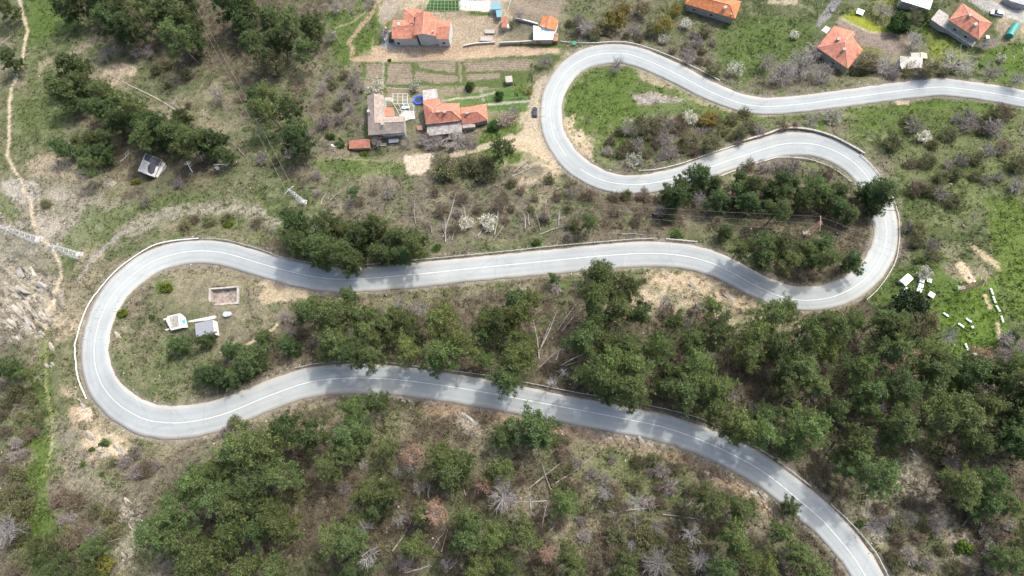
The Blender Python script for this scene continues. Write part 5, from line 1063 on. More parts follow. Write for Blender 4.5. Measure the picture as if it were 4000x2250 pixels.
# white-metal shed with an orange roof behind
z2 = Z(1800, 0, 6.44)
building('tin_roofed_shed', 'shed under a white painted sheet metal roof with rust streaks', 'shed', z2, (2070, 1010),
    [('roof', M_WMETAL, [[(1825,818,3.6),(2360,822,3.6),(2312,1000,2.9),(1825,1005,2.9)], [(1825,638,3.3),(2372,782,3.3),(2360,822,3.6),(1825,818,3.6)]])], [[(1825,650,2.8),(2370,790,2.8),(2312,1000,2.8),(1825,1005,2.8)]], M_WALLG,
    openings=[(0,2,.75,1.0,1.6,2.0,'door')], shrink=.97)
building('orange_roofed_house', 'small house with a bright orange sheet roof beside the ploughed field', 'house', z2, (2200, 780),
    [('roof', M_ORANGE2, [[(2260,398,4.8),(2178,705,4.8),(1988,655,3.8),(2055,405,3.8)], [(2260,398,4.8),(2458,512,3.8),(2378,772,3.8),(2178,705,4.8)]])], [[(2055,405,3.7),(2260,402,4.7),(2455,512,3.7),(2378,770,3.7),(2178,702,4.7),(1992,655,3.7)]], M_WALLW,
    ridges=[((2260,398,4.8),(2178,705,4.8))], chimneys=[(2075,670,4.6,.9,M_WHITE)])
building('tiled_outhouse', 'small red tiled outhouse between the yard and the field', 'shed', z2, (1080, 690), [('roof', M_RED, [[(1040,412,2.9),(1162,405,2.5),(1165,690,2.5),(1020,695,2.9)]])], [[(1040,415,2.6),(1160,408,2.4),(1162,690,2.4),(1022,694,2.6)]], M_WALLG)
building('brick_annexe', 'rusty red lean-to beside the tin roofed shed', 'shed', z2, (2390, 1020), [('roof', M_RUSTY, [[(2370,830,2.2),(2455,838,2.0),(2450,900,2.0),(2365,895,2.2)],[(2350,905,2.3),(2450,912,2.0),(2440,1030,2.0),(2318,1025,2.3)]])], [[(2365,830,1.9),(2452,838,1.9),(2440,1028,1.9),(2322,1022,1.9)]], M_BRICK)
building('roofed_store', 'blue green glazed terrace roof at the top of the yard', 'canopy', z2, (930, 440), [('roof', mat('blue_green_glazing', (.13,.28,.32), .3, noise=.2, spec=.6), [[(775,55,2.8),(1010,62,2.8),(1005,230,2.6),(765,240,2.6)],[(880,250,2.5),(1030,245,2.5),(1020,425,2.3),(905,432,2.3)]])], [[(790,70,2.4),(1000,75,2.4),(1020,420,2.2),(900,425,2.2),(880,250,2.3),(780,230,2.3)]], M_WALLG, shrink=.9)
# boundary wall with gates
wb = wall_run('boundary_wall', 'long grey boundary wall with a pale coping beside the dirt road', 'wall', [z2(960,1060), z2(1460,1040), z2(1860,1015)], M_WALLG, 1.8, .3, M_CONCL)
wall_run('boundary_wall', 'pale wall between the ploughed field and the small garden', 'wall', [z2(1385,450), z2(1650,510), z2(1940,590)], M_WALLG, 1.2, .3, M_WHITE)
wall_run('boundary_wall', 'rubble boundary wall in front of the paved yard', 'wall', [z2(60,1140), z2(350,1085), z2(860,1050)], M_STONE, .9, .3, M_CONCL)
def flat_gate(label, a, b_, zf):
    x, y, z = at(*zf(*a)); x2, y2, z2_ = at(*zf(*b_)); d = math.hypot(x2-x, y2-y); rz = math.atan2(y2-y, x2-x); r = empty('gate', ((x+x2)/2, (y+y2)/2, (z+z2_)/2)); tag(r, label, 'gate')
    MB().box((0, 0, .95), (d, .08, 1.7), rz).build('gate_leaf', M_RUSTY, r)
    for s in (-1, 1): MB().box((math.cos(rz)*s*d/2, math.sin(rz)*s*d/2, .9), (.22, .22, 2.2), rz).build('gate_post', M_CONCL, r)
flat_gate('narrow rust red gate in the boundary wall', (1490,1115), (1562,1115), z2)
flat_gate('wide rust red gate beside the tin roofed shed', (1880,1085), (2020,1080), z2)
# L shaped grey brown house
z3 = Z(1350, 320, 4.83)
building('grey_tiled_house', 'L shaped house with a grey brown tiled roof', 'house', z3, (800, 1010),
    [('roof', M_GREYT, [[(540,222,6.2),(552,772,6.2),(425,1005,4.2),(410,255,4.2)], [(540,222,6.2),(715,250,4.2),(728,662,4.2),(552,772,6.2)]]),
     ('wing_roof', M_GREYT, [[(552,772,6.2),(728,662,4.2),(1097,642,4.2),(1100,748,6.2)], [(552,772,6.2),(1100,748,6.2),(1122,958,4.2),(425,1005,4.2)]]),
     ('lower_roof', mat('dark_grey_sheet', (.12,.13,.14), .6), [[(700,975,4.1),(1110,955,4.1),(1118,1005,3.6),(690,1022,3.6)]])],
    [[(412,256,4.1),(540,228,6.1),(714,252,4.1),(728,665,4.1),(1095,645,4.1),(1112,958,4.1),(430,1003,4.1)]], M_WALLG,
    ridges=[((540,222,6.2),(552,772,6.2)),((552,772,6.2),(1100,748,6.2)),((552,772,6.2),(425,1005,4.2))], chimneys=[(440,560,5.6,.9,M_WALLW),(700,800,6.2,.9,M_WALLW)], openings=[(0,5,.25,1.6,1.2,1.2,'window'),(0,5,.7,1.6,1.6,1.4,'window')], shrink=.95)
building('lean_to', 'small orange tiled lean-to in the corner of the grey brown house', 'shed', z3, (815, 640), [('roof', M_ORANGE, [[(728,485,3.2),(895,480,2.7),(905,645,2.7),(735,652,3.2)]])], [[(732,490,2.6),(892,485,2.6),(900,642,2.6),(738,648,2.6)]], M_WALLG)
building('garden_shed', 'low red tiled shed below the grey brown house', 'shed', z3, (260, 1250), [('roof', M_RED, [[(60,1105,2.7),(450,1070,2.7),(465,1242,2.1),(65,1262,2.1)]])], [[(64,1108,2.2),(448,1074,2.2),(462,1238,2.0),(68,1258,2.0)]], M_WALLG)
def slabthing(name, label, cat, zf, P, h, m, th=.15, legs=True, group=None, under=None):
    cx, cy = sum(p[0] for p in P)/len(P), sum(p[1] for p in P)/len(P); x, y, z = at(*zf(cx, cy), h); r = empty(name, (x, y, z)); tag(r, label, cat, group); o = Vector((x, y, z))
    Q = [P3(*zf(*p), z+h)-o for p in P]; MB().slab(Q, th).build('top' if legs else 'slab', m, r, roofuv=True)
    if under is not None:
        c = sum(Q, Vector())/len(Q); q2 = [Vector((c.x+(q.x-c.x)*.93, c.y+(q.y-c.y)*.93, h-th-.01)) for q in Q]; n = len(q2); MB().add([tuple(q) for q in q2]+[(q.x, q.y, -2.2) for q in q2], [[k, (k+1) % n, (k+1) % n+n, k+n] for k in range(n)]).build('wall', under, r)
    elif legs:
        c = sum(Q, Vector())/len(Q)
        for q in Q: p = c+(q-c)*.9; MB().box((p.x, p.y, h/2-th-.3), (.12, .12, h+.4)).build('leg', M_STEEL, r)
    return r
slabthing('paved_terrace', 'pale grey concrete terrace beside the grey brown house', 'terrace', z3, [(905,560),(1040,545),(1290,545),(1315,690),(1120,735),(1100,645),(910,642)], .15, M_CONCL, .3, False, under=M_CONC)
slabthing('paved_terrace', 'small grey concrete pad under the pergola frame', 'terrace', z3, [(745,290),(895,290),(900,400),(745,405)], .12, M_CONC, .3, False, under=M_CONC)
slabthing('shed', 'flat roofed concrete shed with a white board on it, by the trampoline', 'shed', z3, [(1450,155),(1715,130),(1735,310),(1465,345)], 2.4, M_CONC, .2, False, under=M_WALLG)
slabthing('board', 'white board lying on the flat concrete shed roof', 'board', z3, [(1630,172),(1660,168),(1685,272),(1650,288)], 2.5, M_WHITE, .06, False)
# orange hipped house and its annexe
z4 = Z(1620, 320, 4.83)
building('hipped_house', 'orange tiled hipped house with two chimneys and an angled wing', 'house', z4, (520, 790),
    [('roof', M_ORANGE, [[(155,400,4.2),(322,510,5.9),(338,580,6.3),(210,802,4.2)], [(155,345,4.2),(465,315,4.2),(482,400,4.9),(340,510,6.0),(322,510,5.9),(155,400,4.2)], [(482,400,4.4),(845,400,4.2),(690,542,6.3),(338,582,6.3),(330,510,5.9)],
                         [(338,580,6.3),(690,540,6.3),(880,708,4.2),(825,735,4.2),(210,802,4.2)], [(845,400,4.2),(880,705,4.2),(690,540,6.3)]])],
    [[(160,350,4.1),(462,320,4.1),(480,402,4.1),(842,405,4.1),(876,708,4.1),(212,798,4.1)]], M_WALLG, ridges=[((338,580,6.3),(690,540,6.3)),((338,580,6.3),(210,802,4.2)),((690,540,6.3),(845,400,4.2)),((690,540,6.3),(880,708,4.2)),((155,400,4.2),(322,510,5.9)),((322,510,5.9),(338,580,6.3)),((322,510,5.9),(482,400,4.9))],
    chimneys=[(450,570,6.4,.8,M_RIDGE),(572,575,6.4,.9,M_RIDGE)], openings=[(0,4,.3,1.5,1.2,1.2,'window')], shrink=.95)
building('roofed_annexe', 'annexe with patched red and orange tiles right of the hipped house', 'house', z4, (1080, 780),
    [('roof', M_ORANGE, [[(870,485,3.6),(1355,412,3.6),(1182,560,5.0),(872,598,5.0)], [(1355,412,3.6),(1382,715,3.6),(1182,560,5.0)]]), ('patched_roof', M_RED, [[(872,600,5.0),(1182,562,5.0),(1382,716,3.6),(1075,785,3.5),(888,797,3.5)]])],
    [[(872,490,3.5),(1352,416,3.5),(1378,714,3.5),(1075,780,3.4),(888,792,3.4)]], M_WALLG, ridges=[((872,598,5.0),(1182,560,5.0)),((1182,560,5.0),(1355,412,3.6)),((1182,560,5.0),(1382,715,3.6))], chimneys=[(990,600,5.2,.9,M_BRICK)])
slabthing('concrete_terrace', 'stained grey flat roof terrace in front of the hipped house', 'terrace', z4, [(232,812),(825,742),(882,722),(888,945),(290,1015),(230,960)], 3.0, M_SLAB, .25, False, under=M_WALLG)
slabthing('concrete_terrace', 'small grey flat roof below the patched annexe', 'terrace', z4, [(895,805),(1130,790),(1145,850),(905,870)], 2.6, M_SLAB, .2, False, under=M_WALLG)
slabthing('shed', 'small wooden shed roof at the end of the garden beds', 'shed', Z(1000,0,1.932), [(1880,575),(1932,570),(1938,618),(1885,622)], 2.2, M_WOOD, .12, False, under=M_WOOD)
slabthing('cold_frame', 'rusty cold frame between the two lower houses', 'cold frame', z4, [(45,820),(150,820),(150,905),(45,905)], 1.2, M_RUSTY, .1, False, under=M_WALLG)
# rotated house on the right
z5 = Z(3150, 60, 5.152)
building('hipped_house', 'orange tiled house turned at an angle above the grey bare trees', 'house', z5, (650, 900),
    [('roof', M_ORANGE2 and M_ORANGE, [[(560,205,4.3),(945,320,4.5),(770,540,6.6),(215,645,4.3)], [(215,645,4.3),(770,540,6.6),(830,1075,4.3)], [(945,322,4.5),(990,376,4.2),(940,432,4.6),(1138,705,4.2),(830,1078,4.3),(770,540,6.6)]])],
    [[(560,210,4.2),(942,325,4.2),(985,378,4.2),(940,435,4.2),(1132,705,4.2),(830,1070,4.2),(222,645,4.2)]], M_WALLG, ridges=[((215,645,4.3),(770,540,6.6)),((770,540,6.6),(830,1075,4.3)),((770,540,6.6),(945,320,4.5))],
    chimneys=[(640,485,6.4,1.1,M_BRICK),(755,690,6.6,1.0,M_CONCL)], openings=[(0,5,.4,1.6,1.2,1.2,'window')], shrink=.94)
slabthing('concrete_shed', 'shed with a pale flat concrete roof above the upper road', 'shed', z5, [(1890,818),(2345,850),(2330,1052),(1925,1082),(1885,1000)], 2.5, M_CONCL, .18, False, under=M_WALLG)
slabthing('porch_roof', 'grey sheet roof behind the pale concrete shed', 'shed', z5, [(2100,750),(2300,748),(2310,845),(2110,850)], 2.7, M_CONC, .1, False, under=M_WALLG)
slabthing('board_roof', 'sand coloured board roof at the end of the concrete shed', 'shed', z5, [(2302,742),(2425,765),(2437,872),(2312,852)], 2.75, mat('sand_board', (.55,.44,.29), .8), .1, False, under=M_WALLG)
slabthing('paved_terrace', 'pale concrete pad beside the angled orange house', 'terrace', z5, [(390,205),(490,260),(405,372),(300,300)], .15, M_CONCL, .3, False, under=M_CONC)
slabthing('stone_pile', 'stack of grey blocks by the angled orange house', 'blocks', z5, [(1110,785),(1170,790),(1160,850),(1090,845)], .6, M_CONCL, .4, False, under=M_CONC)
# hipped house in the top right corner
z6 = Z(3500, 0, 5.152)
building('hipped_house', 'orange hipped roof house with a long concrete terrace at the top right', 'house', z6, (1380, 640),
    [('roof', M_ORANGE, [[(1335,62,4.4),(1942,465,4.4),(1680,422,6.5),(1470,282,6.5)], [(1335,62,4.4),(1470,282,6.5),(1058,402,4.4)], [(1058,402,4.4),(1470,282,6.5),(1680,424,6.5),(1662,802,4.4)], [(1680,422,6.5),(1942,465,4.4),(1662,802,4.4)]])],
    [[(1335,66,4.3),(1938,465,4.3),(1660,798,4.3),(1062,404,4.3)]], M_WALLG, ridges=[((1335,62,4.4),(1470,282,6.5)),((1470,282,6.5),(1680,422,6.5)),((1680,422,6.5),(1662,802,4.4)),((1680,422,6.5),(1942,465,4.4)),((1058,402,4.4),(1470,282,6.5))],
    chimneys=[(1480,320,6.6,1.0,M_CONC),(1590,500,6.3,1.1,M_CONCL)], openings=[(0,2,.3,1.8,1.2,1.2,'window'),(0,2,.7,1.8,1.2,1.2,'window')], shrink=.92)
slabthing('long_terrace', 'long narrow concrete terrace below the top right house', 'terrace', z6, [(870,182),(1055,302),(1070,430),(1610,850),(1540,942),(702,388)], 1.6, M_CONC, .2, False, under=M_WALLG)
# building strip at the top right corner, and the white roof
slabthing('white_roofed_building', 'building with a blank white flat roof cut by the top edge', 'building', z6, [(105,15),(680,195),(800,-160),(200,-330)], 4.5, M_WHITE, .2, False, under=M_WALLG)
slabthing('grey_roofed_building', 'grey flat roofed building in the top right corner', 'building', z6, [(2180,-60),(2300,20),(2620,110),(2900,-60),(2400,-250)], 3.5, mat('grey_sheet', (.27,.28,.29), .6), .2, False, under=M_WALLG)
# long orange roof at the top edge
z7 = Z(2640, 0, 5.152)
building('long_roofed_house', 'long house with a bright orange ribbed roof at the top edge', 'house', z7, (700, 260),
    [('roof', M_ORANGE2, [[(185,75,4.2),(420,-80,6.0),(1095,98,6.0),(1195,380,4.2)], [(1095,98,6.0),(1318,32,4.2),(1195,380,4.2)], [(305,-275,4.2),(1318,32,4.2),(1095,98,6.0),(420,-80,6.0)], [(305,-275,4.2),(420,-80,6.0),(185,75,4.2)]])],
    [[(190,75,4.1),(310,-270,4.1),(1312,34,4.1),(1192,376,4.1)]], M_WALLG, ridges=[((420,-80,6.0),(1095,98,6.0)),((1095,98,6.0),(1195,380,4.2)),((1095,98,6.0),(1318,32,4.2))], chimneys=[(990,160,5.9,1.1,M_WHITE),(1112,300,5.0,.5,M_BRICK)],
    openings=[(0,3,.82,2.0,1.1,1.1,'window'),(0,3,.45,2.0,1.1,1.1,'window')], shrink=.94)
# ruined hut
z8 = Z(500, 560, 6.44)
def hut_extra(r, W):
    MB().slab([W((432,268,2.86)), W((838,400,2.86)), W((770,580,2.86)), W((705,572,2.86)), W((655,740,2.86)), W((590,778,2.86)), W((515,745,2.86)), W((490,640,2.86)), W((505,560,2.86)), W((560,500,2.86)), W((400,400,2.86))], .04).build('roofing_felt', M_TAR, r)
building('ruined_hut', 'abandoned hut, white flat roof with torn black roofing felt', 'hut', z8, (560, 830), [('roof', M_CONCL, [[(430,258,2.8),(848,400,2.8),(672,852,2.8),(243,690,2.8)]])], [[(430,262,2.7),(844,402,2.7),(670,848,2.7),(247,688,2.7)]], M_WALLG, shrink=.96, extra=hut_extra)
building('porch', 'broken white porch slab beside the ruined hut', 'porch', z8, (800, 700), [('roof', M_CONCL, [[(850,450,2.2),(950,518,1.9),(900,585,1.9),(835,535,2.2)],[(832,540,2.2),(800,595,2.1),(898,592,1.9),(745,868,1.9),(682,828,2.2)]])], [[(850,460,1.8),(940,520,1.8),(745,860,1.8),(690,825,1.8)]], M_WALLW, shrink=.9)
slabthing('concrete_block', 'pale concrete block beside a white log', 'block', z8, [(2170,585),(2250,560),(2305,645),(2225,670)], .8, M_CONCL, .5, False, under=M_CONC)
# water basin, intake and pump shed inside the left hairpin
z9 = Z(620, 1080, 4.83)
def basin():
    x, y, z = at(*z9(1240, 370)); z += .35; r = empty('water_basin', (x, y, z)); tag(r, 'empty rectangular concrete basin inside the left hairpin', 'basin'); o = Vector((x, y, z))
    O = [P3(*z9(*p), z+.3)-o for p in ((942,222),(1512,170),(1505,512),(938,556))]; c = sum(O, Vector())/4; I = [Vector((c.x+(q.x-c.x)*.86, c.y+(q.y-c.y)*.82, q.z)) for q in O]; b = MB(); dep = 2.2
    for k in range(4):
        a, d, e, f = O[k], O[(k+1) % 4], I[(k+1) % 4], I[k]; lo = Vector((0, 0, -dep))
        b.add([a, d, e, f, a+lo, d+lo, e+lo, f+lo], [[0, 1, 2, 3], [0, 4, 5, 1], [3, 2, 6, 7]])
    b.build('wall', M_CONC, r); Ib = [q*1.02+Vector((0, 0, -1.5)) for q in I]; MB().add(Ib, [[0, 1, 2, 3]]).build('floor', mat('silted_floor', (.23,.19,.165), .95, noise=.5, scale=1.2), r)
    return (x, y), I
bas_c, bas_I = basin()
def intake(r, W): pass
slabthing('water_intake', 'low concrete intake box with a rough grey lid', 'intake', z9, [(160,747),(400,692),(440,968),(230,1018),(140,840)], 1.7, M_CONCL, .25, False, under=M_CONC)
def part_on(label_thing, nm, zf, P, z, m, th):
    o = label_thing.location; MB().slab([P3(*zf(*p), o.z+z)-o for p in P], th).build(nm, m, label_thing)
wi = [o for o in col.objects if o.name.startswith('water_intake')][0]
part_on(wi, 'rough_lid', z9, [(205,765),(355,730),(385,935),(240,968)], 1.76, M_SLAB, .05)
part_on(wi, 'side_slab', z9, [(405,692),(500,775),(545,960),(442,965)], 1.2, mat('pale_blue_slab', (.50,.55,.58), .8), .3)
part_on(wi, 'hatch', z9, [(436,815),(495,828),(500,882),(455,880)], 1.3, mat('turquoise_paint', (.02,.42,.42), .5), .06)
part_on(wi, 'kerb', z9, [(78,800),(190,768),(198,795),(100,825)], .7, M_CONCL, .6); part_on(wi, 'kerb', z9, [(112,1000),(225,968),(235,990),(140,1024)], .7, M_CONCL, .6)
building('pump_shed', 'grey roofed shed with a white gable side, behind a small pine', 'shed', z9, (900, 1150), [('roof', mat('grey_sheet_roof', (.23,.245,.27), .6, noise=.1), [[(685,885,2.7),(1012,815,3.1),(1045,1092,3.1),(700,1150,2.7)]])],
    [[(690,890,2.5),(1012,822,2.9),(1050,1090,2.9),(705,1145,2.5)]], M_WALLW, shrink=1.0)
slabthing('pavement', 'pale concrete strip leading from the shed to the blue drum', 'pavement', z9, [(545,838),(880,770),(1060,732),(1095,765),(1060,795),(890,830),(560,865)], .12, M_CONCL, .25, False, under=M_CONCL)
def drum(label, px, py, m, r=.35, h=.9, cat='drum', name='drum'):
    x, y, z = at(px, py, h); rt = empty(name, (x, y, z)); tag(rt, label, cat); MB().tube([(0, 0, -.1), (0, 0, h*.5), (0, 0, h)], [r, r*1.05, r], 12).build('body', m, rt); MB().tube([(0, 0, h), (0, 0, h+.04)], [r*.92, r*.9], 12).build('lid', m, rt)
M_BLUE = mat('blue_plastic', (.34,.45,.55), .5); M_TEAL = mat('teal_sheet', (.05,.25,.22), .45, noise=.15)
drum('pale blue drum at the end of the concrete strip', *z9(1258,710), M_BLUE, .8, 1.0); drum('whitish sack beside the pale blue drum', *z9(1318,705), M_CONCL, .7, .8, 'sack', 'sack')
drum('green waste bin on the verge by the start of the top rail', 2243, 168, mat('green_bin', (.03,.17,.11), .5), .9, 1.2, 'bin', 'waste_bin'); drum('white tank beside the red tiled outhouse', *z2(1195,650), M_WHITE, .8, 1.2, 'tank', 'tank')
wall_run('ditch_wall', 'low pale stone ditch edge running down from the bare patch', 'wall', [(413,283),(455,305),(500,330),(585,370),(640,400),(700,438),(735,450)], M_ROCKG, .25, .35, M_ROCK)

# ------------------------------------------------------------------ vehicles
def car(label, px, py, heading, paint, glass=M_GLASS, L=4.3, Wd=1.78, H=1.45, cat='car', name='parked_car'):
    x, y, z = at(px, py, .7); rt = empty(name, (x, y, z+.02), heading); tag(rt, label, cat)
    secs = [(-.5,.30,.62,.80),(-.47,.22,.78,.92),(-.30,.20,.86,1.0),(.12,.20,.88,1.0),(.30,.20,.80,.99),(.45,.22,.70,.92),(.5,.30,.58,.80)]   # along length: bottom, top of body, width factor
    V, Fc = [], []
    for (t, zb, zt, wf) in secs:
        for sx, zz in ((-1, zb), (-1.02, (zb+zt)/2), (-.93, zt), (.93, zt), (1.02, (zb+zt)/2), (1, zb)): V.append((t*L, sx*Wd/2*wf, zz))
    n = 6
    for i in range(len(secs)-1):
        for k in range(n): Fc.append([i*n+k, i*n+(k+1) % n, (i+1)*n+(k+1) % n, (i+1)*n+k])
    Fc += [list(range(n)), [(len(secs)-1)*n+k for k in range(n)][::-1]]; MB().add(V, Fc).build('body', paint, rt, smooth=False)
    g = [(-.44,.84,.78),(-.33,H-.06,.66),(.08,H-.04,.68),(.27,.86,.8)]; V, Fc = [], []
    for (t, zz, wf) in g: V += [(t*L, -Wd/2*wf, zz), (t*L, Wd/2*wf, zz)]
    for t, wf in ((-.44, .88), (.27, .88)): V += [(t*L, -Wd/2*wf, .8), (t*L, Wd/2*wf, .8)]
    Fc = [[0,1,3,2],[4,5,7,6],[0,2,4,6,10,8],[1,9,11,7,5,3]]; MB().add(V, Fc).build('window', glass, rt)
    MB().box((-.125*L, 0, H-.02), (.40*L, Wd*.66, .05)).build('roof', paint, rt)
    for sx in (-.31, .31):
        for sy in (-1, 1):
            w_ = MB().tube([(sx*L, sy*Wd*.40, .32), (sx*L, sy*Wd*.5, .32)], .32, 12).build('wheel', M_DARK, rt); MB().tube([(sx*L, sy*Wd*.5, .32), (sx*L, sy*Wd*.505, .32)], .19, 10).build('rim', M_STEEL, w_)
    for sy in (-1, 1): MB().box((L*.485, sy*Wd*.33, .62), (.08, .3, .12)).build('headlight', M_WHITE, rt); MB().box((-L*.487, sy*Wd*.36, .7), (.08, .22, .14)).build('tail_light', mat('red_lens', (.35,.02,.02), .3), rt)
    return rt
car('dark blue hatchback parked in the gravel lay-by beside the road', 2089, 440, math.radians(90), mat('dark_blue_car_paint', (.012,.02,.045), .25, noise=.03, spec=.6))
car('silver car parked on the concrete street at the top right', 3897, 50, math.radians(166), mat('silver_car_paint', (.62,.66,.70), .3, noise=.03, spec=.6), L=4.5)
car('black car half hidden under the eaves of the tiled house', 1529, 143, math.radians(88), mat('black_car_paint', (.012,.012,.014), .25, noise=.03, spec=.6))
def boat():
    x, y, z = at(*z1(360,880), .9); rt = empty('boat_on_trailer', (x, y, z), math.radians(-90)); tag(rt, 'white motor boat on a trailer beside the tiled house', 'boat')
    secs = [(-2.6,.85,.5),(-1.2,1.0,.45),(.4,.98,.45),(1.6,.7,.55),(2.5,.12,.8)]; V, Fc = [], []
    for t, wf, kz in secs: V += [(t, -wf, 1.15), (t, -wf*.75, .7), (t, 0, kz), (t, wf*.75, .7), (t, wf, 1.15)]
    for i in range(4):
        for k in range(4): Fc.append([i*5+k, i*5+k+1, i*5+k+6, i*5+k+5])
    Fc.append([0, 1, 2, 3, 4]); MB().add(V, Fc).build('hull', M_WHITE, rt)
    MB().slab([(-.5,-.92,1.2),(-.5,.92,1.2),(1.6,.66,1.2),(2.45,.1,1.22),(2.45,-.1,1.22),(1.6,-.66,1.2)], .06).build('deck', mat('pale_grey_deck', (.52,.56,.58), .5), rt)
    MB().box((-1.5, 0, .95), (1.9, 1.6, .08)).build('cockpit_floor', mat('maroon_seat', (.16,.07,.08), .7), rt); MB().box((-.6, 0, 1.35), (.1, 1.4, .3)).build('windscreen', M_GLASS, rt)
    MB().box((-2.85, 0, 1.1), (.35, .4, .8)).build('outboard_motor', M_WHITE, rt); MB().box((0, 0, .38), (5.0, .12, .12)).box((-1.2, 0, .38), (.12, 1.9, .1)).tube([(2.4, 0, .38), (3.4, 0, .3)], .05).build('trailer_frame', M_STEEL, rt)
    for s in (-1, 1): MB().tube([(-1.2, s*.95, .3), (-1.2, s*1.12, .3)], .3, 12).build('wheel', M_DARK, rt)
boat()
def polytunnel():
    x, y, z = at(*z6(2340,620), 1.0); d = Vector(at(*z6(2410,500), 1.0))-Vector(at(*z6(2290,700), 1.0)); rz = math.atan2(d.y, d.x); rt = empty('storage_tank', (x, y, z), rz); tag(rt, 'large turquoise cylindrical tank lying in the top right garden', 'tank')
    MB().tube([(-2.7, 0, 1.25), (-2.6, 0, 1.25), (2.6, 0, 1.25), (2.7, 0, 1.25)], [1.1, 1.28, 1.28, 1.1], 20).build('tank_body', M_TEAL, rt, smooth=False); 
    for s in (-1.5, 1.5): MB().box((s, 0, .15), (.3, 2.0, .5)).build('cradle', M_CONC, rt)
polytunnel()
def trampoline():
    x, y, z = at(*z3(1375,335), .8); rt = empty('trampoline', (x, y, z)); tag(rt, 'round trampoline with a blue edge pad between the lower houses', 'trampoline'); n = 28; r0, r1 = 1.25, 1.75; V, Fc = [], []
    for k in range(n):
        a = 2*math.pi*k/n
        for r, zz in ((r0, .84), (r1, .84), (r1, .76), (r0, .76)): V.append((r*math.cos(a), r*math.sin(a), zz))
    for k in range(n):
        for q in range(4): Fc.append([k*4+q, k*4+(q+1) % 4, (k+1) % n*4+(q+1) % 4, (k+1) % n*4+q])
    MB().add(V, Fc).build('edge_pad', mat('bright_blue_pad', (.02,.09,.55), .5), rt); MB().tube([(0, 0, .79), (0, 0, .81)], 1.25, 28).build('mat', mat('jump_mat', (.03,.04,.06), .7), rt)
    for k in range(6): a = k*math.pi/3; MB().box((1.6*math.cos(a), 1.6*math.sin(a), .35), (.07, .07, .9)).build('leg', M_STEEL, rt)
trampoline()
# ------------------------------------------------------------------ pylons, poles and wires
def lattice(name, label, base, tip, H, w0, w1, m, arms=(), cat='pylon', group=None):
    bx, by, bz = at(*base); tx, ty = [float(q) for q in at_z(np.array(float(tip[0])), np.array(float(tip[1])), bz+H)]
    rt = empty(name, (bx, by, bz)); tag(rt, label, cat, group); n = 7; ln = Vector((tx-bx, ty-by, 0))*0; lv = []
    for i in range(n+1):
        t = i/n; w_ = w0+(w1-w0)*t; lv.append([Vector((sx*w_/2, sy*w_/2, H*t)) for sx, sy in ((-1, -1), (1, -1), (1, 1), (-1, 1))])
    for k in range(4): MB().tube([lv[i][k] for i in range(n+1)], .075, 4).build('leg', m, rt)
    b = MB()
    for i in range(n):
        for k in range(4): b.tube([lv[i][k], lv[i+1][(k+1) % 4]], .045, 3, False); b.tube([lv[i][(k+1) % 4], lv[i+1][k]], .045, 3, False); b.tube([lv[i+1][k], lv[i+1][(k+1) % 4]], .04, 3, False)
    b.build('bracing', m, rt)
    for (hz, ln_, az) in arms:
        q = MB().tube([(-math.cos(az)*ln_, -math.sin(az)*ln_, hz), (0, 0, hz+.5), (math.cos(az)*ln_, math.sin(az)*ln_, hz)], .08, 4).tube([(-math.cos(az)*ln_, -math.sin(az)*ln_, hz), (math.cos(az)*ln_, math.sin(az)*ln_, hz)], .07, 4).build('crossarm', m, rt)
        for s in (-1, 0, 1): MB().tube([(s*math.cos(az)*ln_*.95, s*math.sin(az)*ln_*.95, hz-.5), (s*math.cos(az)*ln_*.95, s*math.sin(az)*ln_*.95, hz)], .09, 5).build('insulator', M_BRICK, q)
    MB().box((0, 0, -.2), (w0+.5, w0+.5, .5)).build('footing', M_CONCL, rt)
    return rt, Vector((bx, by, bz))
def solve_h(base, tip):   # height that puts the tip of a vertical mast at its photo place
    bx, by, bz = at(*base); best = (1e9, 0)
    for h in np.arange(3, 24, .25):
        px, py = project(np.array(bx), np.array(by), np.array(bz+h)); d = math.hypot(px-tip[0], py-tip[1])
        if d < best[0]: best = (d, h)
    return float(best[1])
M_PYL = mat('silver_lattice_steel', (.50,.52,.54), .5, metal=.2, noise=.08); M_PYR = mat('rusty_lattice_steel', (.36,.25,.19), .8, noise=.2)
def mast(label, base, tip, w0, w1, m, arms, name='pylon', group=None): 
    H = solve_h(base, tip); r, o = lattice(name, label, base, tip, H, w0, w1, m, [(H*a, l, z_) for a, l, z_ in arms], group=group); return o, H
mast('silver lattice pylon at the left edge above the rocks, farther left of two', (150,940), (0,885), 2.1, .7, M_PYL, [(.8,1.6,1.2)])
mast('silver lattice pylon below and right of another on the rocks', (308,1000), (187,957), 2.1, .7, M_PYL, [(.75,1.6,1.2)])
oA, hA = mast('grey lattice pylon standing at the top corner of the wood by the bend', (1186,793), (1133,735), 1.6, .6, M_PYL, [(.97,2.0,.8)])
oB, hB = mast('slim rusty lattice pylon among the fallen trunks', (2137,853), (2140,794), 1.5, .6, M_PYR, [(.97,1.6,1.5)])
oC, hC = mast('rusty pylon top rising from the pines inside the right hairpin', (3150,915), (3205,868), 1.5, .8, M_PYR, [(.97,2.2,1.45)])
oD, hD = mast('rusty lattice pylon leaning out over the hive meadow', (3757,1130), (3850,1095), 1.5, .5, M_PYR, [(.95,1.9,1.1)])
M_WIRE = mat('power_cable', (.30,.30,.29), .5, metal=.3, noise=.05)
def wire(label, a, b_, sag, group, rad=.02):
    pts = []
    for i in range(25): t = i/24; p = a.lerp(b_, t); p.z -= 4*sag*t*(1-t); pts.append(p)
    o = a.copy(); ob = MB().tube([p-o for p in pts], rad, 4, False).build('overhead_wire', M_WIRE, None, loc=o); tag(ob, label, 'wire', group)
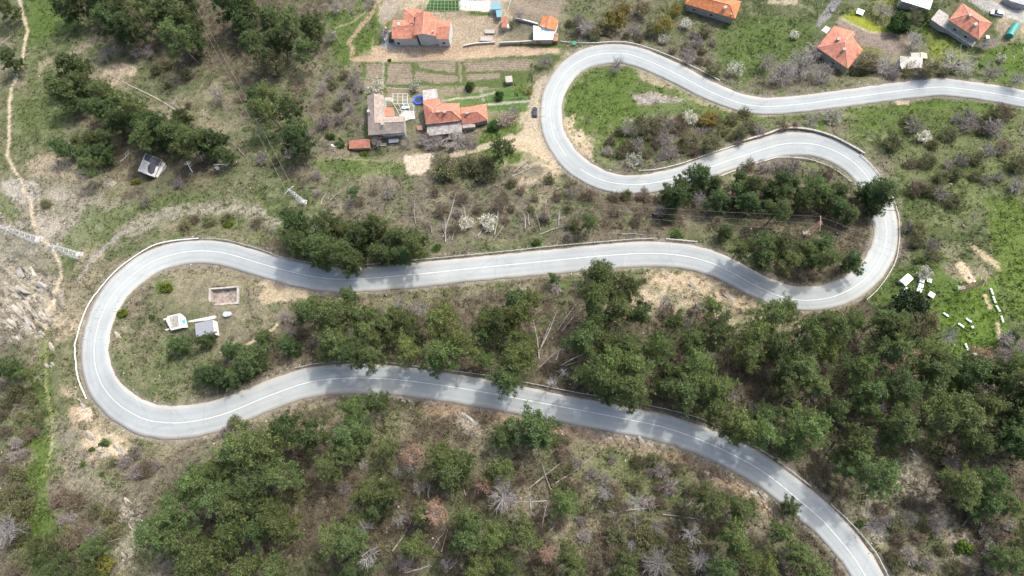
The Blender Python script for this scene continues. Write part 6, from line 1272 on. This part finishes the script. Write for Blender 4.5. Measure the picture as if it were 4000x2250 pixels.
def arm_pt(o, H, a, s, ln, az): return o+Vector((math.cos(az)*ln*s, math.sin(az)*ln*s, H*a-.4))
for s, nm in ((-1, 'lower'), (0, 'middle'), (1, 'upper')):
    pa, pb, pc, pd = arm_pt(oA, hA, .97, s, 2.0, .8), arm_pt(oB, hB, .97, s, 1.5, 1.5), arm_pt(oC, hC, .97, s, 2.1, 1.45), arm_pt(oD, hD, .95, s, 1.8, 1.1)
    wire(f'{nm} power cable from the grey pylon to the slim rusty one', pa, pb, 1.2, 'cables between grey and slim pylon')
    wire(f'{nm} power cable from the slim rusty pylon into the hairpin pines', pb, pc, 1.4, 'cables above the middle slope')
    wire(f'{nm} power cable crossing the right hairpin road to the meadow', pc, pd, .9, 'cables across the right hairpin')
    pe = pd+(Vector((math.cos(-.32), math.sin(-.32), 0))*60)+Vector((0, 0, -4)); wire(f'{nm} power cable leaving the meadow pylon at the right edge', pd, pe, 1.0, 'cables at the right edge')
for i, (p, nm) in enumerate([((732,-4), 'left'), ((748,-4), 'right')]):
    q = P3(*p, Hg(np.array(-100.), np.array(200.))+11); wire(f'{nm} power cable running down from the top edge to the grey pylon', q, arm_pt(oA, hA, .97, -1+2*i, 1.2, .8), 3.0, 'cables over the left slope', .028)
def pole(label, base, tip, m=M_CONCL):
    H = solve_h(base, tip); x, y, z = at(*base); rt = empty('utility_pole', (x, y, z)); tag(rt, label, 'pole'); MB().tube([(0, 0, -.3), (0, 0, H)], [.17, .11], 8).build('pole_shaft', m, rt); MB().box((0, 0, H-.3), (1.4, .12, .12), .5).build('crossarm', M_WOOD, rt)
    for s in (-.55, 0, .55): MB().tube([(s*math.cos(.5), s*math.sin(.5), H-.25), (s*math.cos(.5), s*math.sin(.5), H-.02)], .06, 6).build('insulator', M_WHITE, rt)
pole('pale concrete pole on the green slope left of the footpath', (1331,173), (1306,123)); pole('pale pole in the shrubs left of the grey brown house', (1222,460), (1189,413)); pole('concrete pole beside the upper road near the grey trees', (2880,345), (2893,318))
pole('wooden pole at the top edge beside the footpath', (1482,40), (1470,-2), M_WOOD)

# ------------------------------------------------------------------ bee hives on the meadow
M_HIVE = mat('white_hive_paint', (.62,.65,.64), .6, noise=.08); M_HIVEB = mat('pale_blue_hive_paint', (.58,.70,.72), .6, noise=.08)
def hive_proto(m):
    r = empty('beehive', (0, 0, -500)); MB().box((0, 0, .42), (.5, .5, .5)).build('hive_body', m, r); MB().box((0, 0, .70), (.58, .58, .07)).build('hive_lid', M_HIVE, r)
    MB().box((0, .02, .10), (.46, .5, .14)).build('hive_stand', M_WOOD, r); MB().tube([(0, 0, .73), (0, 0, .80)], .09, 8).build('lid_stone', M_CONC, r); return r
hp = {0: hive_proto(M_HIVE), 1: hive_proto(M_HIVEB)}; used_h = {0: False, 1: False}
def hive(px, py, rz, label, k=0, s=.85):
    x, y, z = at(px, py, .6); src = hp[k]
    if used_h[k]:
        o = src.copy(); col.objects.link(o)
        for c in list(src.children): d = c.copy(); col.objects.link(d); d.parent = o
    else: o = src; used_h[k] = True
    o.location = (x, y, z); o.rotation_euler = (0, 0, rz); o.scale = (s, s, s); tag(o, label, 'beehive', 'beehives on the meadow')
zb = Z(3480, 1040, 3.814)
rows = [((1494,343),(1520,405),3,'topmost row at the terrace edge'),((1530,460),(1556,528),3,'second row at the terrace edge'),((1580,595),(1618,660),3,'third row at the terrace edge'),((1652,752),(1672,818),3,'lowest row at the terrace edge'),
        ((795,700),(848,738),3,'row beside the large dark tree'),((1135,782),(1190,822),3,'upper of the two meadow rows'),((1020,858),(1078,898),3,'lower of the two meadow rows'),((1118,1165),(1150,1238),3,'row at the bottom of the meadow')]
for a, b_, n, wh in rows:
    for i in range(n):
        t = i/(n-1); p = (a[0]+(b_[0]-a[0])*t, a[1]+(b_[1]-a[1])*t); hive(*zb(*p), math.radians(-60 if abs(b_[1]-a[1]) > 50 else -35), f'{["first", "middle", "last"][i]} white hive in the {wh}', 1 if 'bottom' in wh else 0)
for p, wh in [((1215,905),'single hive beside a patch of rust red debris'),((1250,1308),'single hive at the lower edge of the meadow'),((1190,155),'single hive on the bare earth under the pylon wires'),((1248,235),'single hive at the foot of the earth bank')]: hive(*zb(*p), .4, 'white '+wh, 0, 1.05)
def crate(px, py, rz, label, s=.8):
    x, y, z = at(px, py, .9); r = empty('bee_shed', (x, y, z), rz); tag(r, label, 'hive cabinet', 'large white hive cabinets'); r.scale = (s, s, s)
    MB().box((0, 0, .45), (1.45, 1.25, 1.1)).build('cabinet', M_CONCL, r); MB().box((0, 0, 1.04), (1.6, 1.4, .08)).build('lid', M_WHITE, r); MB().box((0, 0, 1.12), (.3, .3, .1)).build('lid_stone', M_CONC, r)
for p, rz, l in [((468,215),-.3,'large white hive cabinet under the blossoming tree, left one'),((578,208),-.3,'large white hive cabinet under the blossoming tree, right one'),((452,288),-.3,'large white hive cabinet in the middle of its column'),((428,355),-.45,'large white hive cabinet at the bottom of its column')]: crate(*zb(*p), rz, l)
crate(*zb(605,425), -.6, 'large white hive cabinet alone below the others', 1.0)
def caravan():
    x, y, z = at(*zb(228,205), 1.2); d = Vector(at(*zb(265,160), 1.2))-Vector(at(*zb(185,240), 1.2)); r = empty('garden_shed', (x, y, z), math.atan2(d.y, d.x)); tag(r, 'white box shaped shed beside the guard rail above the hives', 'shed')
    MB().box((0, 0, .7), (3.0, 1.9, 1.6)).build('wall', M_WALLW, r); MB().slab([(-1.6,-1.05,1.55),(1.6,-1.05,1.55),(1.6,0,1.8),(-1.6,0,1.8)], .06).slab([(-1.6,0,1.8),(1.6,0,1.8),(1.6,1.05,1.55),(-1.6,1.05,1.55)], .06).build('roof', M_WHITE, r); MB().box((-1.52, 0, .8), (.06, .7, 1.3)).build('door', M_WOOD, r)
caravan()
def bench_(label, a, b_, m, w=.45, h=.5, name='trough', cat='trough'):
    A, B = Vector(at(*a, h)), Vector(at(*b_, h)); d = B-A; c = (A+B)/2; rz = math.atan2(d.y, d.x); r = empty(name, c, rz); tag(r, label, cat); MB().box((0, 0, h), (d.length, w, .06)).build('top', m, r)
    MB().box((-d.length/2+.2, 0, h/2-.1), (.1, w, h+.2)).box((d.length/2-.2, 0, h/2-.1), (.1, w, h+.2)).build('support', M_WOOD, r)
bench_('long white board lying beside the white shed', zb(165,405), zb(232,320), M_WHITE); bench_('pale slab below the long white board', zb(30,535), zb(60,495), M_CONCL, .6); bench_('white plank table in the garden below the grey brown house', z3(812,1110), z3(998,1105), M_WHITE, 1.4, .7, 'plank_table', 'table')
bench_('grey wooden pallet left of the white plank table', z3(650,1180), z3(765,1175), M_WOOD, 1.1, .4, 'pallet', 'pallet'); bench_('fallen white garden chairs left of the red shed', Z(1000,0,1.932)(565,1095), Z(1000,0,1.932)(625,1100), M_WHITE, 1.0, .5, 'garden_chair', 'chair')
bench_('small metal sheet table on the yellow meadow', (3347,42), (3374,50), M_WMETAL, 2.2, 1.0, 'sheet_table', 'shelter'); bench_('stack of grey planks in the paved yard, upper one', z2(600,790), z2(850,790), M_WOOD, 1.6, .6, 'plank_stack', 'planks')
bench_('stack of grey planks in the paved yard, lower one', z2(490,970), z2(800,975), M_WOOD, 1.9, .6, 'plank_stack', 'planks'); bench_('white garden table under the pergola', z3(1055,480), z3(1205,478), M_WHITE, .8, .75, 'garden_table', 'table'); bench_('pale blue bench on the terrace', z3(1205,680), z3(1300,675), M_WMETAL, .9, .5, 'bench', 'bench')
bench_('small white structure by the street house', z6(1815,745), z6(1880,740), M_WHITE, 1.3, 1.2, 'kiosk', 'table'); bench_('grey stone slab at the upper roadside', (2372,-8), (2420,-2), M_CONCL, .4, .4, 'slab', 'slab'); bench_('grey small box inside the top hairpin', (2261,524), (2272,526), M_CONC, 1.2, .8, 'concrete_box', 'box')
def pergola(label, P, nx, ny, m, h=2.4, r_=.05):
    """P: four photo corners of the grid at height h"""
    c = at(sum(p[0] for p in P)/4, sum(p[1] for p in P)/4, h); rt = empty('pergola', c); tag(rt, label, 'pergola'); o = Vector(c); Q = [P3(*p, c[2]+h)-o for p in P]; b = MB()
    def g(u, v): return Q[0].lerp(Q[1], u).lerp(Q[3].lerp(Q[2], u), v)
    for i in range(nx+1): b.tube([g(i/nx, 0), g(i/nx, 1)], r_, 4)
    for j_ in range(ny+1): b.tube([g(0, j_/ny)-Vector((0, 0, .08)), g(1, j_/ny)-Vector((0, 0, .08))], r_, 4)
    b.build('grid', m, rt)
    for i in range(0, nx+1, max(1, nx//3)):
        for v in (0, 1): q = g(i/nx, v); MB().tube([(q.x, q.y, -1.0), (q.x, q.y, q.z)], r_*1.2, 5).build('post', m, rt)
M_FRAME = mat('pale_green_pipe', (.62,.68,.62), .5); M_GPIPE = mat('green_grey_pipe', (.30,.34,.27), .6)
pergola('white pipe pergola over the terrace of the grey brown house', [z3(905,410), z3(1270,410), z3(1300,690), z3(1030,640)], 4, 2, M_FRAME); pergola('thin pale pipe frame over the garden bed', [z3(890,220), z3(1170,220), z3(1165,400), z3(895,400)], 3, 3, M_FRAME)
pergola('long vine trellis over the green lawn at the top', [(1655,2), (1792,2), (1795,42), (1650,38)], 10, 3, M_GPIPE); pergola('empty vine trellis above the red tiled roof, left part', [(1555,22), (1650,30), (1650,40), (1550,36)], 5, 1, M_GPIPE); pergola('vine trellis beside the white paved court', [(1797,20), (1868,28), (1866,44), (1796,40)], 7, 1, M_GPIPE)
def fence(label, pts, n, m, h=1.1, seen=None, wires=2):
    Q = ground_line(pts, 1.0, h); g = Q[0]; rt = empty('fence', g); tag(rt, label, 'fence'); idx = np.linspace(0, len(Q)-1, n).astype(int); pr = MB().tube([(0, 0, -.3), (0, 0, h)], .06, 5).build('post', m, rt)
    for i, k in enumerate(idx):
        p = pr if i == 0 else pr.copy()
        if i: col.objects.link(p); p.parent = rt
        p.location = tuple(Q[k]-g)
    b = MB()
    for w_ in range(wires): b.tube([Vector(Q[k]-g)+Vector((0, 0, h*(.5+.45*w_))) for k in idx], .02, 3, False)
    b.build('wire_mesh', m, rt)
fence('line of pale posts along the retaining edge below the tiled house', [z1(760,1200), z1(1300,1210), z1(1850,1215)], 7, M_CONCL); fence('thin fence with posts along the lower edge of the dirt road', [(1530,238),(1700,236),(1900,235),(2070,232)], 14, M_WOOD, 1.2)
fence('pale green fence rail between the vegetable plots', [(1503,338),(1555,345),(1605,345)], 5, M_FRAME, .9); fence('wire fence round the green garden beds', [(1790,345),(1880,385),(1990,380),(2070,372)], 10, M_WOOD, 1.2); fence('white rail left of the vegetable plots', [(1415,306),(1492,310)], 4, M_FRAME, .8)
fence('fence along the left side of the ploughed field', [(1972,60),(1985,30),(1995,-5)], 5, M_FRAME, 1.6); fence('fence on the right side of the ploughed field', [(2205,-5),(2198,50),(2190,110)], 6, M_WOOD, 1.4); fence('fence beside the street at the top right', [(3785,-4),(3830,20),(3862,45)], 6, M_WOOD, 1.4)
# ------------------------------------------------------------------ fallen and leaning trunks
def trunk(a, b_, label, m=M_LOG, r=.17, rise=0.0, branches=10, group='fallen trunks'):
    A = Vector(at(*a, r)); B = Vector(at(*b_, rise if rise else r)); A.z += r; B.z += rise if rise else r; o = A.copy(); mid = (A+B)/2+Vector((0, 0, .1)); rt = empty('fallen_trunk', o); tag(rt, label, 'fallen trunk', group)
    bn = ((B-A).cross(Vector((0, 0, 1)))).normalized()*((int(a[0]) % 7)-3)*.09; MB().tube([A-o, A.lerp(mid, .5)-o+bn*.7, mid-o+bn*1.3, mid.lerp(B, .5)-o+bn*.6, B-o], [r*1.25, r, r*.85, r*.6, r*.25], 7).build('log', m, rt); rng = random.Random(int(a[0]*7+a[1])); P0, P1 = [], []
    d = (B-A).normalized(); sd_ = d.cross(Vector((0, 0, 1)))
    for i in range(branches*3):
        t = .4+.6*rng.random(); p = A.lerp(B, t)-o; q = p+(sd_*rng.choice((-1, 1))*rng.uniform(.5, 1.5)+d*rng.uniform(.3, 1.0)+Vector((0, 0, rng.uniform(0, .7)))); P0.append(p); P1.append(q)
    Vr, Qr = ribbons(np.array([list(p) for p in P0]), np.array([list(p) for p in P1]), .07, np.random.default_rng(3)); link('branch_stubs', raw_mesh('branch_stubs', Vr, Qr, m), rt)
zc, zd, ze, zf_, zg = Z(2000,750,1.932), Z(2000,1500,1.932), Z(1000,1500,1.932), Z(1000,750,1.932), Z(0,0,1.932)
T = [(zc,(205,1260),(160,965),'leftmost pale leaning trunk in the gap of the middle wood',M_LOG,3),(zc,(205,1200),(338,900),'long pale trunk leaning right in the gap of the middle wood',M_LOG,4),(zc,(200,1215),(300,960),'darker trunk beside the long pale leaning one',M_DARKLOG,3),(zc,(345,1045),(498,830),'dark trunk leaning up right at the right of the wood gap',M_DARKLOG,3),
     (zc,(372,1060),(522,880),'dark trunk parallel and right of another in the wood gap',M_DARKLOG,3),(zc,(180,1350),(430,1140),'thin grey trunk lying above the grey dead tree',M_DARKLOG,0),(zc,(330,1270),(405,1125),'short grey trunk crossing a thin one in the gap',M_DARKLOG,1),(zc,(370,1310),(585,1210),'upper of two long trunks lying right of the dead tree',M_LOG,0),(zc,(392,1312),(632,1240),'lower of two long trunks lying right of the dead tree',M_DARKLOG,0),
     (zd,(118,795),(402,568),'long bleached trunk lying diagonally, left one in the clearing',M_LOG,0),(zd,(328,748),(622,533),'long bleached trunk lying diagonally, right one in the clearing',M_LOG,0),(zd,(292,800),(225,592),'short trunk crossing the left diagonal one',M_DARKLOG,1),(zd,(265,882),(-10,890),'horizontal bleached trunk joined to the large grey dead tree',M_LOG,0),
     (zd,(225,1105),(264,895),'grey trunk lying upright below the horizontal one',M_LOG,0),(zd,(285,1108),(388,982),'short pale trunk below the light pine',M_LOG,0),(zd,(146,978),(132,820),'thin trunk crossing the horizontal bleached one',M_LOG,0),(zd,(1028,938),(755,976),'white horizontal trunk under the standing snag',M_LOG,0),(zd,(758,975),(615,898),'dark rotten trunk left of the white horizontal one',M_DARKLOG,0),
     (zd,(1132,984),(1435,1026),'curved bleached trunk right of the standing snag',M_LOG,0),(zd,(1270,975),(1382,845),'thick grey leaning trunk near the right of the clearing',M_DARKLOG,1),(zd,(1165,760),(1262,734),'small pale trunk high in the clearing',M_LOG,0),(zd,(940,1142),(932,985),'standing grey trunk below the snag crown',M_DARKLOG,5),
     (ze,(1028,1262),(1180,1020),'long pale trunk at the bottom centre, leaning up right',M_LOG,0),(ze,(1330,1245),(1432,1110),'trunk left of another at the bottom centre',M_DARKLOG,0),(ze,(1400,1270),(1450,1090),'trunk right of another at the bottom centre',M_DARKLOG,0),(ze,(1302,862),(1316,760),'short pale upright trunk under the middle pines',M_LOG,2),(ze,(1582,842),(1480,540),'long dark trunk between the pines of the lower bank',M_DARKLOG,0),
     (ze,(1120,1425),(1335,1362),'pale trunk lying at the bottom edge',M_LOG,0),(ze,(1430,1425),(1522,1330),'thin dark trunk near the bottom edge',M_DARKLOG,0),(ze,(800,1302),(922,1230),'thick bleached trunk in the fan shaped dead tree',M_LOG,0),
     (zf_,(1430,380),(1425,170),'thick upright trunk at the left of the flattened wood',M_LOG,4),(zf_,(1420,300),(1510,5),'long trunk leaning right in the flattened wood',M_LOG,3),(zf_,(1478,362),(1540,205),'trunk beside the thick upright one',M_DARKLOG,2),(zf_,(1675,332),(1742,222),'grey trunk below the left whitish bush',M_LOG,0),(zf_,(1800,322),(1832,60),'long trunk between the two whitish bushes',M_LOG,2),(zf_,(1890,230),(1770,400),'trunk below the right whitish bush',M_DARKLOG,0),
     (zf_,(958,238),(1052,108),'trunk lying left of the flattened wood',M_DARKLOG,0),(zf_,(1206,242),(1198,60),'upright trunk left of the flattened wood',M_DARKLOG,3),(zf_,(1326,312),(1300,200),'short trunk in the flattened wood',M_DARKLOG,2),(zf_,(1408,342),(1432,258),'short pale trunk by the thick upright one',M_LOG,1),(zf_,(1582,272),(1568,100),'upright grey trunk in the middle of the flattened wood',M_LOG,3),(zf_,(1750,302),(1748,180),'upright trunk under the right whitish bush',M_LOG,2),
     (zf_,(580,110),(755,72),'pale trunk lying above the shading wood',M_LOG,0),(zf_,(490,95),(530,10),'thin trunk near the grey pylon',M_LOG,0),(zf_,(545,78),(632,0),'thin pale trunk right of the grey pylon',M_LOG,0),
     (zc,(97,282),(90,150),'upright pale trunk left of the slim pylon',M_LOG,2),(zc,(131,252),(124,160),'short upright trunk left of the slim pylon',M_LOG,2),(zc,(350,252),(356,128),'upright pale trunk right of the slim pylon',M_LOG,2),(zc,(210,322),(392,258),'pale trunk lying under the slim pylon',M_LOG,0),(zc,(312,218),(404,182),'pale trunk lying right of the slim pylon',M_LOG,0),(zc,(830,320),(1000,325),'pale trunks lying above the middle road rail',M_LOG,0),(zc,(215,290),(175,140),'leaning grey trunk left of the slim pylon',M_DARKLOG,2),
     (zc,(935,890),(948,795),'pale upright trunk in the middle of the right wood',M_LOG,3),(zc,(1195,910),(1215,850),'short pale trunk in the right wood',M_LOG,3),
     (zg,(1685,1172),(1540,1020),'dark dead trunk leaning at the end of the long tree belt, left one',M_DARKLOG,2),(zg,(1852,1185),(1730,1058),'dark dead trunk leaning at the end of the long tree belt, right one',M_DARKLOG,2),(zg,(905,1222),(982,1148),'thin pale branch lying above the ruined hut',M_LOG,0),(zg,(1372,832),(1285,772),'pale thin log along the ditch',M_LOG,0),(zg,(5,335),(108,258),'pale dead branch at the left edge beside the path',M_LOG,0),
     (z8,(1620,722),(1480,458),'small white dead tree lying right of the ruined hut',M_WHITE,0),(z8,(2160,542),(2510,540),'white log with bare branches right of the ruined hut',M_WHITE,0),(z8,(1880,450),(1800,130),'pale crooked branch at the end of the tree belt',M_LOG,0),
     (Z(2000,0,1.932),(0,1330),(180,1245),'pale trunk beside the gravel lay-by, upper of three',M_LOG,0),(Z(2000,0,1.932),(10,1300),(155,1180),'pale trunk beside the gravel lay-by, steepest of three',M_LOG,0),(Z(2000,0,1.932),(240,1412),(420,1380),'pale thin trunk below the gravel lay-by',M_LOG,0),
     (Z(3000,750,1.932),(1250,1325),(1400,1290),'dark trunk shadowed in the right wood',M_DARKLOG,0),(Z(3000,1500,1.932),(90,160),(175,98),'pale short log in the lower right wood',M_LOG,0),(Z(3000,1500,1.932),(1470,1070),(1562,968),'pale log at the edge of the right stand',M_LOG,0),(Z(3000,1500,1.932),(645,555),(735,530),'pale log near the rocky slope',M_LOG,0),
     (Z(1000,0,1.932),(1700,1350),(1750,1200),'pale trunk in the slope wood under the track, left one',M_LOG,1),(Z(1000,0,1.932),(1735,1345),(1830,1250),'pale trunk in the slope wood under the track, right one',M_LOG,0)]
for zf0, a, b_, l, m, rise in T: trunk(zf0(*a), zf0(*b_), l, m, r=.16 if m is M_LOG else .14, rise=float(rise))
# ------------------------------------------------------------------ rocks
def rock_mesh(seed, n=7, flat=.55):
    rng = np.random.default_rng(seed); import bmesh; bm = bmesh.new()
    for k in range(n):
        sc = rng.uniform(.3, .9, 3)*[1.15, .6, flat]; off = rng.normal(size=3)*[.62, .42, .08]; pts = rng.uniform(-1, 1, (16, 3)); pts /= np.abs(pts).max(1)[:, None]**.8
        vs = [bm.verts.new(tuple(p*sc*.75+off)) for p in pts]; bm.verts.ensure_lookup_table(); g_ = bmesh.ops.convex_hull(bm, input=vs); bmesh.ops.delete(bm, geom=[v for v in g_['geom_interior'] if isinstance(v, bmesh.types.BMVert)], context='VERTS')
    me = bpy.data.meshes.new('rock'); bm.to_mesh(me); bm.free(); me.materials.append(M_ROCK if seed % 2 else M_ROCKG); return me
RK_M = [rock_mesh(s) for s in range(1, 7)]
for px, py, r, sq, l in [(120,1075,52,1,'pale rock ledge at the top of the left outcrop'),(60,1140,56,1,'pale rock ledge at the left side of the left outcrop'),(170,1130,56,1,'pale rock ledge on the right flank of the left outcrop'),(110,1185,60,1,'pale rock ledge in the middle of the left outcrop'),(45,1215,56,1,'pale rock ledge low on the left side of the outcrop'),
    (150,1240,56,1,'pale rock ledge low on the right side of the outcrop'),(30,1265,44,1,'grey rock ledge at the foot of the outcrop, left'),(110,1285,46,1,'grey rock ledge at the foot of the outcrop, middle'),(165,1310,32,1,'small rock at the foot of the outcrop, right'),(60,1325,30,1,'lowest small rock under the left outcrop'),(210,1370,26,1,'brown rock below the left outcrop beside the path'),(205,1430,24,1,'small brown rock below another beside the path'),
    (470,1320,24,1,'pale boulder pair at the inner kerb of the left hairpin'),(330,1600,26,1,'pinkish rock beside the outer kerb of the left hairpin'),(370,1720,34,1,'pale rock next to the round green bush'),(470,1765,34,1,'broad pale rock below the outer kerb'),(400,1785,26,1,'grey rock left of the broad pale one'),
    (510,1975,26,1,'grey lichened rock left of the dense wood, top'),(515,2010,20,1,'grey lichened rock left of the dense wood, second'),(480,2045,16,1,'small grey rock left of the dense wood, third'),(515,2085,20,1,'grey rock left of the dense wood, lowest'),(490,2180,18,1,'pale rock near the bottom left edge'),
    (1617,1581,20,1,'rounded pale boulder beneath the lowest road'),(1570,1570,14,1,'flat pale boulder left of the rounded one'),(1830,1645,44,1,'pale rock face under the lowest road'),(1800,1620,24,1,'small rock left of the pale rock face'),
    (2345,1708,20,1,'tan boulder at the left end of the roadside rocks'),(2375,1715,18,1,'grey boulder in the roadside rocks'),(2470,1730,24,1,'grey boulder in the middle of the roadside rocks'),(2520,1742,28,1,'large grey boulder in the roadside rocks'),(2555,1750,24,1,'grey boulder right of the large roadside one'),(2618,1810,14,1,'small pale rock below the roadside rocks'),
    (2750,1850,22,1,'tan rock near the brown bush by the road'),(2860,1870,22,1,'tan rock on the inner bank of the lowest road'),(2930,1930,28,1,'large grey rock on the inner bank of the lowest road'),(2990,1950,28,1,'large grey rock close to the small dark roadside pine'),
    (3130,1400,22,1,'grey rock in the gap of the right wood'),(3560,1860,18,1,'pale streaked rock at the top of the stony slope'),(3600,1960,24,1,'grey rock in the middle of the stony slope'),(3630,1990,20,1,'grey rock right of another on the stony slope'),(3660,2070,22,1,'grey rock low on the stony slope'),(3590,1800,22,1,'grey rock under the pines of the right stand'),
    (3690,670,12,1,'pale rock on the slope outside the hairpin'),(3710,720,12,1,'pale rock lower on the slope outside the hairpin'),(3520,790,9,1,'white boulder outside the right hairpin'),(2720,1130,30,1,'pale rock in the eroded bank, left'),(2850,1170,30,1,'pale rock in the eroded bank, right'),(2610,1090,24,1,'small rock at the top of the eroded bank')]:
    x, y, z = at(px, py); s = r*(CAMZ-z)/F; o = link('rock', RK_M[R.randrange(6)], None, (x, y, z-.1)); o.rotation_euler = (R.uniform(-.15, .15), R.uniform(-.15, .15), math.radians(-38+R.uniform(-14, 14))); o.scale = (s*1.15, s*.62, s*.42); tag(o, l, 'rock')
def stones():
    rng = np.random.default_rng(9); n = 60000; px = rng.uniform(-20, 4020, n); py = rng.uniform(-20, 2270, n); x, y, z = hit(Hg, px, py); e = edge_dist(x, y)
    iu = np.clip(((x-gx[0])/STEP+.5).astype(int), 0, len(gx)-1)+ix0; iv = np.clip(((y-gy[0])/STEP+.5).astype(int), 0, len(gy)-1)+iy0; z = GZ2[iv, iu]; rk = RK[iv, iu]; base = GC[iv, iu]
    near = (e > .6) & (e < 3.2); p = .02+.16*(rk > .35)+.16*near+.12*(base.mean(1) > .24); k = (e > .5) & (rng.random(n) < p) & (FU[iv, iu] < .2)
    for P in YARDS: k &= ~inside(P, px, py)
    x, y, z = x[k], y[k], z[k]; m = len(x); s = .1+.28*rng.random(m)**3; u = rng.normal(size=(m, 6, 3))*.15+np.array([[1,0,0],[-1,0,0],[0,1,0],[0,-1,0],[0,0,.7],[0,0,-.7]]); a = rng.random(m)*6.28; ca, sa = np.cos(a), np.sin(a)
    V = u*s[:, None, None]; X = V[..., 0]*ca[:, None]-V[..., 1]*sa[:, None]; Yy = V[..., 0]*sa[:, None]+V[..., 1]*ca[:, None]; V = np.stack([X+x[:, None], Yy+y[:, None], V[..., 2]+z[:, None]+.03], -1).reshape(-1, 3)
    tri = np.array([[0,2,4],[2,1,4],[1,3,4],[3,0,4],[2,0,5],[1,2,5],[3,1,5],[0,3,5]]); Q = (np.arange(m)[:, None, None]*6+tri[None]).reshape(-1, 3); c = np.array([.36,.33,.28])*(.6+.65*rng.random((m, 1)))
    tag(link('scattered_stones', raw_mesh('scattered_stones', V, Q, mat('loose_stone', attr=True, rough=.95, noise=.2), np.repeat(c, 6, 0))), 'loose pale stones scattered along verges and rocky ground', 'stones', kind='stuff')
stones()
